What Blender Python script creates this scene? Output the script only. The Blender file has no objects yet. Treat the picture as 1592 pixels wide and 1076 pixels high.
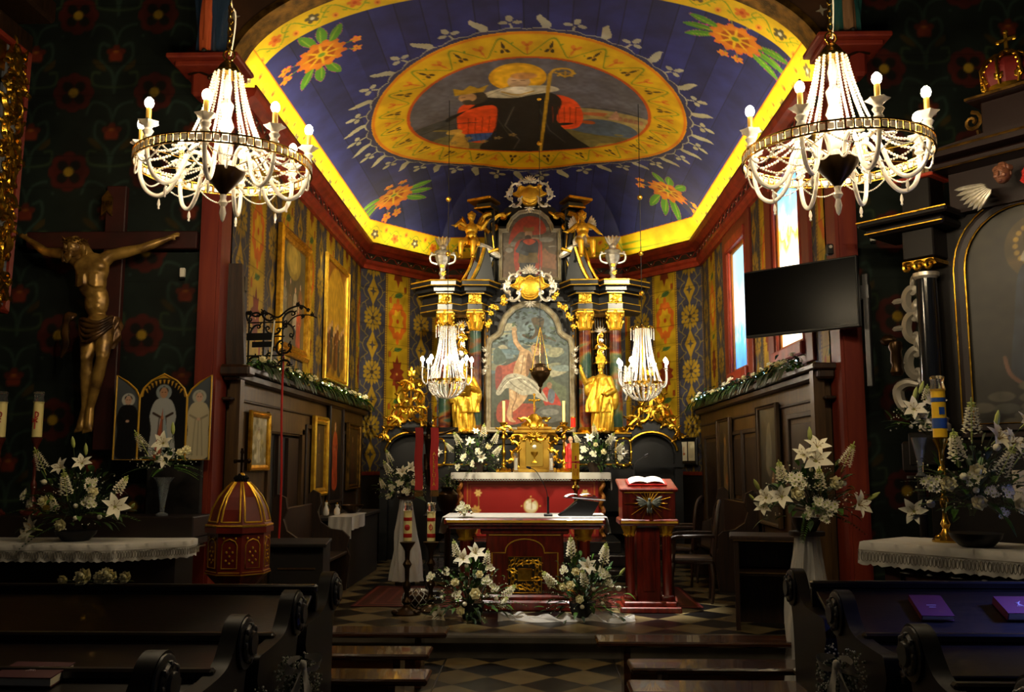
import bpy, math, random
import numpy as np
from mathutils import Vector, Matrix, Euler
PI = math.pi
S = bpy.context.scene
COL = S.collection
# ---------------------------------------------------------------- camera, light, exposure
FPX = 1420.0; PIT = math.atan(182/1420.0); YAW = math.atan(39/1420*math.cos(PIT)); CZ = 1.7
cam = bpy.data.cameras.new('camera'); co = bpy.data.objects.new('camera', cam); COL.objects.link(co)
cam.sensor_width = 36; cam.lens = FPX/1592*36; cam.clip_start = .05; cam.clip_end = 100
co.location = (0, 0, CZ); co.rotation_euler = (PI/2+PIT, 0, YAW); S.camera = co
S.view_settings.view_transform = 'Standard'; S.view_settings.look = 'None'
S.view_settings.exposure = 1.0; S.view_settings.gamma = 1.0; S.view_settings.use_curve_mapping = False
w = bpy.data.worlds.new('night'); S.world = w; w.use_nodes = True
w.node_tree.nodes['Background'].inputs[0].default_value = (.6, .62, .7, 1)
w.node_tree.nodes['Background'].inputs[1].default_value = 0.012
X0 = -0.10; HW = 2.85; ZS = 5.37; RISE = 1.2; YF = 8.5; YC = 15.0; YB = 16.4; HB = 1.7
def lamp(kind, name, loc, energy, col=(1, .86, .66), tgt=None, **k):
    l = bpy.data.lights.new(name, kind); l.energy = energy; l.color = col
    for a, b in k.items(): setattr(l, a, b)
    o = bpy.data.objects.new(name, l); COL.objects.link(o); o.location = loc
    if tgt: o.rotation_euler = (Vector(tgt)-Vector(loc)).to_track_quat('-Z', 'Y').to_euler()
    return o
WARM = (1, .87, .6)
# spot fixtures behind the arch, aimed at the high altar
lamp('SPOT', 'altar_spot', (X0-2.3, 8.75, 5.35), 420, WARM, (X0-.2, 14, 3.15), spot_size=.78, spot_blend=.5, shadow_soft_size=.06)
lamp('SPOT', 'altar_spot', (X0+2.3, 8.75, 5.35), 420, WARM, (X0+.2, 14, 3.15), spot_size=.78, spot_blend=.5, shadow_soft_size=.06)
lamp('SPOT', 'wall_spot', (X0-1.5, 8.9, 5.5), 620, WARM, (X0-2.5, 15.5, 3.4), spot_size=.55, spot_blend=.8, shadow_soft_size=.08)
lamp('SPOT', 'wall_spot', (X0+1.5, 8.9, 5.5), 620, WARM, (X0+2.5, 15.5, 3.4), spot_size=.55, spot_blend=.8, shadow_soft_size=.08)
# the strip lights lying on the cornice, washing the painted vault
for sx in (-1, 1):
    lamp('AREA', 'cornice_strip', (X0+sx*2.70, 11.75, 5.39), 34, (1, .86, .42), None, shape='RECTANGLE', size=.03, size_y=6.3).rotation_euler = (PI, sx*.25, 0)
    lamp('AREA', 'cornice_strip', (X0+sx*2.16, 15.58, 5.39), 4, (1, .86, .42), None, shape='RECTANGLE', size=1.4, size_y=.03).rotation_euler = (PI, 0, -sx*.883)
    lamp('SPOT', 'vault_fill', (X0+sx*2.5, 9.0, 5.35), 12, (.6, .7, 1), (X0-sx*.6, 13.0, 6.3), spot_size=1.5, spot_blend=1, shadow_soft_size=.05)  # added fill light for the vault, not a fixture of the church
lamp('SPOT', 'lectern_spot', (.5, 9.2, 6.0), 1500, (1, .95, .86), (.95, 9.85, .6), spot_size=.36, spot_blend=.8, shadow_soft_size=.04)
lamp('SPOT', 'front_altar_spot', (X0-1.3, 8.8, 5.7), 520, (1, .93, .8), (-.25, 9.7, .8), spot_size=.5, spot_blend=.9, shadow_soft_size=.05)
lamp('SPOT', 'mensa_fill', (X0, 8.9, 6.1), 650, WARM, (X0, 13.2, 1.75), spot_size=.46, spot_blend=.8, shadow_soft_size=.05)  # added lamp, no fixture known; brightens the flowers on the high altar
lamp('AREA', 'pew_sheen_fill', (5.2, 4.9, 2.5), 16, (.14, .22, 1), (3.05, 4.85, .85), shape='RECTANGLE', size=.4, size_y=.6, spread=.5)  # added blue light, no window here; stands in for the pew ledge sheen
def ray(px, py):
    x = (px-796)/FPX; z = (538-py)/FPX
    y = math.cos(PIT)-z*math.sin(PIT); zz = math.sin(PIT)+z*math.cos(PIT)
    return x*math.cos(YAW)-y*math.sin(YAW), x*math.sin(YAW)+y*math.cos(YAW), zz
def atY(px, py, D):
    X, Y, Z = ray(px, py); return Vector((X/Y*D, D, CZ+Z/Y*D))
def atX(px, py, XX):
    X, Y, Z = ray(px, py); return Vector((XX, Y*XX/X, CZ+Z*XX/X))
def atZ(px, py, ZZ):
    X, Y, Z = ray(px, py); k = (ZZ-CZ)/Z; return Vector((X*k, Y*k, ZZ))
# ---------------------------------------------------------------- materials
def lin(c):
    if isinstance(c, str):
        c = tuple(int(c[i:i+2], 16)/255 for i in (0, 2, 4))
    return tuple(x/12.92 if x <= .04045 else ((x+.055)/1.055)**2.4 for x in c)
MATS = {}
def mat(name, col='808080', rough=.5, metal=0, emit=None, es=0, trans=0, alpha=1, var=None, vs=8, bump=0, bs=40, grain=None, spec=.5, attr=False, coat=0, stretch=(1, 1, 1)):
    if name in MATS: return MATS[name]
    m = bpy.data.materials.new(name); m.use_nodes = True; n = m.node_tree; b = n.nodes['Principled BSDF']
    L = n.links.new
    b.inputs['Base Color'].default_value = (*lin(col), 1); b.inputs['Roughness'].default_value = rough
    b.inputs['Metallic'].default_value = metal; b.inputs['Transmission Weight'].default_value = trans
    b.inputs['Alpha'].default_value = alpha; b.inputs['Specular IOR Level'].default_value = spec
    b.inputs['Coat Weight'].default_value = coat
    if emit: b.inputs['Emission Color'].default_value = (*lin(emit), 1); b.inputs['Emission Strength'].default_value = es
    src = None
    if attr:
        a = n.nodes.new('ShaderNodeAttribute'); a.attribute_name = 'Col'; src = a.outputs['Color']
        L(src, b.inputs['Base Color'])
    if var or bump:
        tc = n.nodes.new('ShaderNodeTexCoord'); mp = n.nodes.new('ShaderNodeMapping'); L(tc.outputs['Object'], mp.inputs[0])
        mp.inputs['Scale'].default_value = stretch
    if var:
        no = n.nodes.new('ShaderNodeTexNoise'); no.inputs['Scale'].default_value = vs; no.inputs['Detail'].default_value = 5
        L(mp.outputs[0], no.inputs['Vector']); mx = n.nodes.new('ShaderNodeMix'); mx.data_type = 'RGBA'
        cr = n.nodes.new('ShaderNodeMapRange'); cr.inputs[1].default_value = .35; cr.inputs[2].default_value = .65
        L(no.outputs['Fac'], cr.inputs[0]); L(cr.outputs[0], mx.inputs[0])
        mx.inputs[6].default_value = (*lin(col), 1); mx.inputs[7].default_value = (*lin(var), 1)
        if attr:
            mx.blend_type = 'MULTIPLY'; L(src, mx.inputs[6])
        L(mx.outputs[2], b.inputs['Base Color'])
    if bump:
        nb = n.nodes.new('ShaderNodeTexNoise'); nb.inputs['Scale'].default_value = bs; nb.inputs['Detail'].default_value = 3
        L(mp.outputs[0], nb.inputs['Vector']); bp = n.nodes.new('ShaderNodeBump'); bp.inputs['Strength'].default_value = bump
        bp.inputs['Distance'].default_value = .01; L(nb.outputs['Fac'], bp.inputs['Height']); L(bp.outputs[0], b.inputs['Normal'])
    MATS[name] = m; return m
M = lambda k: MATS[k]
mat('gold', 'e8b840', .3, 1, var='b88420', vs=14, bump=.25, bs=60)
mat('gold_leaf', 'f4c840', .34, .72, var='d09a28', vs=10, bump=.5, bs=22)
mat('gold_dull', '8a6424', .42, .8, var='4a3414', vs=9, bump=.3, bs=50)
mat('brass', 'caa040', .22, 1)
mat('silver', 'e6e0d0', .38, .6, var='b8b09c', vs=20)
mat('black_marble', '1b1d1f', .3, var='121315', vs=5)
mat('black_marble_deep', '101113', .4, var='0a0a0b', vs=5)
mat('red_paint', '7a2a12', .5, var='6a1c10', vs=4, stretch=(3, 3, .4))
mat('red_trim', 'a8361c', .5, var='7e2412', vs=6)
mat('wood_dark', '35200f', .45, var='1e1208', vs=5, stretch=(6, 6, .6), bump=.15, bs=20)
mat('wood_pew', '1c110b', .32, var='0e0806', vs=6, stretch=(.8, 8, 8), bump=.1, bs=30, coat=.15)
mat('wood_panel', '523a18', .45, var='36240e', vs=4, stretch=(5, 5, .5), bump=.12, bs=20)
mat('wood_panel_dark', '33220f', .5, var='20140a', vs=4, stretch=(5, 5, .5))
mat('wood_bench', '4c2a12', .2, var='321a0b', vs=4, stretch=(.7, 6, 6), coat=.5)
mat('beam', '1a120c', .7, var='0e0a07', vs=4)
mat('mahogany', '7e2212', .3, var='4a120a', vs=5, stretch=(4, 4, .6), coat=.4)
mat('red_front', '8e1410', .35, var='6c0e0c', vs=5)
mat('black', '0c0c0d', .4)
mat('iron', '16120f', .5, .6)
mat('screen', '010101', .22, spec=.12)
mat('white_cloth', 'c4c0b8', .85, bump=.3, bs=25)
mat('gold_paint', 'c89a28', .5, .2)
mat('wood_end', '0f0a08', .5, spec=.25)
mat('tulle', 'e8e6e0', .9, alpha=.62, bump=.5, bs=18)
mat('lace', 'd8d4cc', .9, alpha=.8)
mat('crystal', 'fffaf0', .1, trans=.35, spec=1)
mat('crystal_arm', 'fffaf0', .14, trans=.25, spec=1)
mat('glass', 'ffffff', .03, trans=.97)
mat('bulb', 'ffffff', .5, emit='ffe6bc', es=310)
mat('bulb_small', 'ffffff', .5, emit='fff0d8', es=120)
mat('petal', 'f6f1d8', .6, spec=.2)
mat('petal_cream', 'efe6b4', .6, spec=.2)
mat('petal_green', 'b8c46a', .6)
mat('stamen', '8a6a20', .7)
mat('leaf', '2c4a1c', .5, var='16280e', vs=12)
mat('leaf_bright', '4e7a24', .5, var='2c4c16', vs=12)
mat('stem', '2a3c18', .6)
mat('foam', '101a0c', .9)
mat('wax', 'e8d890', .5)
mat('wax_white', 'f0ead8', .5)
mat('wax_yellow', 'e8b818', .5)
mat('red', 'b01a10', .5)
mat('red_cloth', 'a81410', .6, bump=.2, bs=10)
mat('blue', '1c4690', .5)
mat('skin_wood', 'b08a42', .36, .4, var='5a3f1c', vs=7, bump=.3, bs=18)
mat('dark_bronze', '3a2812', .32, .8)
mat('flesh', 'c89a78', .6)
mat('page', 'e8e0cc', .8)
mat('book_red', '4a1420', .5)
mat('book_purple', '54182c', .5)
mat('painted', 'ffffff', .55, attr=True, var='d8d4cc', vs=3, spec=.2)
mat('painted_canvas', 'ffffff', .42, attr=True)
mat('painted_dark', 'ffffff', .7, attr=True, var='a8a8a8', vs=2, spec=.25)
# ---------------------------------------------------------------- mesh builder
def rotm(ax): return Euler(ax).to_matrix()
class MB:
    def __init__(s): s.v = []; s.f = []; s.m = []; s.mi = 0; s.T = None
    def add(s, vs, fs):
        o = len(s.v)
        if s.T is not None: vs = [s.T @ Vector(p) for p in vs]
        s.v += [tuple(p) for p in vs]; s.f += [tuple(i+o for i in f) for f in fs]; s.m += [s.mi]*len(fs); return s
    def mat(s, i): s.mi = i; return s
    def box(s, c, d, rot=None, bev=0):
        x, y, z = d[0]/2, d[1]/2, d[2]/2
        if bev and min(x, y, z) > bev:
            P = []
            for a, b_, c_ in ((x, y-bev, z-bev), (x-bev, y, z-bev), (x-bev, y-bev, z)):
                P += [(i*a, j*b_, k*c_) for i in (-1, 1) for j in (-1, 1) for k in (-1, 1)]
            def I(k, i, j, l): return k*8+(i > 0)*4+(j > 0)*2+(l > 0)
            F = [(I(0, 1, -1, -1), I(0, 1, 1, -1), I(0, 1, 1, 1), I(0, 1, -1, 1)), (I(0, -1, -1, -1), I(0, -1, -1, 1), I(0, -1, 1, 1), I(0, -1, 1, -1)),
                 (I(1, -1, 1, -1), I(1, -1, 1, 1), I(1, 1, 1, 1), I(1, 1, 1, -1)), (I(1, -1, -1, -1), I(1, 1, -1, -1), I(1, 1, -1, 1), I(1, -1, -1, 1)),
                 (I(2, -1, -1, 1), I(2, 1, -1, 1), I(2, 1, 1, 1), I(2, -1, 1, 1)), (I(2, -1, -1, -1), I(2, -1, 1, -1), I(2, 1, 1, -1), I(2, 1, -1, -1))]
            for i in (-1, 1):
                for j in (-1, 1):
                    F += [(I(0, i, j, -1), I(0, i, j, 1), I(1, i, j, 1), I(1, i, j, -1)), (I(0, i, -1, j), I(0, i, 1, j), I(2, i, 1, j), I(2, i, -1, j)),
                          (I(1, -1, i, j), I(1, 1, i, j), I(2, 1, i, j), I(2, -1, i, j))]
                    for l in (-1, 1): F.append((I(0, i, j, l), I(1, i, j, l), I(2, i, j, l)))
        else:
            P = [(i*x, j*y, k*z) for i in (-1, 1) for j in (-1, 1) for k in (-1, 1)]
            F = [(0, 1, 3, 2), (4, 6, 7, 5), (0, 4, 5, 1), (2, 3, 7, 6), (0, 2, 6, 4), (1, 5, 7, 3)]
        R = rotm(rot) if rot else None; C = Vector(c)
        return s.add([(R @ Vector(p) if R else Vector(p))+C for p in P], F)
    def lathe(s, prof, c=(0, 0, 0), n=24, axis=None, sx=1, sy=1, fold=None):
        P = []; F = []; R = Vector((0, 0, 1)).rotation_difference(Vector(axis)).to_matrix() if axis else None
        for r, z in prof:
            for i in range(n):
                a = 2*PI*i/n; rr = r*(fold(a, z) if fold else 1); p = Vector((rr*math.cos(a)*sx, rr*math.sin(a)*sy, z))
                P.append((R @ p if R else p)+Vector(c))
        k = len(prof)
        for j in range(k-1):
            for i in range(n): F.append((j*n+i, j*n+(i+1) % n, (j+1)*n+(i+1) % n, (j+1)*n+i))
        if prof[0] == prof[-1]: return s.add(P, F)
        if prof[0][0] > 1e-4: F.append(tuple(range(n))[::-1])
        if prof[-1][0] > 1e-4: F.append(tuple(range((k-1)*n, k*n)))
        return s.add(P, F)
    def cyl(s, a, b, r, r2=None, n=16):
        a = Vector(a); b = Vector(b); d = b-a
        return s.lathe([(r, 0), (r2 if r2 is not None else r, d.length)], a, n, d.normalized())
    def ball(s, c, r, n=10, k=6, rot=None):
        r = (r, r, r) if not hasattr(r, '__len__') else r
        P = [Vector((0, 0, -r[2]))]; F = []; R = rotm(rot) if rot else None
        for j in range(1, k):
            t = -PI/2+PI*j/k
            for i in range(n): P.append(Vector((r[0]*math.cos(t)*math.cos(2*PI*i/n), r[1]*math.cos(t)*math.sin(2*PI*i/n), r[2]*math.sin(t))))
        P.append(Vector((0, 0, r[2])))
        for i in range(n): F.append((0, 1+(i+1) % n, 1+i))
        for j in range(k-2):
            for i in range(n): F.append((1+j*n+i, 1+j*n+(i+1) % n, 1+(j+1)*n+(i+1) % n, 1+(j+1)*n+i))
        e = len(P)-1
        for i in range(n): F.append((e, 1+(k-2)*n+i, 1+(k-2)*n+(i+1) % n))
        return s.add([(R @ p if R else p)+Vector(c) for p in P], F)
    def tube(s, pts, r, n=8, closed=False, flat=1):
        pts = [Vector(p) for p in pts]; k = len(pts); rr = r if hasattr(r, '__len__') else [r]*k
        P = []; F = []; up = None
        for i, p in enumerate(pts):
            if closed: t = (pts[(i+1) % k]-pts[i-1]).normalized()
            else: t = (pts[min(i+1, k-1)]-pts[max(i-1, 0)]).normalized()
            if up is None: up = t.orthogonal().normalized()
            u = (up-t*up.dot(t)); up = u.normalized() if u.length > 1e-5 else t.orthogonal().normalized()
            v = t.cross(up)
            for j in range(n): a = 2*PI*j/n; P.append(p+(up*math.cos(a)+v*math.sin(a)*flat)*rr[i])
        for i in range(k if closed else k-1):
            for j in range(n): a = i*n; b = ((i+1) % k)*n; F.append((a+j, a+(j+1) % n, b+(j+1) % n, b+j))
        if not closed: F.append(tuple(range(n))[::-1]); F.append(tuple(range((k-1)*n, k*n)))
        return s.add(P, F)
    def cap(s, a, b, r1, r2, n=12):
        s.cyl(a, b, r1, r2, n); s.ball(a, r1, n, 6); s.ball(b, r2, n, 6); return s
    def prism(s, poly, z0, z1, T=None):
        """poly (x,y) extruded z0..z1; T maps (x,y,z)"""
        n = len(poly); T = T or (lambda x, y, z: (x, y, z))
        P = [T(x, y, z0) for x, y in poly]+[T(x, y, z1) for x, y in poly]
        F = [tuple(range(n))[::-1], tuple(range(n, 2*n))]+[(i, (i+1) % n, n+(i+1) % n, n+i) for i in range(n)]
        return s.add(P, F)
    def front(s, poly, y0, y1):        # poly in (x,z), extruded along y
        return s.prism(poly, y0, y1, lambda x, y, z: (x, z, y))
    def side(s, poly, x0, x1):         # poly in (y,z), extruded along x
        return s.prism(poly, x0, x1, lambda x, y, z: (z, x, y))
    def sweep(s, path, prof, closed=True):
        """path in (x,z) plane, prof list of (offset outward, y): picture-frame sweep"""
        k = len(path); P = []; F = []; n = len(prof)
        for i in range(k):
            a = Vector(path[i-1]) if (closed or i > 0) else None; b = Vector(path[i]); c = Vector(path[(i+1) % k]) if (closed or i < k-1) else None
            d1 = (b-a).normalized() if a is not None else (c-b).normalized(); d2 = (c-b).normalized() if c is not None else d1
            n1 = Vector((d1.y, -d1.x)); n2 = Vector((d2.y, -d2.x)); m = (n1+n2)
            m = m.normalized()/max(.5, m.normalized().dot(n1))
            for o, y in prof: P.append((b.x+m.x*o, y, b.y+m.y*o))
        for i in range(k if closed else k-1):
            for j in range(n): a = i*n; b = ((i+1) % k)*n; F.append((a+j, a+(j+1) % n, b+(j+1) % n, b+j))
        return s.add(P, F)
    def sheet(s, fn, nu, nv):
        P = [fn(i/nu, j/nv) for j in range(nv+1) for i in range(nu+1)]; w_ = nu+1
        return s.add(P, [(j*w_+i, j*w_+i+1, (j+1)*w_+i+1, (j+1)*w_+i) for j in range(nv) for i in range(nu)])
    def mesh(s, name, mats, smooth=True, ang=35):
        me = bpy.data.meshes.new(name); me.from_pydata(s.v, [], s.f)
        for m in (mats if isinstance(mats, (list, tuple)) else [mats]): me.materials.append(MATS[m] if isinstance(m, str) else m)
        if max(s.m or [0]) > 0: me.polygons.foreach_set('material_index', s.m)
        if smooth:
            me.polygons.foreach_set('use_smooth', [True]*len(me.polygons))
            try: me.set_sharp_from_angle(angle=math.radians(ang))
            except Exception: pass
        me.update(); return me
def obj(name, mb, mats=None, parent=None, loc=None, rot=None, smooth=True, ang=35, sc=None):
    me = mb.mesh(name, mats, smooth, ang) if isinstance(mb, MB) else mb
    o = bpy.data.objects.new(name, me); COL.objects.link(o)
    if parent: o.parent = parent
    if loc is not None: o.location = loc
    if rot is not None: o.rotation_euler = rot
    if sc is not None: o.scale = (sc,)*3 if not hasattr(sc, '__len__') else sc
    return o
def tag(o, label, cat, group=None):
    o['label'] = label; o['category'] = cat
    if group: o['group'] = group
    return o
def thing(name, label, cat, loc=(0, 0, 0), rotz=0, group=None, rot=None):
    o = bpy.data.objects.new(name, None); COL.objects.link(o); o.location = loc; o.rotation_euler = rot or (0, 0, rotz)
    o.empty_display_size = .1; return tag(o, label, cat, group)
def struct(name, mb, mats, parent=None, **k):
    o = obj(name, mb, mats, parent, **k)
    if parent is None: o['kind'] = 'structure'
    return o
def dup(root, loc, rotz=None, label=None, group=None, sc=None):
    r = root.copy(); COL.objects.link(r); r.location = loc
    if rotz is not None: r.rotation_euler = (0, 0, rotz)
    if label: r['label'] = label
    if group: r['group'] = group
    if sc: r.scale = (sc,)*3
    for ch in list(root.children):
        c = ch.copy(); COL.objects.link(c); c.parent = r
        for g in list(ch.children): d = g.copy(); COL.objects.link(d); d.parent = c
    return r
def remesh(o, vox=.012, sm=3):
    m = o.modifiers.new('remesh', 'REMESH'); m.mode = 'VOXEL'; m.voxel_size = vox; m.use_smooth_shade = True
    if sm: q = o.modifiers.new('smooth', 'SMOOTH'); q.iterations = sm; q.factor = .5
    return o
def text(name, body, size, m, parent, loc, rot, depth=.002, align='CENTER'):
    c = bpy.data.curves.new(name, 'FONT'); c.body = body; c.size = size; c.align_x = align; c.align_y = 'CENTER'; c.extrude = depth
    t = bpy.data.objects.new(name, c); COL.objects.link(t); bpy.context.view_layer.update()
    me = bpy.data.meshes.new_from_object(t.evaluated_get(bpy.context.evaluated_depsgraph_get()))
    bpy.data.objects.remove(t); me.materials.clear(); me.materials.append(MATS[m]); return obj(name, me, None, parent, loc, rot)
def crv(pts, n=8, closed=False):
    pts = [Vector(p) for p in pts]; k = len(pts); out = []
    for i in range(k if closed else k-1):
        g = (lambda j: pts[j % k]) if closed else (lambda j: pts[max(0, min(k-1, j))])
        p0, p1, p2, p3 = g(i-1), g(i), g(i+1), g(i+2)
        for q in range(n):
            t = q/n; out.append(.5*((2*p1)+(p2-p0)*t+(2*p0-5*p1+4*p2-p3)*t*t+(3*p1-p0-3*p2+p3)*t**3))
    if not closed: out.append(pts[-1])
    return out
# ---------------------------------------------------------------- painter (procedural colour fields)
def hx(c): return np.array([int(c[i:i+2], 16)/255 for i in (0, 2, 4)]) if isinstance(c, str) else np.array(c)
class Cv:
    def __init__(s, W, H, res, bg, ss=1):
        s.W = W; s.H = H; s.r = res; s.nx = max(2, int(round(W/res))); s.ny = max(2, int(round(H/res)))
        s.a = np.empty((s.ny, s.nx, 3)); s.a[:] = hx(bg)
        s.dx = W/s.nx; s.dy = H/s.ny
    def win(s, x0, y0, x1, y1):
        i0 = max(0, int(x0/s.dx)-1); i1 = min(s.nx, int(x1/s.dx)+2); j0 = max(0, int(y0/s.dy)-1); j1 = min(s.ny, int(y1/s.dy)+2)
        if i1 <= i0 or j1 <= j0: return None
        X, Y = np.meshgrid((np.arange(i0, i1)+.5)*s.dx, (np.arange(j0, j1)+.5)*s.dy)
        return slice(j0, j1), slice(i0, i1), X, Y
    def put(s, w_, d, col):            # d signed distance, negative inside
        m = np.clip(.5-d/s.dx, 0, 1)[..., None]; s.a[w_[0], w_[1]] = s.a[w_[0], w_[1]]*(1-m)+hx(col)*m
    def ell(s, cx, cy, rx, ry, col, ang=0, ring=0):
        R = max(rx, ry)+ring+s.dx*2; w_ = s.win(cx-R, cy-R, cx+R, cy+R)
        if not w_: return s
        x = w_[2]-cx; y = w_[3]-cy; c, n = math.cos(ang), math.sin(ang); u = x*c+y*n; v = -x*n+y*c
        q = np.sqrt((u/rx)**2+(v/ry)**2); d = (q-1)*min(rx, ry)
        if ring: d = np.abs(d)-ring/2
        s.put(w_, d, col); return s
    def poly(s, pts, col):
        p = np.array(pts, float); w_ = s.win(p[:, 0].min(), p[:, 1].min(), p[:, 0].max(), p[:, 1].max())
        if not w_: return s
        acc = np.zeros(w_[2].shape)
        for ox, oy in ((-.25, -.25), (.25, -.25), (-.25, .25), (.25, .25)):
            X = w_[2]+ox*s.dx; Y = w_[3]+oy*s.dy; ins = np.zeros(X.shape, bool)
            for i in range(len(p)):
                x1, y1 = p[i-1]; x2, y2 = p[i]
                if y1 == y2: continue
                c = ((y1 > Y) != (y2 > Y)) & (X < (x2-x1)*(Y-y1)/(y2-y1)+x1); ins ^= c
            acc += ins*.25
        m = acc[..., None]; s.a[w_[0], w_[1]] = s.a[w_[0], w_[1]]*(1-m)+hx(col)*m; return s
    def line(s, pts, wd, col, closed=False):
        p = np.array([q[:2] for q in pts], float)
        if closed: p = np.vstack([p, p[:1]])
        for i in range(len(p)-1):
            a, b = p[i], p[i+1]; w_ = s.win(min(a[0], b[0])-wd, min(a[1], b[1])-wd, max(a[0], b[0])+wd, max(a[1], b[1])+wd)
            if not w_: continue
            d = b-a; L = max(1e-9, (d**2).sum()); t = np.clip(((w_[2]-a[0])*d[0]+(w_[3]-a[1])*d[1])/L, 0, 1)
            s.put(w_, np.hypot(w_[2]-a[0]-t*d[0], w_[3]-a[1]-t*d[1])-wd/2, col)
        return s
    def curve(s, pts, wd, col, closed=False): return s.line([q[:2] for q in crv([(*p, 0) for p in pts], 6, closed)], wd, col, closed)
    def blob(s, pts, col): return s.poly([q[:2] for q in crv([(*p, 0) for p in pts], 5, True)], col)
    def petals(s, cx, cy, n, r, L, wd, col, ph=0):
        for i in range(n):
            a = ph+2*PI*i/n; s.ell(cx+r*math.cos(a), cy+r*math.sin(a), L, wd, col, a)
        return s
    def noise(s, amp, seed=0, cell=8):
        g = np.random.RandomState(seed).rand(s.ny//cell+3, s.nx//cell+3)
        yy = np.arange(s.ny)/cell; xx = np.arange(s.nx)/cell; j = yy.astype(int); i = xx.astype(int); fy = (yy-j)[:, None]; fx = (xx-i)[None]
        v = g[j][:, i]*(1-fy)*(1-fx)+g[j][:, i+1]*(1-fy)*fx+g[j+1][:, i]*fy*(1-fx)+g[j+1][:, i+1]*fy*fx
        s.a = np.clip(s.a*(1+amp*(v-.5)*2)[..., None], 0, 1); return s
    def grad(s, c0, c1):
        t = ((np.arange(s.ny)+.5)/s.ny)[:, None, None]; s.a = np.repeat(hx(c0)*(1-t)+hx(c1)*t, s.nx, 1); return s
    def sample(s, x, y, wrap=True):
        u = x/s.dx-.5; v = y/s.dy-.5; i = np.floor(u).astype(int); j = np.floor(v).astype(int); fu = (u-i)[..., None]; fv = (v-j)[..., None]
        if wrap: A = lambda J, I: s.a[J % s.ny, I % s.nx]
        else: A = lambda J, I: s.a[np.clip(J, 0, s.ny-1), np.clip(I, 0, s.nx-1)]
        return A(j, i)*(1-fu)*(1-fv)+A(j, i+1)*fu*(1-fv)+A(j+1, i)*(1-fu)*fv+A(j+1, i+1)*fu*fv
def grid_mesh(name, P, C, m='painted', keep=None):
    """P (ny,nx,3) points, C (ny,nx,3) srgb colours -> quad mesh with colour attribute"""
    ny, nx = P.shape[:2]; me = bpy.data.meshes.new(name); idx = np.arange(ny*nx).reshape(ny, nx)
    q = np.stack([idx[:-1, :-1], idx[:-1, 1:], idx[1:, 1:], idx[1:, :-1]], -1)
    q = q.reshape(-1, 4) if keep is None else q[keep]
    n = len(q); me.vertices.add(ny*nx); me.vertices.foreach_set('co', P.reshape(-1).astype(np.float32))
    me.loops.add(n*4); me.loops.foreach_set('vertex_index', q.reshape(-1).astype(np.int32))
    me.polygons.add(n); me.polygons.foreach_set('loop_start', (np.arange(n)*4).astype(np.int32))
    me.polygons.foreach_set('use_smooth', np.ones(n, bool)); me.update(calc_edges=True)
    c = np.clip(C.reshape(-1, 3), 0, 1); c = np.where(c <= .04045, c/12.92, ((c+.055)/1.055)**2.4)
    at = me.color_attributes.new('Col', 'FLOAT_COLOR', 'POINT'); at.data.foreach_set('color', np.hstack([c, np.ones((len(c), 1))]).reshape(-1).astype(np.float32))
    me.materials.append(MATS[m]); me.validate(); return me
def flat_canvas(cv, m='painted_canvas', name='canvas', mask=None):
    """vertical picture in the local xz plane, centred on x, bottom at z=0, facing -y"""
    xs = (np.arange(cv.nx)+.5)*cv.dx; zs = (np.arange(cv.ny)+.5)*cv.dy; X, Z = np.meshgrid(xs, zs)
    xx = np.linspace(0, cv.W, cv.nx)-cv.W/2; zz = np.linspace(0, cv.H, cv.ny); XX, ZZ = np.meshgrid(xx, zz)
    P = np.stack([XX, np.zeros_like(XX), ZZ], -1); keep = None
    if mask is not None:
        mm = mask(XX, ZZ); keep = mm[:-1, :-1] & mm[1:, 1:] & mm[:-1, 1:] & mm[1:, :-1]
    return grid_mesh(name, P, cv.a, m, keep)
# ================================================================ THE SETTING
R_ = random.Random(7)
GY = 'd8b018'                              # painted ochre yellow
# ---- vault geometry
def prof(t): return (1-(1-np.clip(t, 0, 1))**2.1)**(1/2.1)
def hw_at(Y): return np.where(Y <= YC, HW, HW+(HB-HW)*(Y-YC)/(YB-YC))
on = Vector((-(YB-YC), HW-HB)).normalized()   # slant of the oblique walls
def walldist(x, Y):
    ax = np.abs(x); d1 = HW-ax; nx, ny = (YB-YC), (HW-HB); L = math.hypot(nx, ny)
    d2 = ((HW-ax)*nx+(YC-Y)*ny)/L; d3 = (YB-Y)
    return d1, d2, d3
def vault_z(x, Y):
    d1, d2, d3 = walldist(x, Y); d = np.clip(np.minimum(np.minimum(d1, d2), d3), 0, HW)
    return ZS+RISE*prof(d/HW)
_t = np.linspace(0, 1, 400)**2; _a = np.concatenate([[0], np.cumsum(np.hypot(np.diff(_t)*HW, np.diff(prof(_t))*RISE))])
def arcd(d): return np.interp(d/HW, _t, _a)
# ---- border tile of the vault: flowers and green scrolls on yellow
bt = Cv(.9, .46, .006, 'e0bc1e')
bt.line([(0, .012), (.9, .012)], .02, 'c86a18'); bt.line([(0, .445), (.9, .445)], .02, 'a86018')
bt.curve([(-.2, .1), (0, .33), (.22, .1), (.45, .33), (.68, .1), (.9, .33), (1.1, .1)], .013, '6f9a2a')
bt.curve([(0, .33), (.08, .36), (.12, .28), (.06, .24)], .01, '6f9a2a'); bt.curve([(.45, .33), (.53, .36), (.57, .28), (.5, .24)], .01, '6f9a2a')
for cx, c1, c2 in ((.22, 'd8752a', 'c04a1c'), (.68, '58503c', 'd8d0c0')):
    bt.petals(cx, .24, 5, .05, .036, .03, c1, PI/2); bt.ell(cx, .24, .025, .025, c2)
for cx in (.0, .45, .9): bt.ell(cx, .13, .035, .05, 'e8963a'); bt.ell(cx, .13, .014, .02, 'b04818')
for cx in (.1, .34, .56, .8): bt.ell(cx, .17, .03, .013, '7fa030', .6)
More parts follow.
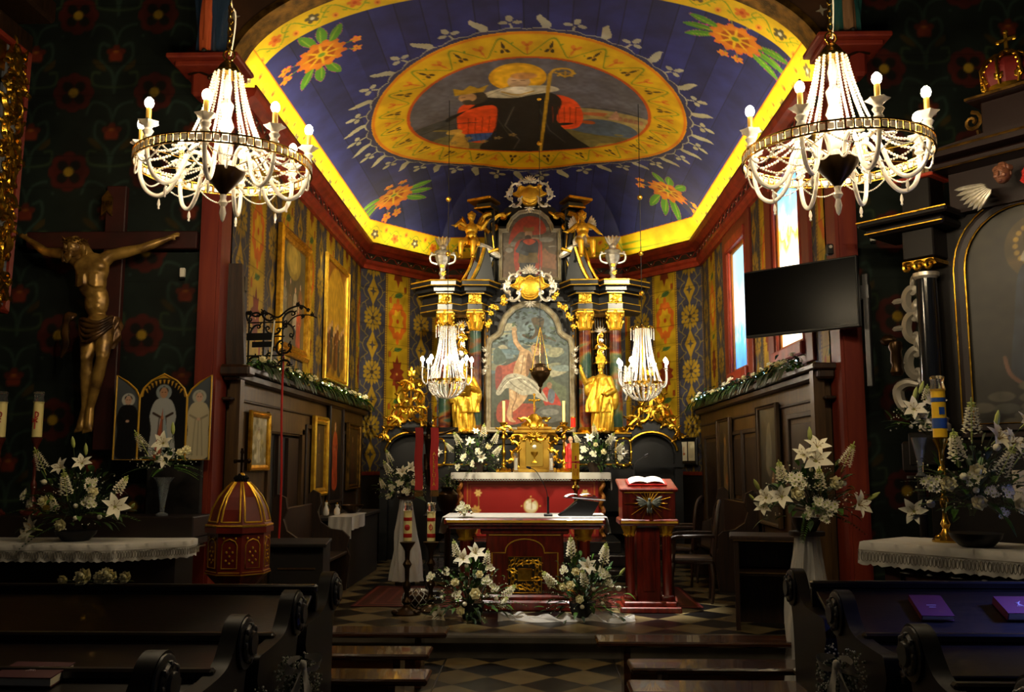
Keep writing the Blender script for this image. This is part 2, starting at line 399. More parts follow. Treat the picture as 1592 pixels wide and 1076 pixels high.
# ---- ring tile around the oval painting (u one motif pair, v across)
rt = Cv(1.0, .5, .008, 'd2a816')
rt.line([(0, .02), (1, .02)], .03, 'cc7416'); rt.line([(0, .48), (1, .48)], .03, 'cc7416')
rt.curve([(-.25, .25), (0, .42), (.25, .25), (.5, .08), (.75, .25), (1, .42), (1.25, .25)], .022, '7a8a24')
for a in (0, 1):
    rt.petals(a, .22, 3, .07, .052, .036, '3c2c20', PI/2); rt.ell(a, .22, .03, .03, 'c8941c'); rt.line([(a, .22), (a, .36)], .02, '3c2c20')
rt.petals(.5, .28, 3, .07, .055, .034, 'd07a28', -PI/2); rt.ell(.5, .28, .03, .03, 'b8540f'); rt.line([(.5, .1), (.5, .28)], .016, 'c06a20')
rt.ell(.2, .33, .03, .014, '6a8428', .5); rt.ell(.8, .2, .03, .014, '6a8428', -.5)
# ---- the picture in the oval: a bishop in a black cloak with a crozier
pw, ph = 3.3, 3.5
pc = Cv(pw, ph, .009, '5c5a66')            # v up; head towards the nave
pc.poly([(0, 0), (pw, 0), (pw, 1.55), (0, 1.5)], '6c6440')
pc.poly([(0, 1.5), (1.1, 1.9), (.9, 1.2), (0, .9)], '46464a'); pc.poly([(2.1, 1.95), (3.3, 1.85), (3.3, 1.2), (2.2, 1.25)], '9a8a5a')
pc.blob([(2.2, 1.3), (2.6, 1.55), (3.1, 1.45), (3.2, 1.1), (2.7, .95), (2.3, 1.05)], '4c5a72')
for i in range(26): x = R_.uniform(.1, 3.2); z = R_.uniform(.7, 1.7); pc.ell(x, z, R_.uniform(.04, .16), .035, R_.choice(['3c3c34', '7a6c3c', '565c50', '8a7444']), R_.uniform(-.5, .5))
pc.poly([(2.35, 1.75), (2.75, 1.82), (2.7, 1.68), (2.35, 1.65)], 'b0623c'); pc.poly([(2.75, 1.6), (2.85, 1.95), (2.95, 1.6)], 'b88a78'); pc.ell(2.5, 1.4, .1, .07, 'a85020')
pc.ell(1.52, 2.86, .37, .42, 'd0981a'); pc.ell(1.52, 2.86, .31, .36, 'dca820')
pc.blob([(.62, 1.3), (.7, 2.0), (.95, 2.15), (1.3, 2.1), (1.35, .9), (1.0, .55), (.65, .8)], 'd84a1a')
pc.poly([(.65, .65), (1.2, .7), (1.15, .95), (.65, 1.0)], '3c5490')
pc.blob([(2.0, 2.3), (2.3, 2.1), (2.42, 1.5), (2.3, 1.1), (1.9, 1.2), (1.85, 1.9)], 'e04c1c'); pc.ell(2.1, 1.25, .2, .05, '1c1a1a', .3)
pc.blob([(1.2, 2.35), (1.5, 2.45), (1.9, 2.4), (2.1, 2.1), (2.05, 1.4), (2.3, .8), (2.6, .2), (1.7, 0), (.9, .25), (1.1, .9), (1.2, 1.5), (1.15, 2.0), (.55, 1.75), (.55, 1.6)], '211f1f')
pc.line([(1.45, 1.9), (1.3, 1.2), (1.5, .6), (1.4, .2)], .02, '55524e'); pc.line([(1.2, 1.5), (1.35, .8)], .015, '44423f'); pc.line([(1.8, 1.8), (1.95, 1.0), (2.2, .5)], .02, '4a4745')
pc.poly([(2.5, 0), (3.3, 0), (3.3, .9), (2.7, .6)], '9a8438')
pc.blob([(1.0, 2.35), (1.35, 2.55), (1.9, 2.6), (2.05, 2.45), (1.7, 2.3), (1.45, 2.2), (1.15, 2.25)], 'c4bba4'); pc.blob([(1.35, 2.45), (1.5, 2.6), (1.72, 2.5), (1.6, 2.3)], 'dcd4c0')
pc.ell(1.53, 2.72, .15, .2, 'b89878'); pc.blob([(1.42, 2.55), (1.62, 2.55), (1.58, 2.35), (1.48, 2.35)], 'e8e2d4')
pc.ell(1.6, 2.9, .17, .1, 'c08a50'); pc.line([(1.45, 2.76), (1.49, 2.76)], .018, '4a3020'); pc.line([(1.56, 2.76), (1.6, 2.76)], .018, '4a3020')
pc.line([(1.82, .1), (1.93, 2.95)], .05, 'b08820'); pc.curve([(1.93, 2.95), (2.0, 3.1), (2.15, 3.12), (2.22, 3.0), (2.12, 2.9), (2.04, 2.98)], .04, 'c89a24')
pc.blob([(.72, 2.36), (.9, 2.5), (1.06, 2.44), (1.1, 2.2), (.95, 2.06), (.82, 2.12)], '3c3630'); pc.ell(.84, 2.32, .12, .15, 'b08860'); pc.poly([(.68, 2.42), (1.06, 2.46), (1.14, 2.68), (1.0, 2.58), (.9, 2.7), (.8, 2.57), (.68, 2.66)], 'a88420'); pc.line([(.77, 2.34), (.81, 2.34)], .018, '3a2818'); pc.blob([(.76, 2.22), (.86, 2.24), (.92, 2.1), (.8, 2.08)], '4c4034')
pc.blob([(.45, .75), (.6, 1.1), (.72, .9), (.7, .3), (.5, .25), (.4, .45)], 'b8903c'); pc.ell(.56, 1.15, .12, .1, 'c09a48')
pc.line([(1.3, 2.35), (1.45, 2.22), (1.65, 2.3), (1.85, 2.42)], .018, '8a806c'); pc.line([(1.1, 2.32), (1.3, 2.5), (1.42, 2.6)], .015, '8a806c')
pc.curve([(1.3, 2.42), (1.5, 2.3), (1.72, 2.42)], .03, 'b08a2c'); pc.petals(2.12, 3.0, 8, .12, .02, .02, 'c89a24'); pc.line([(2.12, 2.92), (2.12, 3.06)], .02, 'c89a24'); pc.line([(2.06, 3.0), (2.18, 3.0)], .02, 'c89a24')
for k in range(7): pc.line([(.72+.07*k, .66), (.7+.075*k, .94)], .012, '22305c')
for k in range(5): pc.line([(.75+.1*k, 1.0), (.8+.1*k, 1.6)], .012, '8c2c10'); pc.line([(2.0+.08*k, 1.3), (1.98+.08*k, 1.9)], .012, '8c2c10')
for k in range(6): pc.petals(.3+.22*k, .62+.1*(k % 3), 5, .04, .03, .02, '8a7444')
pc.curve([(.1, 1.3), (.6, 1.45), (.9, 1.4)], .02, '2c2c2c'); pc.curve([(2.3, 1.9), (2.8, 1.95), (3.2, 1.88)], .02, '2c2c34'); pc.curve([(2.3, 1.0), (2.8, .9), (3.2, 1.0)], .02, '5c5434')
for k in range(5): pc.poly([(2.9+.07*k, 1.6), (2.9+.07*k, 1.72), (2.93+.07*k, 1.76), (2.96+.07*k, 1.72), (2.96+.07*k, 1.6)], '9a6a54')
pc.noise(.12, 3, 6); pc.a *= 1.0
# ---- wheel rosette with acanthus, painted at the four corners of the vault
wt = Cv(1.5, 1.5, .01, (1, 0, 1))
for a in (.5, .9, 1.3, 3.6, 4.0, 4.4):
    c, n = math.cos(a), math.sin(a); wt.blob([(.75+.2*c-.04*n, .75+.2*n+.04*c), (.75+.5*c-.1*n, .75+.5*n+.1*c), (.75+.72*c, .75+.72*n), (.75+.5*c+.06*n, .75+.5*n-.06*c)], '4f8a2c'); wt.line([(.75+.25*c, .75+.25*n), (.75+.62*c, .75+.62*n)], .014, '9ab83a')
for a in (2.2, 2.6, 5.3, 5.8): wt.petals(.75+.5*math.cos(a), .75+.5*math.sin(a), 5, .05, .04, .03, 'd8921c'); wt.line([(.75, .75), (.75+.45*math.cos(a), .75+.45*math.sin(a))], .02, '4f8a2c')
wt.petals(.75, .75, 12, .29, .07, .05, 'c8701c'); wt.ell(.75, .75, .3, .3, 'd07c20'); wt.ell(.75, .75, .19, .19, '9a4818')
wt.petals(.75, .75, 8, .14, .12, .02, 'd8b020'); wt.ell(.75, .75, .09, .09, 'd8b020'); wt.ell(.75, .75, .05, .05, '6a8a2c')
def over(C, tile, x, y, cx, cy, size, ang, key=(1, 0, 1)):
    c, n = math.cos(ang), math.sin(ang); u = ((x-cx)*c+(y-cy)*n)/size*tile.W+tile.W/2; v = (-(x-cx)*n+(y-cy)*c)/size*tile.H+tile.H/2
    ok = (u > 0) & (u < tile.W) & (v > 0) & (v < tile.H); smp = tile.sample(np.where(ok, u, 0), np.where(ok, v, 0), False)
    k = np.abs(smp-np.array(key)).sum(-1) > .8; ok &= k; C[ok] = smp[ok]
NU, NV = 500, 560
uu = np.linspace(-1, 1, NU+1); vv = np.linspace(0, 1, NV+1)
su = .45*uu+.55*np.sin(uu*PI/2); Yv = YF+(YB-YF)*(.5*vv+.5*np.sin(vv*PI/2))
YY = np.repeat(Yv[:, None], NU+1, 1); XX = hw_at(YY)*su[None]; ZZ = vault_z(XX, YY)
d1, d2, d3 = walldist(XX, YY); C = np.empty(XX.shape+(3,)); C[:] = hx('282c6c')
# painted boards: faint lengthwise variation
C *= (1+.1*np.sin(np.floor((XX+3)/.27)*2.7)[..., None]); seam = np.abs(((XX+3) % .27)-.135) > .130; C[seam] *= .6
rs = np.random.RandomState(2).rand(60, 60); gi = (YY*3).astype(int) % 60; gj = ((XX+3)*3).astype(int) % 60
dmin = np.minimum(np.minimum(d1, d2), d3); ad = arcd(dmin)
xo, yo = XX, YY-12.2
ro = np.sqrt((xo/2.15)**2+(yo/2.36)**2); ri = np.sqrt((xo/1.66)**2+(yo/1.68)**2); ph_ = np.arctan2(yo, xo)
# crockets
k = 44; u = (ph_/(2*PI)*k) % 1-.5; even = (np.floor(ph_/(2*PI)*k) % 2) == 0; h = (ro-1)/.17; w_ = .30
fl = (h > .15) & (h < 1) & (np.abs(u-.12*np.sin(h*5)) < .17*np.sin(np.clip(h, 0, 1)*PI)**.8)
tf = (h > .05) & (h < 1) & ((np.abs(u) < .04) & (h < .5) | (np.hypot((np.abs(u)-.22)*1.0, (h-.55)*1.6) < .15) | (np.hypot(u*1.3, (h-.78)*.8) < .14))
C[(fl & ~even) | (tf & even)] = hx('a09e90')
sc = ro < 1.022+.02*np.abs(np.sin(ph_*k/2)); C[sc] = hx('9a988c'); C[ro < 1.016+.018*np.abs(np.sin(ph_*k/2))] = hx('34335c')
ring = (ro < 1) & (ri > 1); tt = (ri-1)/((ri-1)+(1-ro)+1e-9)*.5; un = ph_/(2*PI)*22
C[ring] = rt.sample(un, tt)[ring]
ins = ri <= 1; C[ins] = pc.sample(xo+pw/2, -yo+ph/2, False)[ins]; C[np.abs(ri-1) < .012] = hx('b8501a')
for (px, py, z, an, sz) in ((500, 88, 6.12, .9, 1.15), (1143, 66, 6.12, -.9, 1.15), (612, 306, 6.1, -.6, 1.35), (1038, 300, 6.1, .6, 1.35)):
    q = atZ(px, py, z); over(C, wt, XX, YY, q.x-X0, q.y, sz, an)
# border
l = np.where(d1 <= np.minimum(d2, d3), YY, XX*.8+YY*.6); bd = ad < .45
C[bd] = bt.sample(l, .46-ad)[bd]
fb = (YY-YF < .45) & (ad >= .45-(YY-YF)*0); sarc = np.sign(XX)*arcd(d1)
C[(YY-YF < .43) & ~bd] = bt.sample(sarc, .46-(YY-YF))[(YY-YF < .43) & ~bd]
P = np.stack([XX+X0, YY, ZZ], -1)
cl = obj('ceiling', grid_mesh('vault', P, C, 'painted')); cl['kind'] = 'structure'
mb = MB(); q = atZ(826, 18, 6.42)
for px, py in ((826, 18), (829, 279)):
    q = atZ(px, py, 6.36); zz = float(vault_z(np.array(q.x-X0), np.array(q.y))); mb.lathe([(.0, -.07), (.03, -.06), (.05, -.03), (.08, -.02), (.1, 0)], (q.x, q.y, zz), 16)
obj('ceiling_boss', mb, mat('boss_blue', '2a2a5c', .5), cl)
# ---- chancel wallpaper tile: blue stripe (gold leaves, cartouches) + yellow stripe (orange rosettes, red leaves)
TW, TH = 1.12, 1.84
wp = Cv(TW, TH, .008, '3c3b48'); c = .28; G = '9c7c22'; G2 = '7c6a34'
for k in range(-1, 3):
    y = .46+k*.92
    for a in (PI/2-.75, PI/2+.75, -PI/2-.75, -PI/2+.75, 0, PI):
        r = .15 if a not in (0, PI) else .12; wp.ell(c+.11*math.cos(a), y+.13*math.sin(a), r*.62, .034, G, a)
        for e in (-.35, .35): wp.ell(c+.16*math.cos(a+e), y+.17*math.sin(a+e), .042, .022, G, a+e)
    wp.ell(c, y+.16, .03, .075, G); wp.ell(c, y-.16, .03, .075, G); wp.ell(c, y, .035, .035, '3a2c22')
    z = y+.46
    wp.poly([(c, z+.25), (c+.06, z+.12), (c+.13, z), (c+.06, z-.12), (c, z-.25), (c-.06, z-.12), (c-.13, z), (c-.06, z+.12)], G)
    wp.poly([(c, z+.09), (c+.02, z+.02), (c+.08, z), (c+.02, z-.02), (c, z-.09), (c-.02, z-.02), (c-.08, z), (c-.02, z+.02)], '3f3a3c')
    for s_ in (-1, 1):
        wp.curve([(c+s_*.03, z+.33), (c+s_*.12, z+.3), (c+s_*.17, z+.2), (c+s_*.1, z+.14), (c+s_*.16, z+.1), (c+s_*.21, z), (c+s_*.16, z-.1), (c+s_*.1, z-.14), (c+s_*.17, z-.2), (c+s_*.12, z-.3), (c+s_*.03, z-.33)], .016, G2)
        wp.curve([(c+s_*.21, z), (c+s_*.27, z+.03)], .014, G2); wp.curve([(c+s_*.17, z+.2), (c+s_*.24, z+.24), (c+s_*.25, z+.3)], .014, G2); wp.curve([(c+s_*.17, z-.2), (c+s_*.24, z-.24), (c+s_*.25, z-.3)], .014, G2)
wp.poly([(.56, 0), (TW, 0), (TW, TH), (.56, TH)], 'b8951c')
for x in (.575, 1.105):
    wp.line([(x, 0), (x, TH)], .05, '6a4a20')
    for k in range(46): wp.ell(x, .02+k*.04, .014, .014, 'c09a34')
c = .84
def rosette(y):
    wp.blob([(c+.19*math.cos(a)*(1+.18*(i % 2)), y+.3*math.sin(a)*(1+.12*(i % 2))) for i, a in enumerate(np.linspace(0, 2*PI, 17)[:-1])], 'c8641c')
    wp.blob([(c+.11*math.cos(a)*(1+.35*(i % 2)), y+.17*math.sin(a)*(1+.3*(i % 2))) for i, a in enumerate(np.linspace(0, 2*PI, 17)[:-1])], 'cfa21e'); wp.ell(c, y, .03, .04, 'b8481a')
    for s_ in (-1, 1): wp.ell(c, y+s_*.34, .035, .07, 'c8641c')
rosette(.46)
y = 1.38; wp.poly([(c, y+.33), (c+.04, y+.2), (c+.1, y+.22), (c+.08, y+.1), (c+.17, y+.06), (c+.12, y), (c+.17, y-.07), (c+.08, y-.1), (c+.1, y-.2), (c+.04, y-.2), (c, y-.33), (c-.04, y-.2), (c-.1, y-.2), (c-.08, y-.1), (c-.17, y-.07), (c-.12, y), (c-.17, y+.06), (c-.08, y+.1), (c-.1, y+.22), (c-.04, y+.2)], '7c3018'); wp.ell(c, y, .022, .022, 'd8a040')
for y, s_ in ((.92, 1), (1.82, 1)):
    wp.ell(c+.02, y, .09, .045, '4c6a34', .25); wp.line([(c-.09, y-.05), (c+.1, y+.03)], .008, '26381c')
    for dx, dy, cc in ((.17, .12, '8a4018'), (-.17, -.1, 'b05a1c')): wp.poly([(c+dx-.03, y+dy-.05), (c+dx+.03, y+dy-.05), (c+dx+.03, y+dy+.05), (c+dx-.03, y+dy+.05)], cc)
    wp.line([(c-.2, y-.3), (c-.2, y-.08), (c-.1, y+.02)], .007, '5c5424'); wp.line([(c+.2, y+.3), (c+.2, y+.08), (c+.1, y)], .007, '5c5424')
wp.noise(.10, 5, 10)
def papered(name, p0, p1, z0, z1, u0, res=.0125, m='painted', tile=None, v0=0, hole=None, z1b=None):
    tile = tile or wp; p0 = Vector(p0); p1 = Vector(p1); L = (p1-p0).length; nu = int(L/res); nv = int((z1-z0)/res)
    a, b = np.meshgrid(np.linspace(0, 1, nu+1), np.linspace(0, 1, nv+1)); U = a*L; V = b*(z1-z0)
    P = np.stack([p0.x+(p1.x-p0.x)*a, p0.y+(p1.y-p0.y)*a, z0+V], -1); Cc = tile.sample(U+u0, V+z0+v0)
    sm = ((V+z0) % .31) < .012; Cc[sm] *= .8
    keep = None
    if hole:
        k = np.ones(U.shape, bool)
        for (ua, ub, za, zb) in hole: k &= ~((U > ua) & (U < ub) & (P[..., 2] > za) & (P[..., 2] < zb))
        keep = k[:-1, :-1]
    return grid_mesh(name, P, Cc, m, keep)
XL, XR = X0-HW, X0+HW
# ---- walls of the chancel: plank body + painted face
def wallbox(name, p0, p1, z0, z1, th=.2, side=1, m='beam', segs=None):
    p0 = Vector(p0); p1 = Vector(p1); d = (p1-p0); n = Vector((-d.y, d.x)).normalized()*side; mb = MB()
    for (a, b, za, zb) in (segs or [(0, d.length, z0, z1)]):
        q0 = p0+d.normalized()*a; q1 = p0+d.normalized()*b
        mb.prism([(q0.x, q0.y), (q1.x, q1.y), (q1.x+n.x*th, q1.y+n.y*th), (q0.x+n.x*th, q0.y+n.y*th)], za, zb)
    return struct(name, mb, m, smooth=False)
wl = wallbox('wall_left', (XL-.006, YF), (XL-.006, YC), .0, 5.45)
obj('wallpaper', papered('paper', (XL, YF+.05), (XL, YC), 2.6, 5.3, .0), None, wl)
WY1 = (11.85, 12.78, 2.93, 4.68); WY2 = (9.36, 10.34, 2.93, 4.85)
L = YC-YF; segs = []; ys = [YF, WY2[0], WY2[1], WY1[0], WY1[1], YC]
for a, b, z0, z1 in ((YF, WY2[0], 0, 5.45), (WY2[0], WY2[1], 0, WY2[2]), (WY2[0], WY2[1], WY2[3], 5.45), (WY2[1], WY1[0], 0, 5.45), (WY1[0], WY1[1], 0, WY1[2]), (WY1[0], WY1[1], WY1[3], 5.45), (WY1[1], YC, 0, 5.45)): segs.append((a-YF, b-YF, z0, z1))
wr = wallbox('wall_right', (XR+.006, YF), (XR+.006, YC), 0, 5.45, side=-1, segs=segs)
obj('wallpaper', papered('paper', (XR, YC), (XR, YF+.05), 2.6, 5.3, .0, hole=[(YC-WY1[1], YC-WY1[0], WY1[2], WY1[3]), (YC-WY2[1], YC-WY2[0], WY2[2], WY2[3])]), None, wr)
for nm, a, b, u0 in (('wall_apse_left', (XL, YC), (X0-HB, YB), -.06), ('wall_apse_right', (X0+HB, YB), (XR, YC), -.02-1.73)):
    q = wallbox(nm, (a[0], a[1]+.004), (b[0], b[1]+.004), 0, 5.45); d = 1.73
    obj('wallpaper', papered('paper', a, b, 1.55, 5.3, 0 if 'left' in nm else -.13, .01), None, q)
    p0 = Vector(a); p1 = Vector(b); n = Vector((p1.y-p0.y, -(p1.x-p0.x))).normalized()*.02
    mb = MB(); mb.prism([(a[0]+n.x, a[1]+n.y), (b[0]+n.x, b[1]+n.y), (b[0], b[1]), (a[0], a[1])], 1.50, 1.56); obj('dado_line', mb, 'red_paint', q, smooth=False)
q = wallbox('wall_back', (X0-HB, YB), (X0+HB, YB), 0, 5.45)
obj('wallpaper', papered('paper', (X0-HB, YB-.004), (X0+HB, YB-.004), 1.55, 5.3, .5, .02), None, q)
# ---- cornice
def plan_sweep(path, prof):
    mb = MB(); k = len(path); n = len(prof)
    P = []; F = []
    for i in range(k):
        b = Vector(path[i]); d1 = (b-Vector(path[i-1])).normalized() if i else (Vector(path[1])-b).normalized(); d2 = (Vector(path[i+1])-b).normalized() if i < k-1 else d1
        n1 = Vector((d1.y, -d1.x)); n2 = Vector((d2.y, -d2.x)); m = (n1+n2).normalized(); m = m/m.dot(n1)
        for o, z in prof: P.append((b.x+m.x*o, b.y+m.y*o, z))
    for i in range(k-1):
        for j in range(n): a = i*n; b = (i+1)*n; F.append((a+j, a+(j+1) % n, b+(j+1) % n, b+j))
    F += [tuple(range(n)), tuple(range((k-1)*n, k*n))[::-1]]
    return mb.add(P, F)
PATH = [(XL, YF), (XL, YC), (X0-HB, YB), (X0+HB, YB), (XR, YC), (XR, YF)]
cn = struct('trim_1', plan_sweep(PATH, [(0, 4.96), (.05, 4.96), (.06, 5.02), (.10, 5.05), (.10, 5.10), (0, 5.10)]), 'red_trim', smooth=False)
obj('frieze', plan_sweep(PATH, [(0, 5.10), (.085, 5.10), (.085, 5.21), (0, 5.21)]), mat('frieze_dark', '241a16', .5), cn, smooth=False)
obj('top_moulding', plan_sweep(PATH, [(0, 5.21), (.11, 5.21), (.15, 5.26), (.19, 5.28), (.21, 5.33), (.21, 5.36), (0, 5.36)]), 'red_trim', cn, smooth=False)
obj('lamp_ledge', plan_sweep(PATH, [(.19, 5.36), (.21, 5.36), (.21, 5.385), (.19, 5.385)]), 'gold_dull', cn, smooth=False)
dots = MB(); sc_ = MB()
for i in range(5):
    a = Vector(PATH[i]); b = Vector(PATH[i+1]); d = (b-a).normalized(); n = Vector((d.y, -d.x)); L = (b-a).length; k = int(L/.27)
    for j in range(k):
        p = a+d*(L*(j+.5)/k)+n*.088; dots.ball((p.x, p.y, 5.155), .014, 6, 4)
        pts = [a+d*(L*(j+t)/k)+n*.09 for t in (0, .2, .35, .5, .65, .8, 1)]; zs = (5.20, 5.19, 5.135, 5.115, 5.135, 5.19, 5.2)
        sc_.tube([(q.x, q.y, z) for q, z in zip(pts, zs)], .009, 4)
obj('bead', dots, 'silver', cn); obj('scallop', sc_, 'red_trim', cn)
# ---- arch face and posts
xs = np.concatenate([-HW*np.sin(np.linspace(PI/2, 0, 40)), HW*np.sin(np.linspace(0, PI/2, 40))[1:]])
arch = [(X0+x, ZS+RISE*float(prof((HW-abs(x))/HW))) for x in xs]
mb = MB(); mb.sweep(arch, [(.02, 8.22), (-.34, 8.22), (-.34, 8.47), (.02, 8.47)], closed=False)
ar = struct('trim_2', mb, mat('arch_brown', '4a2c14', .6, var='36200f', vs=3), ang=30)
st = MB()
for i in range(4, len(arch)-4, 5):
    x, z = arch[i]; s_ = .03; dx = arch[i+1][0]-x; dz = arch[i+1][1]-z; l_ = math.hypot(dx, dz); cx = x-dz/l_*.17; cz = z+dx/l_*.17
    st.front([(cx+r*math.cos(a+.2), cz+r*math.sin(a+.2)) for a, r in zip(np.linspace(0, 2*PI, 9)[:-1], [.055, .018]*4)], 8.21, 8.225)
obj('star', st, mat('dull_white', '8a8270', .6), ar, smooth=False)
mb = MB(); mb.sweep(arch, [(.035, 8.2), (-.03, 8.2), (-.03, 8.5), (.035, 8.5)], closed=False); obj('arch_rib', mb, 'gold_dull', ar)
for i, sx in enumerate((-1, 1)):
    mb = MB(); mb.box((X0+sx*(HW+.1), 8.44, 2.7), (.2, .3, 5.4)); q = struct('trim_%d' % (3+i), mb, 'red_paint', smooth=False)
    mb = MB(); mb.box((X0+sx*(HW+.1), 8.28, 2.7), (.14, .03, 5.4)); obj('post_face', mb, 'red_paint', q, smooth=False)
# ---- nave front wall: dark painted boards with red flowers
ft = Cv(.8, .8, .012, '18211c')
for x, y in ((.2, .2),):
    ft.petals(x, y, 8, .13, .075, .075, '4c1a12'); ft.ell(x, y, .15, .15, '46170f'); ft.petals(x, y, 4, .085, .055, .05, '14140f', PI/4); ft.ell(x, y, .048, .048, 'a08020')
ft.petals(.6, .6, 5, .05, .05, .035, '5c2414', PI/2); ft.ell(.6, .57, .07, .05, '7a301a'); ft.ell(.6, .62, .03, .015, '9a5a1c')
for s_ in (-1, 1):
    for (cx, cy) in ((.6, .6), (.6, -.2), (-.2, .6), (1.4, .6)):
        for wd, cc in ((.03, '2a3c32'),):
            ft.curve([(cx, cy-.4), (cx+s_*.03, cy-.2), (cx+s_*.16, cy-.05), (cx+s_*.15, cy+.1), (cx+s_*.07, cy+.08)], wd, cc)
            ft.curve([(cx, cy+.1), (cx+s_*.05, cy+.25), (cx+s_*.2, cy+.3), (cx+s_*.26, cy+.18)], wd*.8, cc); ft.curve([(cx, cy-.35), (cx+s_*.2, cy-.32), (cx+s_*.22, cy-.2), (cx+s_*.15, cy-.2)], wd*.8, '30402a')
    ft.ell(.6+s_*.16, .48, .09, .03, '3e3316', s_*.7); ft.ell(.6+s_*.16, .9, .1, .03, '40300f', -s_*.7)
for i, (a, b, nm) in enumerate(((-5.4, XL-.19, 'wall_front_left'), (XR+.19, 5.4, 'wall_front_right'))):
    mb = MB(); mb.box(((a+b)/2, 8.55, 3.7), (b-a, .2, 7.4)); q = struct(nm, mb, 'beam', smooth=False)
    obj('painted_boards', papered('boards', (a, 8.445), (b, 8.445), .2, 7.3, .93 if i == 0 else .6, .015, 'painted_dark', ft, -.30 if i == 0 else -.45), None, q)
mb = MB(); top = [(XL-.34, 7.4)]+[(x, z+.1) for x, z in arch]+[(XR+.34, 7.4)]
mb.front([(XL-.34, 5.4)]+[(x, z+.04) for x, z in arch]+[(XR+.34, 5.4), (XR+.34, 7.4), (XL-.34, 7.4)], 8.45, 8.65); struct('wall_front_top', mb, 'beam', smooth=False)
mb = MB(); mb.box((-5.5, 4.2, 3.7), (.2, 8.6, 7.4)); struct('wall_nave_left', mb, 'beam', smooth=False)
mb = MB(); mb.box((5.5, 4.2, 3.7), (.2, 8.6, 7.4)); struct('wall_nave_right', mb, 'beam', smooth=False)
mb = MB(); mb.box((0, 4.2, 7.5), (11.2, 8.6, .2)); struct('ceiling_nave', mb, 'beam', smooth=False)
mb = MB()
for k, (dx, z, w_) in enumerate(((.0, 5.75, .55), (.35, 6.1, .4), (.65, 6.45, .35))): mb.box((-5.1+dx*.8-.1, 4.3, z), (w_, 8.2, .24), bev=.03)
struct('trim_5', mb, 'wood_dark', smooth=False)
# ---- floors, step
def floor_mat():
    m = bpy.data.materials.new('stone_tiles'); m.use_nodes = True; n = m.node_tree; b = n.nodes['Principled BSDF']; Lk = n.links.new
    tc = n.nodes.new('ShaderNodeTexCoord'); mp = n.nodes.new('ShaderNodeMapping'); mp.inputs['Rotation'].default_value = (0, 0, PI/4)
    ch = n.nodes.new('ShaderNodeTexChecker'); ch.inputs['Scale'].default_value = 1/.37; no = n.nodes.new('ShaderNodeTexNoise'); no.inputs['Scale'].default_value = 5; no.inputs['Detail'].default_value = 6
    ch.inputs[1].default_value = (*lin('80704c'), 1); ch.inputs[2].default_value = (*lin('141312'), 1)
    mx = n.nodes.new('ShaderNodeMix'); mx.data_type = 'RGBA'; mx.blend_type = 'MULTIPLY'; mx.inputs[0].default_value = .7
    Lk(tc.outputs['Object'], mp.inputs[0]); Lk(mp.outputs[0], ch.inputs[0]); Lk(tc.outputs['Object'], no.inputs['Vector'])
    Lk(ch.outputs[0], mx.inputs[6]); cr = n.nodes.new('ShaderNodeMapRange'); cr.inputs[1].default_value = .3; cr.inputs[2].default_value = .7; cr.inputs[3].default_value = .45
    Lk(no.outputs['Fac'], cr.inputs[0]); Lk(cr.outputs[0], mx.inputs[7]); Lk(mx.outputs[2], b.inputs['Base Color']); b.inputs['Roughness'].default_value = .28
    mp.inputs['Location'].default_value = (.1, .1, .003)
    MATS['tiles'] = m
floor_mat()
mb = MB(); mb.box((0, 4.1, -.05), (11, 8.4, .1)); fl_ = struct('floor', mb, 'tiles', smooth=False)
mb = MB()
for x in (-.80, .66): mb.box((x, 4.1, .002), (.012, 8.3, .004))
obj('aisle_strip', mb, mat('strip', '1c1a16', .5), fl_, smooth=False)
mb = MB(); mb.box((0, 12.42, .1), (11, 8.2, .2)); pf = struct('floor_chancel', mb, 'tiles', smooth=False)
mb = MB(); mb.box((0, 8.3, .165), (11, .16, .075), bev=.015); mb.box((0, 8.33, .06), (11, .06, .14)); obj('step_edge', mb, mat('step_stone', '565044', .6, var='3a352c', vs=3), pf, smooth=False)
# ---- wainscot
def wainscot(nm, sx, door, panels):
    X = XL if sx < 0 else XR; f = lambda d: X-sx*d        # d metres into the room
    mb = MB(); ys = [(8.62, YC)] if not door else [(8.62, door[0]), (door[1], YC)]
    for a, b in ys: mb.box((f(.04), (a+b)/2, 1.35), (.08, b-a, 2.3))
    if door: mb.box((f(.04), (door[0]+door[1])/2, (door[2]+2.5)/2), (.08, door[1]-door[0], 2.5-door[2]))
    w_ = struct(nm, mb, 'wood_panel' if sx < 0 else 'wood_panel', smooth=False)
    mb = MB(); mb.box((f(.10), (8.5+YC)/2, 2.59), (.22, YC-8.35, .06), bev=.012); mb.box((f(.08), (8.5+YC)/2, 2.52), (.16, YC-8.4, .09), bev=.02); mb.box((f(.05), (8.5+YC)/2, 2.30), (.1, YC-8.4, .03), bev=.01)
    obj('ledge', mb, 'wood_dark', w_, smooth=False)
    mb = MB()
    for (a, b, z0, z1) in panels:
        for y in (a, b): mb.box((f(.09), y, (z0+z1)/2), (.035, .055, z1-z0+.05), bev=.008)
        for z in (z0, z1): mb.box((f(.09), (a+b)/2, z), (.035, b-a, .055), bev=.008)
    obj('panel_moulding', mb, 'wood_panel_dark', w_, smooth=False)
    mb = MB()
    for (a, b, z0, z1) in panels: mb.box((f(.085), (a+b)/2, (z0+z1)/2), (.012, b-a-.16, z1-z0-.16), bev=.004)
    obj('panel_field', mb, 'wood_panel_dark', w_, smooth=False)
    return w_
wll = wainscot('trim_6', -1, (9.75, 11.05, 2.02), [(11.3, 12.2, .9, 2.15), (12.5, 13.3, .9, 2.15), (13.5, 14.6, .9, 2.15)])
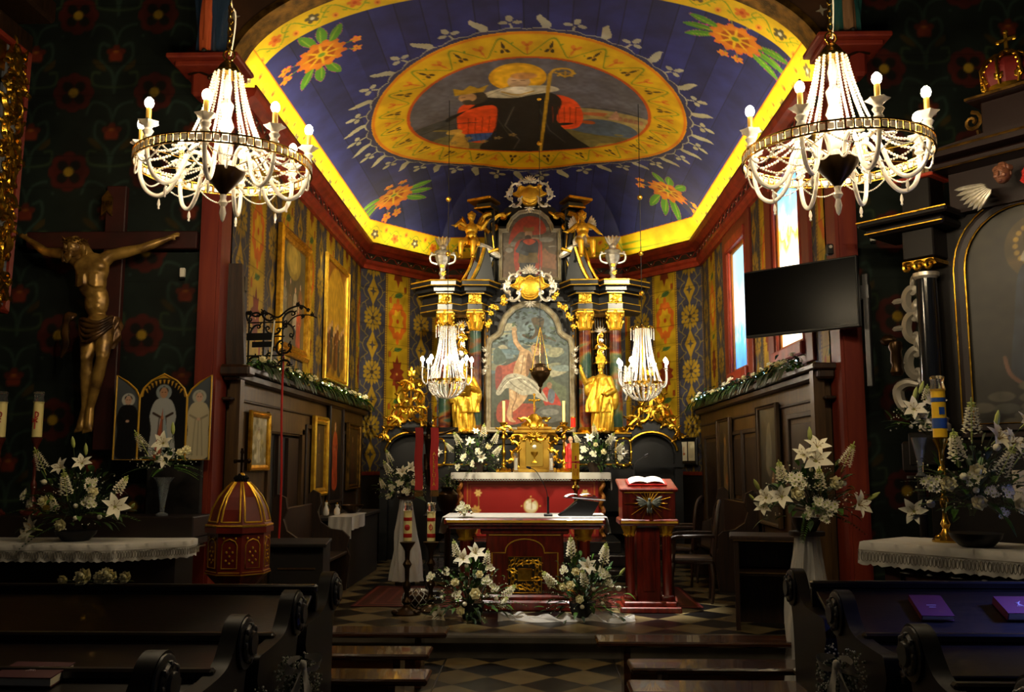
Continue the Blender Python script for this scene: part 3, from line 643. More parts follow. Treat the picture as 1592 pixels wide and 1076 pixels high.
mb = MB(); mb.box((XL+.045, 10.4, 2.14), (.13, 1.5, .2)); mb.box((XL+.045, 9.7, 1.15), (.13, .1, 1.9)); mb.box((XL+.045, 11.1, 1.15), (.13, .12, 1.9))
dr = struct('door_1', mb, 'wood_panel', smooth=False)
mb = MB(); mb.box((XL+.015, 10.4, 1.1), (.03, 1.3, 1.8)); obj('dark_opening', mb, 'beam', dr, smooth=False)
mb = MB(); mb.box((XL+.06, 10.15, 1.1), (.04, .03, 1.8)); mb.box((XL+.05, 10.8, 1.1), (.04, .45, 1.78)); obj('door_leaf', mb, 'wood_dark', dr, smooth=False)
wrr = wainscot('trim_7', 1, None, [(8.85, 9.75, .75, 2.18), (11.0, 11.9, .8, 2.1), (12.0, 12.9, 1.2, 2.1), (13.5, 14.6, .8, 2.1)])
mb = MB(); mb.box((XL+.1, 8.55, 3.1), (.17, .07, 1.0), rot=(0, 0, 0)); mb.v = [(x-(z-2.6)*.06, y, z) for x, y, z in mb.v]; mb.box((XL+.12, 8.5, 2.56), (.3, .2, .1), bev=.02); struct('trim_8', mb, 'wood_dark', smooth=False)
mb = MB(); mb.box((XR-.13, 8.6, 1.4), (.1, .12, 2.4)); mb.box((XL+.1, 8.6, 1.4), (.1, .12, 2.4)); struct('trim_9', mb, 'wood_panel', smooth=False)
# ---- windows of the right wall, daylight behind coloured glass
def win_mat(name, cols, es):
    m = bpy.data.materials.new(name); m.use_nodes = True; n = m.node_tree; b = n.nodes['Principled BSDF']; Lk = n.links.new
    tc = n.nodes.new('ShaderNodeTexCoord'); mp = n.nodes.new('ShaderNodeMapping'); mp.inputs['Scale'].default_value = (1, 1.2, 1)
    sp = n.nodes.new('ShaderNodeSeparateXYZ'); no = n.nodes.new('ShaderNodeTexNoise'); no.inputs['Scale'].default_value = 3.2; no.inputs['Detail'].default_value = 4
    Lk(tc.outputs['Object'], mp.inputs[0]); Lk(mp.outputs[0], no.inputs['Vector']); Lk(tc.outputs['Object'], sp.inputs[0])
    mr = n.nodes.new('ShaderNodeMapRange'); mr.inputs[1].default_value = 2.95; mr.inputs[2].default_value = 4.75; Lk(sp.outputs['Z'], mr.inputs[0])
    ad_ = n.nodes.new('ShaderNodeMath'); ad_.operation = 'MULTIPLY_ADD'; ad_.inputs[1].default_value = .55; Lk(no.outputs['Fac'], ad_.inputs[0])
    sb = n.nodes.new('ShaderNodeMath'); sb.operation = 'SUBTRACT'; sb.inputs[1].default_value = .27; Lk(mr.outputs[0], sb.inputs[0]); Lk(sb.outputs[0], ad_.inputs[2])
    cr = n.nodes.new('ShaderNodeValToRGB'); e = cr.color_ramp.elements
    e[0].position = cols[0][0]; e[0].color = (*lin(cols[0][1]), 1); e[1].position = cols[-1][0]; e[1].color = (*lin(cols[-1][1]), 1)
    for p_, c_ in cols[1:-1]: q = e.new(p_); q.color = (*lin(c_), 1)
    Lk(ad_.outputs[0], cr.inputs[0]); Lk(cr.outputs[0], b.inputs['Emission Color']); b.inputs['Emission Strength'].default_value = es
    b.inputs['Base Color'].default_value = (.02, .02, .02, 1); b.inputs['Roughness'].default_value = .2; MATS[name] = m
win_mat('glass_blue', [(0, '3a70c8'), (.25, '4f96d8'), (.42, 'c8d8e8'), (.6, '9ab4c4'), (.75, '7fb8c8'), (1, '7a9aa0')], 1.6)
win_mat('glass_yellow', [(0, 'e8e0b0'), (.3, 'fff4d0'), (.5, 'fff8e8'), (.62, 'ffe480'), (.72, 'f8c030'), (.85, '70b8e0'), (1, '4aa0e8')], 2.6)
for i, (W_, g) in enumerate(((WY2, 'glass_yellow'), (WY1, 'glass_blue'))):
    y0, y1, z0, z1 = W_; mb = MB()
    for y in (y0-.03, y1+.03): mb.box((XR+.03, y, (z0+z1)/2), (.12, .06, z1-z0+.3), bev=.012)
    mb.box((XR+.02, (y0+y1)/2, z0-.06), (.2, y1-y0+.2, .14), bev=.015); mb.box((XR+.02, (y0+y1)/2, z1+.06), (.16, y1-y0+.2, .14), bev=.012)
    wd_ = struct('window_%d' % (i+1), mb, 'red_trim', smooth=False)
    mb = MB()
    for y in (y0+.03, y1-.03): mb.box((XR+.02, y, (z0+z1)/2), (.03, .03, z1-z0), bev=.01)
    for z in (z0+.03, z1-.03): mb.box((XR+.03, (y0+y1)/2, z), (.05, y1-y0, .06), bev=.01)
    obj('window_frame', mb, mat('window_wood', 'b06a24', .5), wd_, smooth=False)
    mb = MB(); mb.box((XR+.04, (y0+y1)/2, (z0+z1)/2), (.02, y1-y0, z1-z0)); obj('stained_glass', mb, g, wd_, smooth=False)
    mb = MB()
    for y in (y0-.24, y1+.24): mb.box((XR-.01, y, 3.85), (.05, .26, 2.3), bev=.01)
    mb.box((XR-.01, (y0+y1)/2, 2.74), (.05, y1-y0+.3, .2)); mb.box((XR-.01, (y0+y1)/2, (z1+5.0)/2+.05), (.05, y1-y0+.3, 4.9-z1)); obj('window_surround', mb, 'red_paint', wd_, smooth=False)
# ---- steps of the high altar
mb = MB()
for i in range(3): mb.box((X0, (11.9+.32*i+14.2)/2, .275+.15*i), (2.9-.22*i, 14.2-11.9-.32*i, .15), bev=.012)
struct('trim_10', mb, mat('altar_steps', '30302f', .22, var='1c1c1c', vs=3), smooth=False)
# ================================================================ THE HIGH ALTAR
def zshift(mb, dz, dx=0, dy=0): mb.T = Matrix.Translation((dx, dy, dz)); return mb
def spiral(cx, cz, r, a0, turns, y=0, d=1, n=14, grow=.15):
    return [(cx+r*(grow+(1-grow)*(1-t))*math.cos(a0+d*turns*2*PI*t), y, cz+r*(grow+(1-grow)*(1-t))*math.sin(a0+d*turns*2*PI*t)) for t in [i/n for i in range(n+1)]]
def cscroll(mb, cx, cz, s, ang, y=0, flip=1, r=.02, tk=5):
    """a C scroll with curled ends and small leaves"""
    P = [(-.9, .25), (-.72, .42), (-.5, .3), (-.6, .1), (-.85, .05), (-.95, .35), (-.6, .75), (0, .9), (.6, .75), (.95, .35), (.85, .05), (.6, .1), (.5, .3), (.72, .42), (.9, .25)][1:-1]
    c, n = math.cos(ang), math.sin(ang); Q = []
    for x, z in P: x *= flip*s; z = (z-.4)*s; Q.append((cx+x*c-z*n, y, cz+x*n+z*c))
    Q = crv(Q, 3); k = len(Q); mb.tube(Q, [r*(.45+.75*math.sin(PI*i/(k-1))) for i in range(k)], tk)
    for t in (.3, .5, .7):
        p = Q[int(t*(k-1))]; q = Vector((p[0]-cx, 0, p[2]-cz)).normalized(); a = math.atan2(q.z, q.x)
        mb.ball((p[0]+q.x*r*1.6, y-r*.4, p[2]+q.z*r*1.6), (r*1.9, r*.8, r*.8), 6, 4, rot=(0, -a, 0))
    return mb
def leafy(mb, cx, cz, y, L, ang, w=.3, d=.3):
    for k, (a, l) in enumerate(((0, 1), (.55, .72), (-.55, .72), (1.05, .45), (-1.05, .45))):
        aa = ang+a; mb.ball((cx+math.cos(aa)*L*l*.5, y-L*d*.3, cz+math.sin(aa)*L*l*.5), (L*l*.52, L*d*.35, L*w*.38), 7, 4, rot=(0, -aa, 0))
    return mb
def shell(mb, cx, cz, y, r, a0=PI/2, spread=1.3, n=7):
    for i in range(n):
        a = a0-spread+2*spread*i/(n-1); mb.ball((cx+math.cos(a)*r*.55, y-r*.12, cz+math.sin(a)*r*.55), (r*.5, r*.16, r*.13), 7, 4, rot=(0, -a, 0))
    mb.ball((cx, y-r*.15, cz), r*.2, 8, 5); return mb
def marble_mat():
    m = bpy.data.materials.new('painted_marble'); m.use_nodes = True; n = m.node_tree; b = n.nodes['Principled BSDF']; Lk = n.links.new
    tc = n.nodes.new('ShaderNodeTexCoord'); mp = n.nodes.new('ShaderNodeMapping'); mp.inputs['Scale'].default_value = (.8, .8, 1.6); mp.inputs['Location'].default_value = (3.2, 1, .35)
    no = n.nodes.new('ShaderNodeTexNoise'); no.inputs['Scale'].default_value = 1.3; no.inputs['Detail'].default_value = 6; no.inputs['Distortion'].default_value = .6
    cr = n.nodes.new('ShaderNodeValToRGB'); e = cr.color_ramp.elements; e[0].position = .28; e[0].color = (*lin('20302c'), 1); e[1].position = .72; e[1].color = (*lin('28403c'), 1)
    for p_, c_ in ((.38, '34503f'), (.43, '6a6a3c'), (.47, '8a4c20'), (.51, '5c2016'), (.55, '40261e'), (.59, '7a4a24'), (.63, '3c5444')): q = e.new(p_); q.color = (*lin(c_), 1)
    Lk(tc.outputs['Object'], mp.inputs[0]); Lk(mp.outputs[0], no.inputs['Vector']); Lk(no.outputs['Fac'], cr.inputs[0]); Lk(cr.outputs[0], b.inputs['Base Color']); b.inputs['Roughness'].default_value = .22; MATS['painted_marble'] = m
marble_mat()
AY = 14.0
RT = thing('high_altar_retable', 'tall black and gold baroque altar retable with four marbled columns and two paintings', 'altarpiece', (X0, AY, .65))
def A(): return zshift(MB(), -.65)
def ent_path(sx, o=0):      # plan of one entablature block, from the outer end inwards (x, y) with outward offset o
    P = [(1.72, 0), (1.42, -.28), (1.18, -.28), (1.06, -.14), (.96, -.28), (.72, -.28), (.62, -.02)]
    out = []
    for i, p in enumerate(P):
        a = Vector(P[max(0, i-1)]); b = Vector(P[min(len(P)-1, i+1)]); d = (b-a).normalized(); n = Vector((d.y, -d.x)); n = -n if n.y > 0 else n
        q = Vector(p)+n*o; out.append((q.x*sx, q.y))
    return out
def tier(mb, sx, o, z0, z1, y1=.3, P0=None):
    P = ent_path(sx, o); P = P+[(P[-1][0], y1), (P[0][0], y1)]
    if sx > 0: P = P[::-1]
    mb.prism(P, z0, z1); return mb
# pedestal zone
mb = A(); mb.box((0, .1, 1.1), (3.0, .5, .9), bev=.01); mb.box((0, .05, 1.62), (3.1, .6, .14), bev=.02); mb.box((0, .12, 2.02), (3.0, .34, .1), bev=.02)
for sx in (-1, 1):
    for x in (.84, 1.3): mb.box((sx*x, -.14, 1.85), (.36, .42, .5), bev=.01); mb.box((sx*x, -.14, 2.1), (.42, .48, .07), bev=.02); mb.box((sx*x, -.14, 1.62), (.42, .48, .08), bev=.02)
    mb.box((sx*1.3, -.16, 1.3), (.5, .5, .62), bev=.01)
mb.box((0, .12, 1.8), (3.0, .3, .4)); obj('pedestal', mb, 'black_marble_deep', RT, smooth=False)
mb = A()
for z, o in ((2.14, .25), (1.68, .27), (1.56, .27)):
    for sx in (-1, 1):
        for x in (.84, 1.3): mb.box((sx*x, -.14, z), (.40, .46, .018))
obj('pedestal_gilding', mb, 'gold', RT, smooth=False)
for sx in (-1, 1):      # oval cartouches on the pedestals
    mb = A(); c = sx*1.37; pts = [(c+.115*math.copysign(abs(math.cos(t))**.6, math.cos(t)), -.43, 1.86+.2*math.copysign(abs(math.sin(t))**.6, math.sin(t))) for t in np.linspace(0, 2*PI, 25)[:-1]]
    mb.tube(pts, .014, 6, True)
    for i in range(0, 24, 3): mb.ball(pts[i], .02, 6, 4)
    cq = obj('cartouche_frame', mb, 'gold', RT)
    mb = A(); 
    for k in range(4): cscroll(mb, c, 1.86, .05, k*PI/2, -.42, 1, .01)
    obj('cartouche_ornament', mb, 'silver', cq)
# back board and wings
mb = A(); mb.box((0, .16, 3.15), (1.5, .1, 2.3)); mb.box((0, .2, 3.1), (2.7, .08, 2.1))
for sx in (-1, 1): mb.box((sx*.66, .05, 3.1), (.1, .2, 2.0), bev=.01)
mb.front([(-.6, 4.2), (-.72, 4.45), (-.6, 4.62), (.6, 4.62), (.72, 4.45), (.6, 4.2)], .05, .25)
obj('backboard', mb, 'black_marble', RT, smooth=False)
for sx in (-1, 1):      # fluted gilt pilasters behind the statues, with a cross bar
    mb = A()
    for k in range(9): mb.tube([(sx*(.88+.04*k), .1, 2.2), (sx*(.88+.04*k), .1, 4.0)], .012, 5)
    for z in (3.72, 2.3): mb.box((sx*1.05, .08, z), (.46, .05, .03))
    mb.box((sx*1.05, .08, 3.98), (.46, .06, .06))
    mb.tube([(sx*.7, -.06, 2.2), (sx*.7, -.06, 4.0)], .012, 5)
    for k in range(14): mb.ball((sx*.66, -.07, 2.3+k*.12), (.02, .015, .045), 6, 4)
    obj('fluted_pilaster', mb, 'gold_dull', RT)
# columns
for sx in (-1, 1):
    for x in (.84, 1.3):
        cx = sx*x; mb = A(); mb.lathe([(.098, 2.22), (.1, 2.5), (.098, 3.0), (.088, 3.72)], (cx, -.14, 0), 28); c = obj('column', mb, 'painted_marble', RT)
        mb = A(); mb.lathe([(.14, 2.13), (.14, 2.16), (.125, 2.17), (.13, 2.19), (.115, 2.205), (.105, 2.23), (.1, 2.235)], (cx, -.14, 0), 28); obj('column_base', mb, 'gold', c)
        mb = A(); mb.lathe([(.086, 3.70), (.098, 3.715), (.088, 3.73), (.085, 3.84), (.12, 3.95), (.13, 3.97), (0, 3.97)], (cx, -.14, 0), 20)
        for i in range(8):
            a = 2*PI*i/8; dx, dy = math.cos(a), math.sin(a)
            mb.tube([(cx+dx*.085, -.14+dy*.085, 3.74), (cx+dx*.1, -.14+dy*.1, 3.82), (cx+dx*.135, -.14+dy*.135, 3.85), (cx+dx*.13, -.14+dy*.13, 3.83)], [.02, .026, .02, .01], 6)
        for i in range(4):
            a = PI/4+i*PI/2; dx, dy = math.cos(a), math.sin(a); p = Vector((cx+dx*.15, -.14+dy*.15, 3.93)); mb.ball(p, (.032, .032, .032), 8, 5)
            mb.tube([(cx+dx*.08, -.14+dy*.08, 3.82), (cx+dx*.12, -.14+dy*.12, 3.9), p], [.02, .02, .014], 6)
            a += PI/4; dx, dy = math.cos(a), math.sin(a); mb.ball((cx+dx*.12, -.14+dy*.12, 3.98), (.03, .03, .04), 8, 5)
        mb.box((cx, -.14, 3.985), (.26, .26, .03), bev=.006); obj('capital', mb, 'gold_leaf', c)
# entablature with gilt edges
for sx in (-1, 1):
    mb = A(); tier(mb, sx, -.02, 4.0, 4.12); tier(mb, sx, -.05, 4.12, 4.26); tier(mb, sx, .03, 4.26, 4.30); tier(mb, sx, .09, 4.30, 4.37); tier(mb, sx, .17, 4.37, 4.45)
    e = obj('entablature', mb, 'black_marble', RT, smooth=False); mb = A()
    for o, z, r in ((-.015, 4.02, .009), (-.015, 4.12, .008), (.035, 4.265, .008), (.175, 4.375, .008), (.175, 4.45, .012)): mb.tube([(x, y, z) for x, y in ent_path(sx, o)], r, 5)
    obj('gilt_edge', mb, 'gold_leaf', e, smooth=False)
    for x in (.84, 1.3):
        mb = A(); mb.box((sx*x, -.27, 4.19), (.2, .04, .13), bev=.01)
        for k in range(4): cscroll(mb, sx*x, 4.19, .05, k*PI/2+.4, -.30, 1, .012)
        obj('frieze_ornament', mb, 'gold_leaf', e)
# frames of the two paintings
def mirror(P): return P+[(-x, z) for x, z in reversed(P) if abs(x) > 1e-6]
F1 = mirror([(-.60, 2.24), (-.60, 3.46), (-.58, 3.56), (-.48, 3.62), (-.42, 3.68), (-.40, 3.78), (-.34, 3.92), (-.22, 4.04), (-.1, 4.09), (0, 4.1)])
F2 = mirror([(-.43, 4.56), (-.43, 5.28), (-.33, 5.28), (-.31, 5.38), (-.25, 5.49), (-.15, 5.57), (0, 5.6)])
for F, dep in ((F1, -.05), (F2, -.04)):
    w_ = .09 if F is F1 else .06
    mb = A(); mb.sweep(F, [(0, dep+.03), (0, dep-.03), (-w_*.25, dep-.05), (-w_*.4, dep-.02), (-w_*.75, dep-.07), (-w_, dep-.03), (-w_, dep+.1), (0, dep+.1)]); mb.add([], [])
    f = obj('picture_frame', mb, mat('frame_silver_gold', 'cfc8b0', .4, .45, var='a89c80', vs=12), RT, ang=50)
    if F is F1:
        for sx in (-1, 1):
            mb = A()
            for k in range(5): leafy(mb, sx*.69, 3.05+k*.09, -.1, .09, PI/2+sx*(.8 if k % 2 else -.6))
            mb.ball((sx*.7, -.1, 3.1), .04, 8, 5); mb.ball((sx*.7, -.1, 3.42), .035, 8, 5)
            obj('frame_ornament', mb, 'silver', f)
def inpoly(P):
    p = np.array(P)
    def f(X, Z):
        ins = np.zeros(X.shape, bool)
        for i in range(len(p)):
            x1, y1 = p[i-1]; x2, y2 = p[i]
            if y1 == y2: continue
            ins ^= ((y1 > Z) != (y2 > Z)) & (X < (x2-x1)*(Z-y1)/(y2-y1)+x1)
        return ins
    return f
cv = Cv(1.24, 1.9, .0062, '6a7880'); cv.grad('3c402a', '56666e')
def zp(*P): return [((x-490)*.002716+.07, (545-y)*.002716+.05) for x, y in P]
for i in range(34): cv.ell(R_.uniform(0, 1.24), R_.uniform(.75, 1.6), R_.uniform(.08, .26), R_.uniform(.03, .08), R_.choice(['7c8068', '66787c', '8c8c70', '70807c', '587078', '98947a']), R_.uniform(-.3, .3))
cv.poly(zp((760, 330), (800, 260), (830, 300), (895, 330), (895, 420), (760, 420)), '566048'); cv.poly(zp((490, 470), (895, 430), (895, 560), (490, 560)), '2c2a1a'); cv.blob(zp((490, 120), (520, 110), (560, 180), (490, 200)), '4a5a52')
cv.blob(zp((700, 190), (745, 110), (735, 40), (700, 60), (650, 40), (655, 28), (705, 40), (720, 0), (700, -60), (770, -60), (765, 20), (830, 60), (835, 72), (775, 60), (775, 160), (760, 330), (700, 330)), '4a3e2a')
for i in range(150):
    x, y = R_.uniform(490, 895), R_.uniform(-170, 95)
    if 560 < x < 640 and y > -20: continue
    q = zp((x, y))[0]; cv.ell(q[0], q[1], R_.uniform(.015, .05), R_.uniform(.008, .02), R_.choice(['1e2c28', '2c3c34', '18221e', '3a4836', '46563e']), R_.uniform(-.8, .8))
cv.blob(zp((500, 220), (560, 205), (625, 180), (600, 250), (560, 300), (505, 350)), '9a4c3a'); cv.blob(zp((500, 230), (530, 215), (530, 330), (500, 340)), '7c3428')
cv.blob(zp((510, 430), (560, 400), (640, 420), (720, 430), (700, 500), (600, 540), (510, 520)), '8a3a26'); cv.blob(zp((760, 350), (800, 330), (850, 390), (860, 440), (780, 440)), '9c3020'); cv.blob(zp((800, 340), (830, 360), (820, 420), (790, 400)), '5c6670'); cv.ell(*zp((800, 320))[0], .04, .05, '8a6a50')
cv.blob(zp((740, 450), (800, 430), (870, 440), (890, 500), (800, 530), (720, 500)), '4c4e48'); cv.ell(*zp((800, 470))[0], .14, .05, '6a6c66')
F_, Fd, Fl = 'b09068', '7c5c40', 'ccb088'
cv.line(zp((668, 135), (640, 115), (612, 75), (602, 20)), .075, Fd); cv.line(zp((668, 130), (636, 108), (608, 68), (600, 18)), .06, F_); cv.ell(*zp((603, 2))[0], .04, .035, F_)
cv.blob(zp((640, 120), (690, 125), (705, 170), (692, 230), (668, 275), (600, 262), (606, 205), (625, 160)), F_); cv.blob(zp((680, 140), (703, 170), (692, 230), (672, 270), (668, 210)), Fd); cv.ell(*zp((645, 170))[0], .05, .06, Fl); cv.ell(*zp((640, 220))[0], .04, .06, Fl); cv.line(zp((655, 150), (648, 210), (640, 255)), .01, Fd)
cv.line(zp((700, 150), (725, 210), (710, 260)), .05, F_); cv.line(zp((706, 155), (733, 212), (718, 262)), .015, Fd)
cv.blob(zp((575, 320), (620, 320), (618, 400), (592, 450), (590, 500), (612, 525), (575, 520), (560, 480), (575, 410)), F_); cv.blob(zp((640, 350), (680, 370), (640, 430), (590, 470), (600, 430)), F_); cv.line(zp((615, 340), (612, 400), (590, 450), (592, 500)), .016, Fd); cv.ell(*zp((590, 370))[0], .025, .07, Fl, .2)
cv.blob(zp((700, 95), (735, 85), (755, 110), (745, 145), (715, 150), (698, 125)), F_); cv.blob(zp((705, 95), (740, 80), (768, 100), (762, 150), (748, 120), (725, 98)), '6a4420'); cv.ell(*zp((718, 118))[0], .008, .006, '3a2414'); cv.ell(*zp((736, 122))[0], .008, .006, '3a2414'); cv.line(zp((720, 135), (732, 137)), .008, '7a3424')
cv.blob(zp((500, 360), (530, 300), (560, 262), (610, 252), (670, 270), (720, 300), (760, 350), (792, 412), (745, 395), (700, 372), (650, 376), (600, 350), (560, 335), (520, 375)), 'a8a490')
for P_ in (((520, 350), (560, 300), (600, 285)), ((600, 260), (640, 300), (700, 340)), ((560, 280), (600, 320), (650, 350)), ((680, 290), (730, 340), (780, 400)), ((530, 320), (575, 280), (660, 290))): cv.curve(zp(*P_), .012, '74705e')
for P_ in (((540, 330), (580, 290), (640, 275)), ((650, 290), (700, 325), (750, 370))): cv.curve(zp(*P_), .014, 'd0ccb8')
cv.noise(.16, 8, 4)
f1 = obj('altar_painting', flat_canvas(cv, mask=lambda X, Z: inpoly([(x, z-2.22) for x, z in F1])(X, Z)), None, RT, (0, -.045, 2.22-.65))
cv = Cv(.9, 1.08, .0065, '5c5038'); cv.grad('6a4a28', '5c5a50')
for i in range(20): cv.ell(R_.uniform(0, .9), R_.uniform(.45, .9), R_.uniform(.05, .15), .04, R_.choice(['7c6c54', '8a8478', '5c4c38', 'a09070']), 0)
cv.poly([(.6, .2), (.62, .42), (.68, .5), (.74, .42), (.85, .38), (.85, .15)], '8a5c3c'); cv.blob([(.12, .55), (.2, .85), (.4, 1.0), (.62, .95), (.7, .75), (.5, .7), (.3, .75)], 'b03818')
cv.blob([(.25, .1), (.2, .4), (.28, .62), (.6, .62), (.64, .4), (.62, .12), (.5, .06)], 'a83418'); cv.blob([(.3, .14), (.28, .45), (.32, .62), (.55, .62), (.58, .45), (.5, .12), (.4, .04)], '2c2c2e')
cv.line([(.36, .3), (.35, .06)], .07, '3a3c40'); cv.line([(.48, .3), (.5, .06)], .07, '44464a'); cv.poly([(.3, .42), (.56, .42), (.58, .26), (.26, .26)], '6a5424'); cv.line([(.32, .56), (.26, .45), (.4, .4)], .06, '44464a')
cv.ell(.43, .72, .06, .075, 'b08460'); cv.poly([(.35, .76), (.51, .76), (.52, .84), (.43, .81), (.35, .84)], '8a6420'); cv.ell(.42, .66, .05, .04, '3a2818'); cv.blob([(.34, .6), (.43, .64), (.54, .6), (.44, .54)], 'b8401c')
cv.noise(.15, 9, 5); cv.a *= .72
obj('upper_painting', flat_canvas(cv, mask=lambda X, Z: inpoly([(x, z-4.54) for x, z in F2])(X, Z)), None, RT, (0, -.035, 4.54-.65))
# upper storey body, side volutes, broken pediment pieces
mb = A(); mb.box((0, .12, 5.0), (1.06, .2, 1.1)); mb.front([(-.53, 5.4), (-.4, 5.68), (-.2, 5.8), (.2, 5.8), (.4, 5.68), (.53, 5.4)], .02, .22)
for sx in (-1, 1):
    mb.box((sx*.6, .02, 5.05), (.17, .22, 1.25), rot=(0, 0, sx*.3), bev=.01)
    mb.box((sx*.66, -.04, 5.68), (.26, .34, .10), rot=(0, sx*.0, sx*.35), bev=.02)
    pts = crv([(sx*.56, -.1, 5.5), (sx*.66, -.1, 5.42), (sx*.64, -.1, 5.15), (sx*.6, -.1, 4.9), (sx*.68, -.1, 4.65)], 5); mb.tube(pts, .05, 8)
    P = [(.55, 4.45), (.98, 4.45), (.92, 4.62), (.84, 4.8), (.80, 5.0), (.66, 4.98), (.6, 4.8)]; P = [(sx*x, z) for x, z in P]; mb.front(P if sx < 0 else P[::-1], -.28, .1)
obj('upper_storey', mb, 'black_marble', RT, ang=30)
for sx in (-1, 1):
    mb = A(); mb.box((sx*.72, -.1, 5.76), (.40, .42, .045), rot=(0, sx*.06, sx*.35), bev=.012); mb.box((sx*.68, -.06, 5.64), (.28, .34, .02), rot=(0, 0, sx*.35))
    mb.tube(crv([(sx*.6, -.15, 5.56), (sx*.72, -.15, 5.5), (sx*.7, -.15, 5.32), (sx*.63, -.14, 5.26)], 4), [.045]*7+[.035]*6, 7)
    cscroll(mb, sx*.5, 5.46, .14, sx*-.9, -.06, sx, .035)
    mb.tube(crv([(sx*.58, -.1, 5.22), (sx*.56, -.1, 4.95), (sx*.6, -.1, 4.7)], 4), .012, 5)
    mb.tube(crv([(sx*1.04, -.3, 4.46), (sx*.92, -.3, 4.68), (sx*.86, -.3, 4.9), (sx*.8, -.3, 5.02)], 5), .022, 6)
    mb.tube(crv([(sx*.9, -.3, 4.46), (sx*.8, -.3, 4.66), (sx*.74, -.3, 4.84), (sx*.7, -.3, 4.98)], 5), .03, 6)
    mb.box((sx*.62, -.2, 4.93), (.3, .12, .05), rot=(0, sx*.3, 0), bev=.01)
    obj('upper_gilding', mb, 'gold', RT)
for sx in (-1, 1):
    mb = A(); mb.tube(crv([(sx*.46, -.16, 4.86), (sx*.6, -.2, 4.95), (sx*.74, -.24, 5.02), (sx*.84, -.26, 5.04)], 5), [.03, .04, .05, .055, .06, .06, .06, .06, .055, .05, .05, .05, .045, .04, .035, .03], 7)
    obj('garland_roll', mb, 'silver', RT)
# crowning and middle cartouches: gilt shield in silver rocaille
def cartouche(cx, cz, s, y):
    mb = A(); P = [(0, -.5), (.28, -.42), (.5, -.1), (.85, .08), (.62, .2), (.5, .5), (.22, .42), (0, .52)]; P = [(x*s, z*s) for x, z in P]; P = [(-x, z) for x, z in P[::-1] if x > 0]+P
    pts = crv([(cx+x, 0, cz+z) for x, z in P], 3, True)
    mb.front([(p[0], p[2]) for p in pts], y-.02, y+.05); mb.ball((cx, y-.01, cz+.02*s), (.5*s, .09*s, .4*s), 16, 8); mb.tube([(p[0]*.86+cx*.14, y-.03, p[2]*.86+cz*.14) for p in pts], .03*s, 5, True); c = obj('cartouche_shield', mb, 'gold_leaf', RT, ang=60)
    mb = A(); shell(mb, cx, cz+.62*s, y-.03, .34*s, PI/2, 1.4, 9); shell(mb, cx, cz-.62*s, y-.03, .26*s, -PI/2, 1.6, 7)
    for sx in (-1, 1):
        cscroll(mb, cx+sx*.72*s, cz+.42*s, .22*s, -sx*.6, y-.03, sx, .05*s); cscroll(mb, cx+sx*.95*s, cz-.02*s, .22*s, -sx*1.8, y-.03, sx, .05*s)
        cscroll(mb, cx+sx*.6*s, cz-.38*s, .26*s, sx*2.4, y-.03, sx, .055*s); cscroll(mb, cx+sx*.38*s, cz+.62*s, .16*s, sx*-.2, y-.03, sx, .045*s)
        for a, L in ((.2, .3), (.9, .28), (-.7, .26)): leafy(mb, cx+sx*.85*s, cz+.1*s, y-.03, L*s, a if sx > 0 else PI-a, .4)
    obj('cartouche_rocaille', mb, 'silver', c)
cartouche(0, 5.84, .33, -.16); cartouche(0, 4.36, .37, -.26)
for sx in (-1, 1):      # gilt and silver floral hangings either side of the arch
    mb = A()
    for k, (x, z) in enumerate(((.36, 4.2), (.44, 4.14), (.5, 4.06), (.58, 3.98), (.62, 3.88), (.64, 3.78), (.4, 4.26), (.55, 4.1))):
        leafy(mb, sx*x, z, -.1, .1, R_.uniform(0, 6), .4); mb.ball((sx*x, -.13, z), .028, 7, 5)
    obj('hanging_flowers', mb, 'gold_leaf', RT)
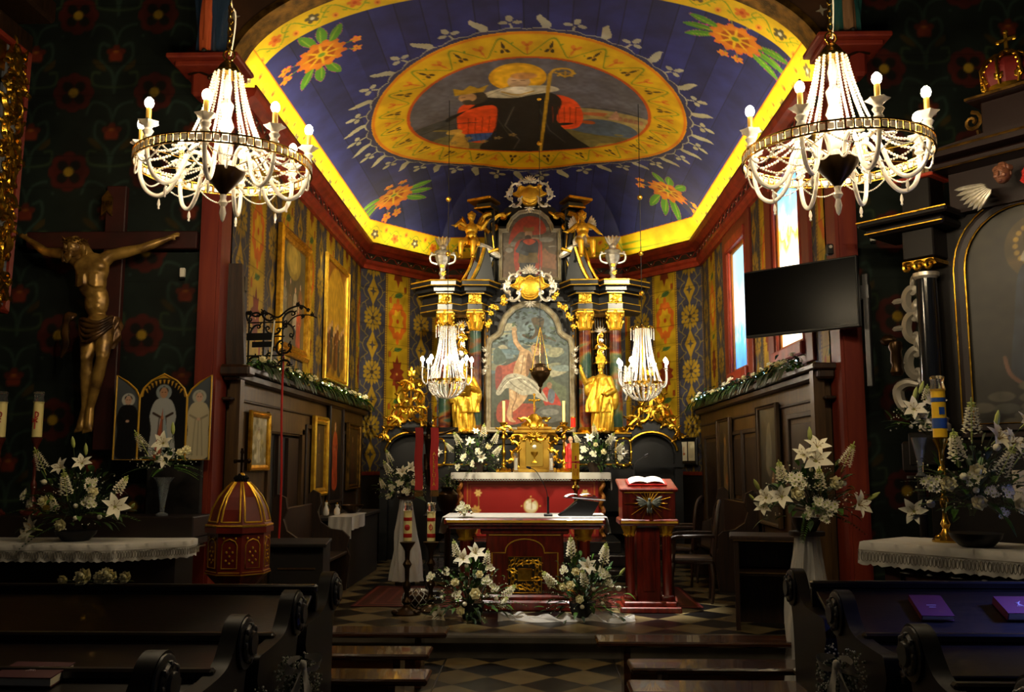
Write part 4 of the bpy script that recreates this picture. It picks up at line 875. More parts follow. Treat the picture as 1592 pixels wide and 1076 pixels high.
# pierced scrollwork wings beside the altar, above the passage doors
for sx in (-1, 1):
    t = thing('passage_door_surround', 'black passage arch with gold rim and pierced gilt scrollwork, %s of the high altar' % ('left' if sx < 0 else 'right'), 'doorway', (X0+sx*1.88, 14.42, .2))
    mb = zshift(MB(), -.2); r = .36; zc = 1.84
    outer = [(-.48, .2), (-.48, 1.95), (-.46, 2.1), (-.3, 2.28), (0, 2.4), (.3, 2.28), (.46, 2.1), (.48, 1.95), (.48, .2), (.36, .2)]+[(r*math.cos(a), zc+r*.85*math.sin(a)) for a in np.linspace(0, PI, 13)]+[(-.36, .2)]
    mb.front(outer, -.05, .1); mb.box((0, .15, 1.2), (.8, .04, 2.0)); mb.box((-sx*.0, -.08, 1.66), (.99, .06, .05)); obj('door_frame', mb, 'black_marble_deep', t, smooth=False)
    mb = zshift(MB(), -.2); mb.tube([(.40*math.cos(a), -.08, zc+.4*.85*math.sin(a)) for a in np.linspace(.15, PI-.15, 19)], .022, 7); obj('gilt_rim', mb, 'gold', t)
    mb = zshift(MB(), -.2); c = -sx*.0
    for s2 in (-1, 1):
        mb.tube(crv([(c+s2*.05, -.1, 3.0), (c+s2*.13, -.1, 2.85), (c+s2*.1, -.1, 2.7), (c+s2*.18, -.1, 2.55), (c+s2*.2, -.1, 2.42), (c+s2*.34, -.1, 2.28), (c+s2*.42, -.1, 2.12)], 4), [.03]*25, 6)
        for (x, z, s_, a) in ((.06, 2.92, .1, .4), (.14, 2.74, .1, -1.2), (.07, 2.6, .1, 1.8), (.2, 2.5, .1, -.8), (.26, 2.36, .1, .5), (.36, 2.2, .09, -.9), (.1, 2.42, .09, 2.2), (.42, 2.1, .07, .3)): cscroll(mb, c+s2*x, z, s_*1.15, s2*a, -.11, s2, .022)
    leafy(mb, c, 3.06, -.1, .16, PI/2, .5); leafy(mb, c, 2.45, -.1, .12, PI/2, .5); mb.tube([(c, -.1, 2.4), (c, -.1, 3.05)], .018, 6)
    obj('gilt_scrollwork', mb, 'gold', t)
# ---- figures
def robe(mb, rings, n=40, folds=9, amp=.09, seed=1, tw=1.2):
    amp *= 1.35; n = int(n*1.4)
    """rings: (z, rx, ry, cx, cy, fold strength)"""
    rnd = random.Random(seed); ph = [rnd.uniform(0, 6) for _ in range(4)]; P = []; F = []; rs_ = []
    for i in range(len(rings)-1):
        a, b = rings[i], rings[i+1]
        for q in range(4): t = q/4; rs_.append([a[j]*(1-t)+b[j]*t for j in range(6)])
    rs_.append(list(rings[-1])); k = len(rs_)
    for z, rx, ry, cx, cy, fs in rs_:
        for i in range(n):
            a = 2*PI*i/n; f = 1+amp*fs*(math.sin(folds*a+ph[0]+tw*z*3)+.6*math.sin((folds*2-3)*a+ph[1]-tw*z*5)+.4*math.sin(3*a+ph[2]+z*6)); P.append((cx+rx*f*math.cos(a), cy+ry*f*math.sin(a), z))
    for j in range(k-1):
        for i in range(n): F.append((j*n+i, j*n+(i+1) % n, (j+1)*n+(i+1) % n, (j+1)*n+i))
    F += [tuple(range(n))[::-1], tuple(range((k-1)*n, k*n))]; return mb.add(P, F)
def head(mb, c, r, yaw=0, beard=0, hair=1, fwd=(0, -1)):
    c = Vector(c); q = Matrix.Rotation(yaw, 3, 'Z'); P = lambda x, y, z: c+q @ Vector((x*r, y*r, z*r))
    mb.ball(c, (r*.78, r*.95, r*1.0), 14, 9); mb.ball(P(0, -.25, -.5), (r*.58, r*.6, r*.55), 10, 6)
    mb.ball(P(0, -.98, -.12), (r*.14, r*.22, r*.26), 8, 5)                       # nose
    for s_ in (-1, 1):
        mb.ball(P(s_*.3, -.86, .1), (r*.15, r*.1, r*.08), 8, 5); mb.ball(P(s_*.78, .05, -.08), (r*.1, r*.18, r*.25), 6, 4); mb.ball(P(s_*.36, -.7, -.3), (r*.25, r*.2, r*.22), 8, 5)
        mb.ball(P(s_*.3, -.84, .28), (r*.22, r*.12, r*.06), 8, 4)
    mb.ball(P(0, -.86, -.46), (r*.22, r*.1, r*.05), 8, 4); mb.ball(P(0, -.84, -.57), (r*.18, r*.1, r*.06), 8, 4); mb.ball(P(0, -.7, -.82), (r*.22, r*.2, r*.16), 8, 4)
    if hair:
        for i in range(12): a = 2*PI*i/12; mb.ball(P(.62*math.cos(a), .15+.62*math.sin(a)*.9, .5), r*.34, 7, 5)
        mb.ball(P(0, .1, .75), r*.5, 8, 5)
    if beard:
        for i in range(5): mb.ball(P(-.36+.18*i, -.62, -1.0-.25*(1-abs(i-2)/2)), (r*.2, r*.22, r*.45), 7, 5)
    return mb
def hand(mb, p, d, r, up=(0, 0, 1), curl=.4, side=1):
    """palm, four fingers of different length and a thumb"""
    p = Vector(p); d = Vector(d).normalized(); up = Vector(up); s_ = d.cross(up).normalized(); n = s_.cross(d).normalized()
    mb.cap(p, p+d*r*1.1, r*.42, r*.46, 8); mb.cap(p+s_*r*.25, p+d*r*1.1+s_*r*.3, r*.34, r*.3, 8); mb.cap(p-s_*r*.25, p+d*r*1.1-s_*r*.3, r*.34, r*.3, 8)
    for i, L in enumerate((.85, 1.05, 1.0, .75)):
        b = p+d*r*1.25+s_*(i-1.5)*r*.34; e1 = b+d*r*L*.55-n*curl*r*.25; e2 = e1+(d*.8-n*curl).normalized()*r*L*.55; mb.cap(b, e1, r*.17, r*.15, 6); mb.cap(e1, e2, r*.15, r*.12, 6)
    b = p+d*r*.3+s_*side*r*.5; e = b+(d*.6+s_*side*.8).normalized()*r*.6; mb.cap(b, e, r*.2, r*.17, 6); mb.cap(e, e+(d+s_*side*.2).normalized()*r*.4, r*.17, r*.13, 6); return mb
def arm(mb, a, b, c, r0, r1, r2, hd=None, hr=.04): mb.cap(a, b, r0, r1, 10); mb.cap(b, c, r1, r2, 10); return mb
# two life-like gilded statues
for sx, nm, lab in ((-1, 'gilded_saint_statue', 'gilded statue of a robed saint holding a book, left of the altar painting'), (1, 'gilded_bishop_statue', 'gilded statue of a bishop in a mitre raising an arm, right of the altar painting')):
    q = atY(722 if sx < 0 else 936, 672, 13.62); t = thing(nm, lab, 'statue', (q.x, 13.62, 2.145), rotz=.25*-sx if sx > 0 else .15)
    mb = MB(); H = 1.04
    robe(mb, [(0.02, .15, .11, 0, 0, 1), (.25, .15, .12, sx*.02, 0, 1), (.5, .14, .12, sx*.03, 0, .8), (.7, .13, .1, sx*.01, 0, .4), (.82, .13, .085, 0, .01, .15), (.87, .05, .05, 0, 0, 0)], 48, 8, .10, 3+sx)
    robe(mb, [(.3, .16, .06, -sx*.04, -.08, 1), (.5, .17, .08, -sx*.02, -.06, 1), (.68, .16, .09, 0, -.03, .7), (.8, .13, .08, 0, 0, .3)], 40, 7, .14, 8+sx, 2)
    mb.cap((0, 0, .86), (0, -.01, .93), .035, .033)
    for s2 in (-1, 1): mb.cap((s2*.035, -.1, .03), (s2*.06, -.17, .02), .03, .025)
    if sx < 0:
        arm(mb, (-.12, 0, .8), (-.19, -.06, .6), (-.06, -.16, .58), .05, .045, .035); arm(mb, (.12, 0, .8), (.2, -.04, .62), (.08, -.17, .66), .05, .045, .035)
        mb.ball((-.19, -.05, .55), (.06, .05, .12)); mb.ball((.2, -.02, .56), (.06, .05, .13)); hand(mb, (-.06, -.17, .58), (1, -.2, .1), .035); hand(mb, (.08, -.18, .66), (-1, -.1, .1), .035, side=-1)
    else:
        arm(mb, (-.12, 0, .8), (-.22, -.08, .74), (-.28, -.14, .92), .05, .045, .03); arm(mb, (.12, 0, .8), (.19, -.05, .62), (.1, -.14, .56), .05, .045, .035)
        mb.ball((.2, 0, .5), (.06, .06, .17)); mb.ball((-.2, -.06, .66), (.06, .05, .12)); hand(mb, (-.28, -.14, .93), (-.15, -.1, 1), .036, up=(0, -1, 0)); hand(mb, (.1, -.15, .56), (-1, -.1, .2), .035, side=-1)
    b = obj('body', mb, 'gold_leaf', t); remesh(b, .007, 1)
    mb = MB(); head(mb, (0, -.02, .99), .062, -sx*.2, 1, 1); h_ = obj('head', mb, 'gold_leaf', t); remesh(h_, .0045, 1)
    mb = MB()
    if sx < 0: mb.box((.01, -.19, .62), (.13, .03, .17), rot=(.3, .1, 0), bev=.006); obj('book', mb, 'gold', t)
    else:
        mb.prism([(-.06, 0), (.06, 0), (.075, .08), (0, .19), (-.075, .08)], -.035, .035, lambda x, y, z: (x, z-.02, 1.03+y)); obj('mitre', mb, 'gold', t, smooth=False)
    mb = MB(); mb.lathe([(.19, 0), (.19, .02), (.16, .025), (0, .025)], (0, 0, 0), 8, sy=.8); obj('plinth', mb, 'gold_dull', t, smooth=False)
# silver and gilt flourishes behind the statues
for px, py, h_, lab in ((718, 545, .55, 'silver and gold rocaille flourish above the left gilded statue'), (934, 560, .62, 'silver and gold rocaille flourish above the mitred gilded statue')):
    q = atY(px, py, 13.95); t = thing('rocaille_flourish', lab, 'ornament', (q.x, 13.95, q.z-.1))
    mb = MB(); mb.cap((0, .03, 0), (0, .03, h_), .03, .012)
    for k in range(6):
        for s2 in (-1, 1): leafy(mb, s2*.03, .03+k*h_/7, 0, .13-.012*k, PI/2+s2*.8, .45)
    shell(mb, 0, h_*.85, 0, .1); obj('silver_leaves', mb, 'silver', t)
    mb = MB()
    for k in range(4): cscroll(mb, 0, .08+k*.11, .09, (k % 2)*PI/2, -.03, 1, .016)
    obj('gilt_scrolls', mb, 'gold', t)
for sx, px, py in ((1, 972, 600), (-1, 680, 600)):
    q = atY(px, py, 13.9); t = obj('silver_palm_branch', MB(), 'silver', None, (q.x, 13.9, q.z-.22))
    mb = MB(); mb.tube(crv([(0, 0, 0), (sx*.05, 0, .2), (sx*.02, 0, .5)], 4), .014, 6)
    for k in range(9):
        for s2 in (-1, 1): a = PI/2+s2*.6; L = .17-.01*k; z = .06+k*.05; mb.ball((sx*.04+math.cos(a)*L*.5, 0, z+math.sin(a)*L*.5), (L*.5, .012, .022), 7, 4, rot=(0, -a, 0))
    t.data = mb.mesh('palm', 'silver'); tag(t, 'silver carved palm branch %s' % ('beside the outer right column' if sx > 0 else 'beside the outer left column'), 'ornament')
# seated cherubs on the volutes
for sx, px, py in ((-1, 733, 410), (1, 906, 405)):
    q = atY(px, py, 13.75); t = thing('gilded_cherub', 'seated golden cherub with %s, %s' % (('both arms spread', 'left of the upper painting') if sx < 0 else ('silver wings', 'right of the upper painting')), 'statue', (q.x, 13.72, 4.98))
    mb = MB(); mb.ball((0, 0, .13), (.105, .09, .12), 12, 8); mb.ball((0, -.01, .28), (.1, .075, .12), 12, 8); mb.ball((0, -.05, .18), (.085, .06, .08)); mb.cap((0, 0, .36), (0, 0, .42), .04, .035)
    arm(mb, (-.09, 0, .35), (-.18, -.03, .27 if sx > 0 else .4), (-.24, -.08, .22 if sx > 0 else .33), .038, .033, .026); arm(mb, (.09, 0, .35), (.17, -.04, .3), (.25, -.08, .4 if sx < 0 else .2), .038, .033, .026)
    hand(mb, (-.25, -.09, .22 if sx > 0 else .33), (-1, -.2, .2), .028); hand(mb, (.26, -.08, .41 if sx < 0 else .2), (.8, 0, .7 if sx < 0 else -.5), .028, side=-1)
    for s2 in (-1, 1): arm(mb, (s2*.06, -.04, .1), (s2*.09+sx*.05, -.16, .06), (s2*.09+sx*.06, -.19, -.16), .062, .05, .03); mb.cap((s2*.09+sx*.06, -.19, -.17), (s2*.1+sx*.06, -.25, -.19), .03, .022)
    b = obj('body', mb, 'gold_leaf', t); remesh(b, .007, 2)
    mb = MB(); head(mb, (0, -.02, .49), .075, sx*.3, 0, 1); h_ = obj('head', mb, 'gold_leaf', t); remesh(h_, .005, 1)
    mb = MB()
    for s2 in (-1, 1):
        for k in range(6): a = PI/2-s2*(.35+.2*k); L = .24-.018*k; mb.ball((s2*.07+math.cos(a)*L*.5, .07, .3+math.sin(a)*L*.5), (L*.5, .01, .028), 8, 4, rot=(0, -a, 0))
    obj('wings', mb, 'silver' if sx > 0 else 'gold', t)
    mb = MB(); robe(mb, [(.02, .12, .12, 0, -.02, 1), (.1, .125, .12, 0, -.02, 1), (.17, .1, .09, 0, 0, .6)], 30, 7, .12, 5); obj('drapery', mb, 'silver' if sx > 0 else 'gold', t)
# urns with plumes
for sx, px in ((-1, 688), (1, 953)):
    q = atY(px, 434, 13.85); t = thing('silver_plumed_urn', 'silver urn topped with a leafy plume on the %s end of the black cornice' % ('left' if sx < 0 else 'right'), 'urn', (q.x, 13.85, 4.455))
    mb = MB(); mb.lathe([(.11, 0), (.11, .03), (.05, .05), (.035, .1), (.06, .15), (.04, .2), (.05, .26), (.1, .34), (.12, .42), (.09, .46), (.13, .49), (.11, .51), (0, .52)], n=18, fold=lambda a, z: 1+.06*math.sin(8*a)*(z > .05)); 
    for s2 in (-1, 1): mb.tube(crv([(s2*.1, 0, .46), (s2*.19, 0, .44), (s2*.18, 0, .34), (s2*.08, 0, .3)], 4), .018, 6); mb.ball((s2*.17, 0, .47), .028, 7, 5)
    obj('urn_body', mb, 'silver', t)
    mb = MB(); mb.ball((0, 0, .56), (.06, .05, .06))
    for a in (-.9, -.45, 0, .45, .9): mb.tube(crv([(0, 0, .54), (math.sin(a)*.08, 0, .64), (math.sin(a)*.15, -.03, .68+.06*math.cos(a))], 4), [.02, .026, .03, .03, .03, .026, .022, .016, .008], 6)
    obj('plume', mb, 'silver', t)
    mb = MB(); 
    for k in range(3): leafy(mb, 0, .12+.12*k, -.05, .09, PI/2+(k-1)*.7, .4)
    obj('gilt_leaves', mb, 'gold_leaf', t)
# ================================================================ CHANDELIERS AND HANGING LAMPS
def beads(mb, pts, r, gap, n=6, k=4, taper=None):
    pts = [Vector(p) for p in pts]; L = [0]
    for a, b in zip(pts, pts[1:]): L.append(L[-1]+(b-a).length)
    m = max(1, int(L[-1]/gap)); j = 0
    for i in range(m+1):
        s_ = L[-1]*i/m
        while j < len(L)-2 and L[j+1] < s_: j += 1
        t = (s_-L[j])/max(1e-6, L[j+1]-L[j]); rr = r*(1 if not taper else taper(i/m)); mb.ball(pts[j].lerp(pts[j+1], min(1, t)), rr, n, k)
    return mb
def big_chandelier(lab, loc, chain_top):
    t = thing('crystal_chandelier', lab, 'chandelier', loc, .12)
    R = .535
    mb = MB(); mb.lathe([(0, .70), (.03, .69), (.055, .66), (.075, .625), (.085, .62), (.085, .6), (0, .6)], n=20); obj('canopy', mb, 'brass', t)
    mb = MB(); z = .72; k = 0
    while z < chain_top:
        mb.tube([(math.cos(a)*.014*(k % 2 == 0), math.cos(a)*.014*(k % 2), z+math.sin(a)*.026) for a in np.linspace(0, 2*PI, 11)[:-1]], .004, 5, True); z += .042; k += 1
    mb.tube([(.035*math.cos(a), 0, .735+.035*math.sin(a)) for a in np.linspace(0, 2*PI, 15)[:-1]], .006, 6, True); obj('chain', mb, 'brass', t)
    mb = MB(); mb.tube(crv([(.01, 0, .73), (.03, .01, 1.0), (-.01, -.01, 1.3), (.02, 0, chain_top)], 6), .005, 5); obj('cable', mb, 'wax_white', t)
    strand = MB(); beads(strand, crv([(.085, 0, .6), (.115, 0, .46), (.155, 0, .32), (.20, 0, .2), (.245, 0, .1), (.34, 0, .03), (.43, 0, -.0)], 5), .0095, .0185); sm = strand.mesh('strand', 'crystal')
    sw = MB(); a0, a1 = 0, PI/6; P = [(R*math.cos(a0+(a1-a0)*q)*.97, R*math.sin(a0+(a1-a0)*q)*.97, -.02-.3*(q*(1-q))*1.0) for q in np.linspace(0, 1, 12)]; beads(sw, P, .006, .012); swm = sw.mesh('swag', 'crystal')
    in_ = MB(); beads(in_, [(.5-.4*q, 0, .0-.35*q*(1-q)) for q in np.linspace(0, 1, 12)], .0075, .016); inm = in_.mesh('inner', 'crystal')
    for i in range(15): obj('bead_strand', sm, None, t, (0, 0, 0), (0, 0, 2*PI*i/15))
    for i in range(12): obj('bead_swag', swm, None, t, (0, 0, 0), (0, 0, 2*PI*i/12))
    for i in range(12): obj('bead_garland', inm, None, t, (0, 0, 0), (0, 0, 2*PI*(i+.5)/12))
    mb = MB()
    for z in (-.028, .028): mb.lathe([(R-.004, z-.004), (R+.006, z-.004), (R+.006, z+.004), (R-.004, z+.004), (R-.004, z-.004)], n=72)
    for i in range(72): a = 2*PI*i/72; mb.box((R*math.cos(a), R*math.sin(a), 0), (.006, .007, .05), rot=(0, 0, a))
    for i in range(8): a = 2*PI*i/8; mb.tube([(0, 0, -.02), (R*math.cos(a), R*math.sin(a), -.02)], .003, 4)
    hp = obj('hoop', mb, 'brass', t, smooth=False)
    mb = MB()
    for i in range(72): a = 2*PI*(i+.5)/72; mb.box((R*math.cos(a), R*math.sin(a), 0), (.010, .032, .034), rot=(0, 0, a), bev=.004)
    obj('square_crystals', mb, 'crystal', hp, smooth=False)
    mb = MB(); mb.lathe([(0, -.185), (.02, -.18), (.035, -.16), (.08, -.11), (.12, -.06), (.13, -.03), (.12, -.025), (0, -.03)], n=28); obj('bowl', mb, 'dark_bronze', t)
    mb = MB(); mb.lathe([(0, -.36), (.012, -.345), (.022, -.3), (.014, -.26), (.03, -.235), (.018, -.21), (.022, -.185), (0, -.185)], n=10); obj('finial', mb, 'crystal', t)
    mb = MB(); mb.lathe([(.0, -.03), (.022, -.02), (.04, .0), (.02, .04), (.035, .09), (.022, .12), (.018, .2), (.05, .26), (.03, .32), (.045, .4), (.018, .44), (.03, .52), (.012, .6)], n=12); mb.ball((0, .0, .12), (.05, .05, .09), 10, 7); obj('glass_stem', mb, 'crystal_arm', t)
    mb = MB(); P = crv([(.09, 0, -.04), (.13, 0, .06), (.2, 0, .085), (.26, 0, .0), (.31, 0, -.13), (.39, 0, -.2), (.47, 0, -.165), (.51, 0, -.07), (.515, 0, .03)], 5); mb.tube(P, .0135, 10); am = mb.mesh('arm', 'crystal_arm')
    mb = MB(); mb.lathe([(.012, .02), (.03, .04), (.02, .06), (.034, .085), (.022, .1), (.03, .115), (.058, .135), (.06, .14), (.03, .125), (.02, .125)], (.515, 0, 0), 12, fold=lambda a, z: 1+.12*math.cos(6*a)*(z > .12)); cm = mb.mesh('cup', 'crystal_arm')
    mb = MB(); mb.cyl((.515, 0, .125), (.515, 0, .225), .0155, n=12); km = mb.mesh('tube', mat('candle_brass', 'c8a048', .35, .6))
    mb = MB(); mb.lathe([(.011, 0), (.022, .012), (.027, .03), (.022, .05), (.009, .064), (0, .068)], (.515, 0, .225), 12); bm_ = mb.mesh('bulb', 'bulb')
    mb = MB(); mb.lathe([(.0, 0), (.008, .008), (.005, .02), (.011, .035), (.007, .06), (.0, .075)], (.39, 0, -.29), 6); pm = mb.mesh('pendant', 'crystal')
    for i in range(8):
        a = obj('arm', am, None, t, (0, 0, 0), (0, 0, PI/2+2*PI*i/8))
        for nm, me in (('glass_cup', cm), ('candle_tube', km), ('bulb', bm_), ('pendant_drop', pm)): obj(nm, me, None, a)
    return t
q = atY(349, 259, 5.5); big_chandelier('large crystal chandelier hanging left of the arch, on the crucifix side', q, 3.0)
q = atY(1300, 243, 5.25); big_chandelier('large crystal chandelier hanging right of the arch, on the television side', q, 2.9)
def ball_rope(mb, z1, r=.006): mb.tube([(0, 0, 0), (0, 0, z1)], r, 5); return mb
def small_chandelier(lab, loc, rope, balls):
    t = thing('small_crystal_chandelier', lab, 'chandelier', loc)
    mb = MB(); ball_rope(mb.mat(0), rope) if False else mb.tube([(0, 0, .72), (0, 0, rope)], .005, 5); rp = obj('rope', mb, 'black', t)
    for z in balls: m2 = MB(); m2.ball((0, 0, z), .034, 12, 8); obj('gilt_ball', m2, 'gold', rp)
    mb = MB(); mb.lathe([(0, .76), (.02, .74), (.05, .715), (.085, .70), (.085, .69), (0, .69)], n=18)
    for i in range(8): a = 2*PI*i/8; c, n = math.cos(a), math.sin(a); mb.tube(crv([(.08*c, .08*n, .7), (.12*c, .12*n, .73), (.15*c, .15*n, .70), (.14*c, .14*n, .66)], 3), .007, 5)
    mb.tube([(0, 0, 0), (0, 0, .76)], .012, 6); obj('crown', mb, 'brass', t)
    s_ = MB(); beads(s_, crv([(.085, 0, .69), (.105, 0, .5), (.14, 0, .3), (.2, 0, .1), (.235, 0, .0)], 5), .0095, .018); sm = s_.mesh('strand', 'crystal')
    for i in range(20): obj('bead_strand', sm, None, t, (0, 0, 0), (0, 0, 2*PI*i/20))
    s_ = MB(); beads(s_, crv([(.235, 0, -.01), (.225, 0, -.08), (.17, 0, -.16), (.09, 0, -.21), (.03, 0, -.22)], 4), .0115, .021); sm = s_.mesh('basket', 'crystal')
    for i in range(20): obj('basket_strand', sm, None, t, (0, 0, 0), (0, 0, 2*PI*(i+.5)/20))
    mb = MB(); beads(mb, [(.145, 0, .69), (.145, 0, .56)], .0085, .016); dm = mb.mesh('drop', 'crystal')
    for i in range(8): obj('crown_drop', dm, None, t, (0, 0, 0), (0, 0, 2*PI*i/8))
    mb = MB(); mb.lathe([(.235, -.018), (.245, -.018), (.245, .014), (.235, .014), (.235, -.018)], n=40); obj('hoop', mb, 'brass', t)
    mb = MB(); P = crv([(.235, 0, 0), (.27, 0, -.05), (.315, 0, .02), (.315, 0, .16)], 4); mb.tube(P, .009, 6); mb.lathe([(.01, 0), (.035, .012), (.01, .01)], (.315, 0, .16), 10); am = mb.mesh('arm', 'crystal_arm')
    mb = MB(); mb.cyl((.315, 0, .17), (.315, 0, .24), .012, n=10); km = mb.mesh('tube', 'wax_white')
    mb = MB(); mb.lathe([(.011, 0), (.024, .018), (.026, .034), (.016, .056), (0, .075)], (.315, 0, .24), 12); bm_ = mb.mesh('bulb', 'bulb_small')
    for i in range(8):
        a = obj('arm', am, None, t, (0, 0, 0), (0, 0, .2+2*PI*i/8))
        for nm, me in (('candle_tube', km), ('bulb', bm_)): obj(nm, me, None, a)
    return t
def ceil_at(x, y): return float(vault_z(np.array(x-X0), np.array(y)))
for px, py, D, lab, ys in ((695, 592, 11.6, 'small crystal chandelier hanging before the left columns of the altar', (310, 395, 465)), (1000, 596, 11.6, 'small crystal chandelier hanging before the right pierced scrollwork wing', (307, 394, 456))):
    q = atY(px, py, D); small_chandelier(lab, q, ceil_at(q.x, q.y)-q.z-.02, [atY(px, y, D).z-q.z for y in ys])
q = atY(840, 582, 11.8); t = thing('sanctuary_lamp', 'dark bronze hanging sanctuary lamp before the main altar painting', 'lamp', q)
mb = MB(); mb.lathe([(0, -.25), (.012, -.24), (.02, -.2), (.012, -.17), (.03, -.15), (.035, -.12), (.09, -.06), (.125, .0), (.13, .03), (.11, .04), (.10, .08), (.07, .1), (.075, .13), (.055, .14), (0, .14)], n=24); obj('lamp_bowl', mb, 'dark_bronze', t)
mb = MB()
for i in range(3): a = PI/2+2*PI*i/3; mb.tube([(.125*math.cos(a), .125*math.sin(a), .03), (.1*math.cos(a), .1*math.sin(a), .2), (0, 0, .62)], .005, 5); mb.ball((.14*math.cos(a), .14*math.sin(a), .05), .022, 8, 5)
obj('lamp_chains', mb, 'brass', t)
zt = ceil_at(q.x, q.y)-q.z-.02; mb = MB(); mb.tube([(0, 0, .62), (0, 0, zt)], .005, 5); rp = obj('rope', mb, 'black', t)
for y in (153, 223, 290): m2 = MB(); m2.ball((0, 0, atY(832, y, 11.8).z-q.z), .034, 12, 8); obj('gilt_ball', m2, 'gold', rp)
# ================================================================ FLOWERS
def petal(mb, base, yaw, tilt, L, W, curl=1.0, n=6, cup=.25, m=None):
    """one petal: starts at base, leaves the axis (z) at angle tilt, recurves by curl"""
    c, s_ = math.cos(yaw), math.sin(yaw); P = []; x = z = 0; a = tilt
    for i in range(n+1):
        t = i/n; w_ = W*math.sin(PI*min(1, .12+.86*t)**.8)
        for j in (-1, 0, 1): px = x-abs(j)*0; py = j*w_; pz = z+(abs(j)*cup*w_); P.append((base[0]+px*c-py*s_, base[1]+px*s_+py*c, base[2]+pz))
        x += math.sin(a)*L/n; z += math.cos(a)*L/n; a += curl/n
    F = []
    for i in range(n):
        for j in (0, 1): F.append((i*3+j, i*3+j+1, (i+1)*3+j+1, (i+1)*3+j))
    return mb.add(P, F)
FL = {}
def build_blooms():
    mb = MB()
    for i in range(6): petal(mb, (0, 0, 0), 2*PI*i/6+.2*(i % 2), .75, .105, .027 if i % 2 else .021, .95)
    mb.mat(1)
    for i in range(6): a = 2*PI*i/6+.3; mb.tube([(0, 0, 0), (.012*math.cos(a), .012*math.sin(a), .035), (.03*math.cos(a), .03*math.sin(a), .055)], .0014, 4); mb.ball((.03*math.cos(a), .03*math.sin(a), .056), (.006, .003, .003), 5, 3)
    mb.mat(2).lathe([(.003, -.05), (.006, -.01), (.012, .01)], n=6); FL['lily'] = mb.mesh('lily', ['petal', 'stamen', 'petal_green'], ang=80)
    mb = MB()
    for k, (n, L, W, t, c) in enumerate(((3, .03, .016, .05, .1), (4, .035, .019, .25, -.1), (5, .04, .022, .5, .0), (6, .042, .024, .8, .3), (6, .042, .025, 1.1, .5))):
        for i in range(n): petal(mb, (0, 0, 0), 2*PI*i/n+k*.5, t, L, W, c, 4, -.5)
    mb.ball((0, 0, .018), (.016, .016, .018), 8, 5); mb.mat(1).lathe([(.002, -.04), (.012, -.006), (.014, .004)], n=6); FL['rose'] = mb.mesh('rose', ['petal_cream', 'leaf_bright'], ang=80)
    mb = MB(); r = random.Random(4)
    for k in range(11):
        z = .015*k; rr = .034*(1-k/13.0)+.006
        for i in range(6):
            a = 2*PI*i/6+k*.55; p = (rr*math.cos(a), rr*math.sin(a), z)
            mb.mat(0 if k < 9 else 1)
            for j in range(3): petal(mb, p, a+(j-1)*1.4, 1.2, .016 if k < 9 else .009, .008, .3, 2, .1)
            mb.ball(p, .005, 4, 3)
    mb.mat(1).tube([(0, 0, -.06), (0, 0, .17)], .004, 5); mb.ball((0, 0, .17), (.006, .006, .014), 5, 4); FL['stock_spike'] = mb.mesh('stock', ['petal', 'petal_green'], ang=80)
    mb = MB()
    for k in range(7):
        a = k*2.4; rr = .033*math.sqrt(k/6.5); c = (rr*math.cos(a), rr*math.sin(a), .02-.3*rr)
        for i in range(9): petal(mb, c, 2*PI*i/9+k, 1.1, .021, .006, .2, 2, .1)
        mb.mat(1).ball((c[0], c[1], c[2]+.003), (.006, .006, .004), 6, 3); mb.mat(0)
    mb.mat(2).tube([(0, 0, -.05), (0, 0, .01)], .003, 4); FL['chrysanthemum'] = mb.mesh('mum', ['petal', 'petal_green', 'stem'], ang=80)
    mb = MB(); mb.lathe([(0, 0), (.008, .008), (.012, .03), (.010, .055), (.003, .075), (0, .078)], n=7); mb.mat(1).tube([(0, 0, -.05), (0, 0, .005)], .002, 4); FL['lily_bud'] = mb.mesh('bud', ['petal_green', 'stem'])
    mb = MB(); mb.ball((0, 0, .008), (.017, .017, .018), 8, 5)
    for i in range(5): petal(mb, (0, 0, -.004), 2*PI*i/5, .5, .026, .014, -.5, 3, -.3)
    mb.mat(1).tube([(0, 0, -.05), (0, 0, 0)], .002, 4); FL['rosebud'] = mb.mesh('rosebud', ['petal', 'stem'], ang=80)
build_blooms()
def leaf(mb, p, d, L, W, droop=.4, up=(0, 0, 1)):
    p = Vector(p); d = Vector(d).normalized(); s_ = d.cross(Vector(up)); s_ = s_.normalized() if s_.length > .1 else Vector((1, 0, 0)); P = []; n = 4
    for i in range(n+1):
        t = i/n; w_ = W*math.sin(PI*(.05+.93*t)); c = p+d*L*t-Vector((0, 0, droop*L*t*t))
        P += [c-s_*w_+Vector((0, 0, w_*.3)), c, c+s_*w_+Vector((0, 0, w_*.3))]
    F = []
    for i in range(n):
        for j in (0, 1): F.append((i*3+j, i*3+j+1, (i+1)*3+j+1, (i+1)*3+j))
    return mb.add(P, F)
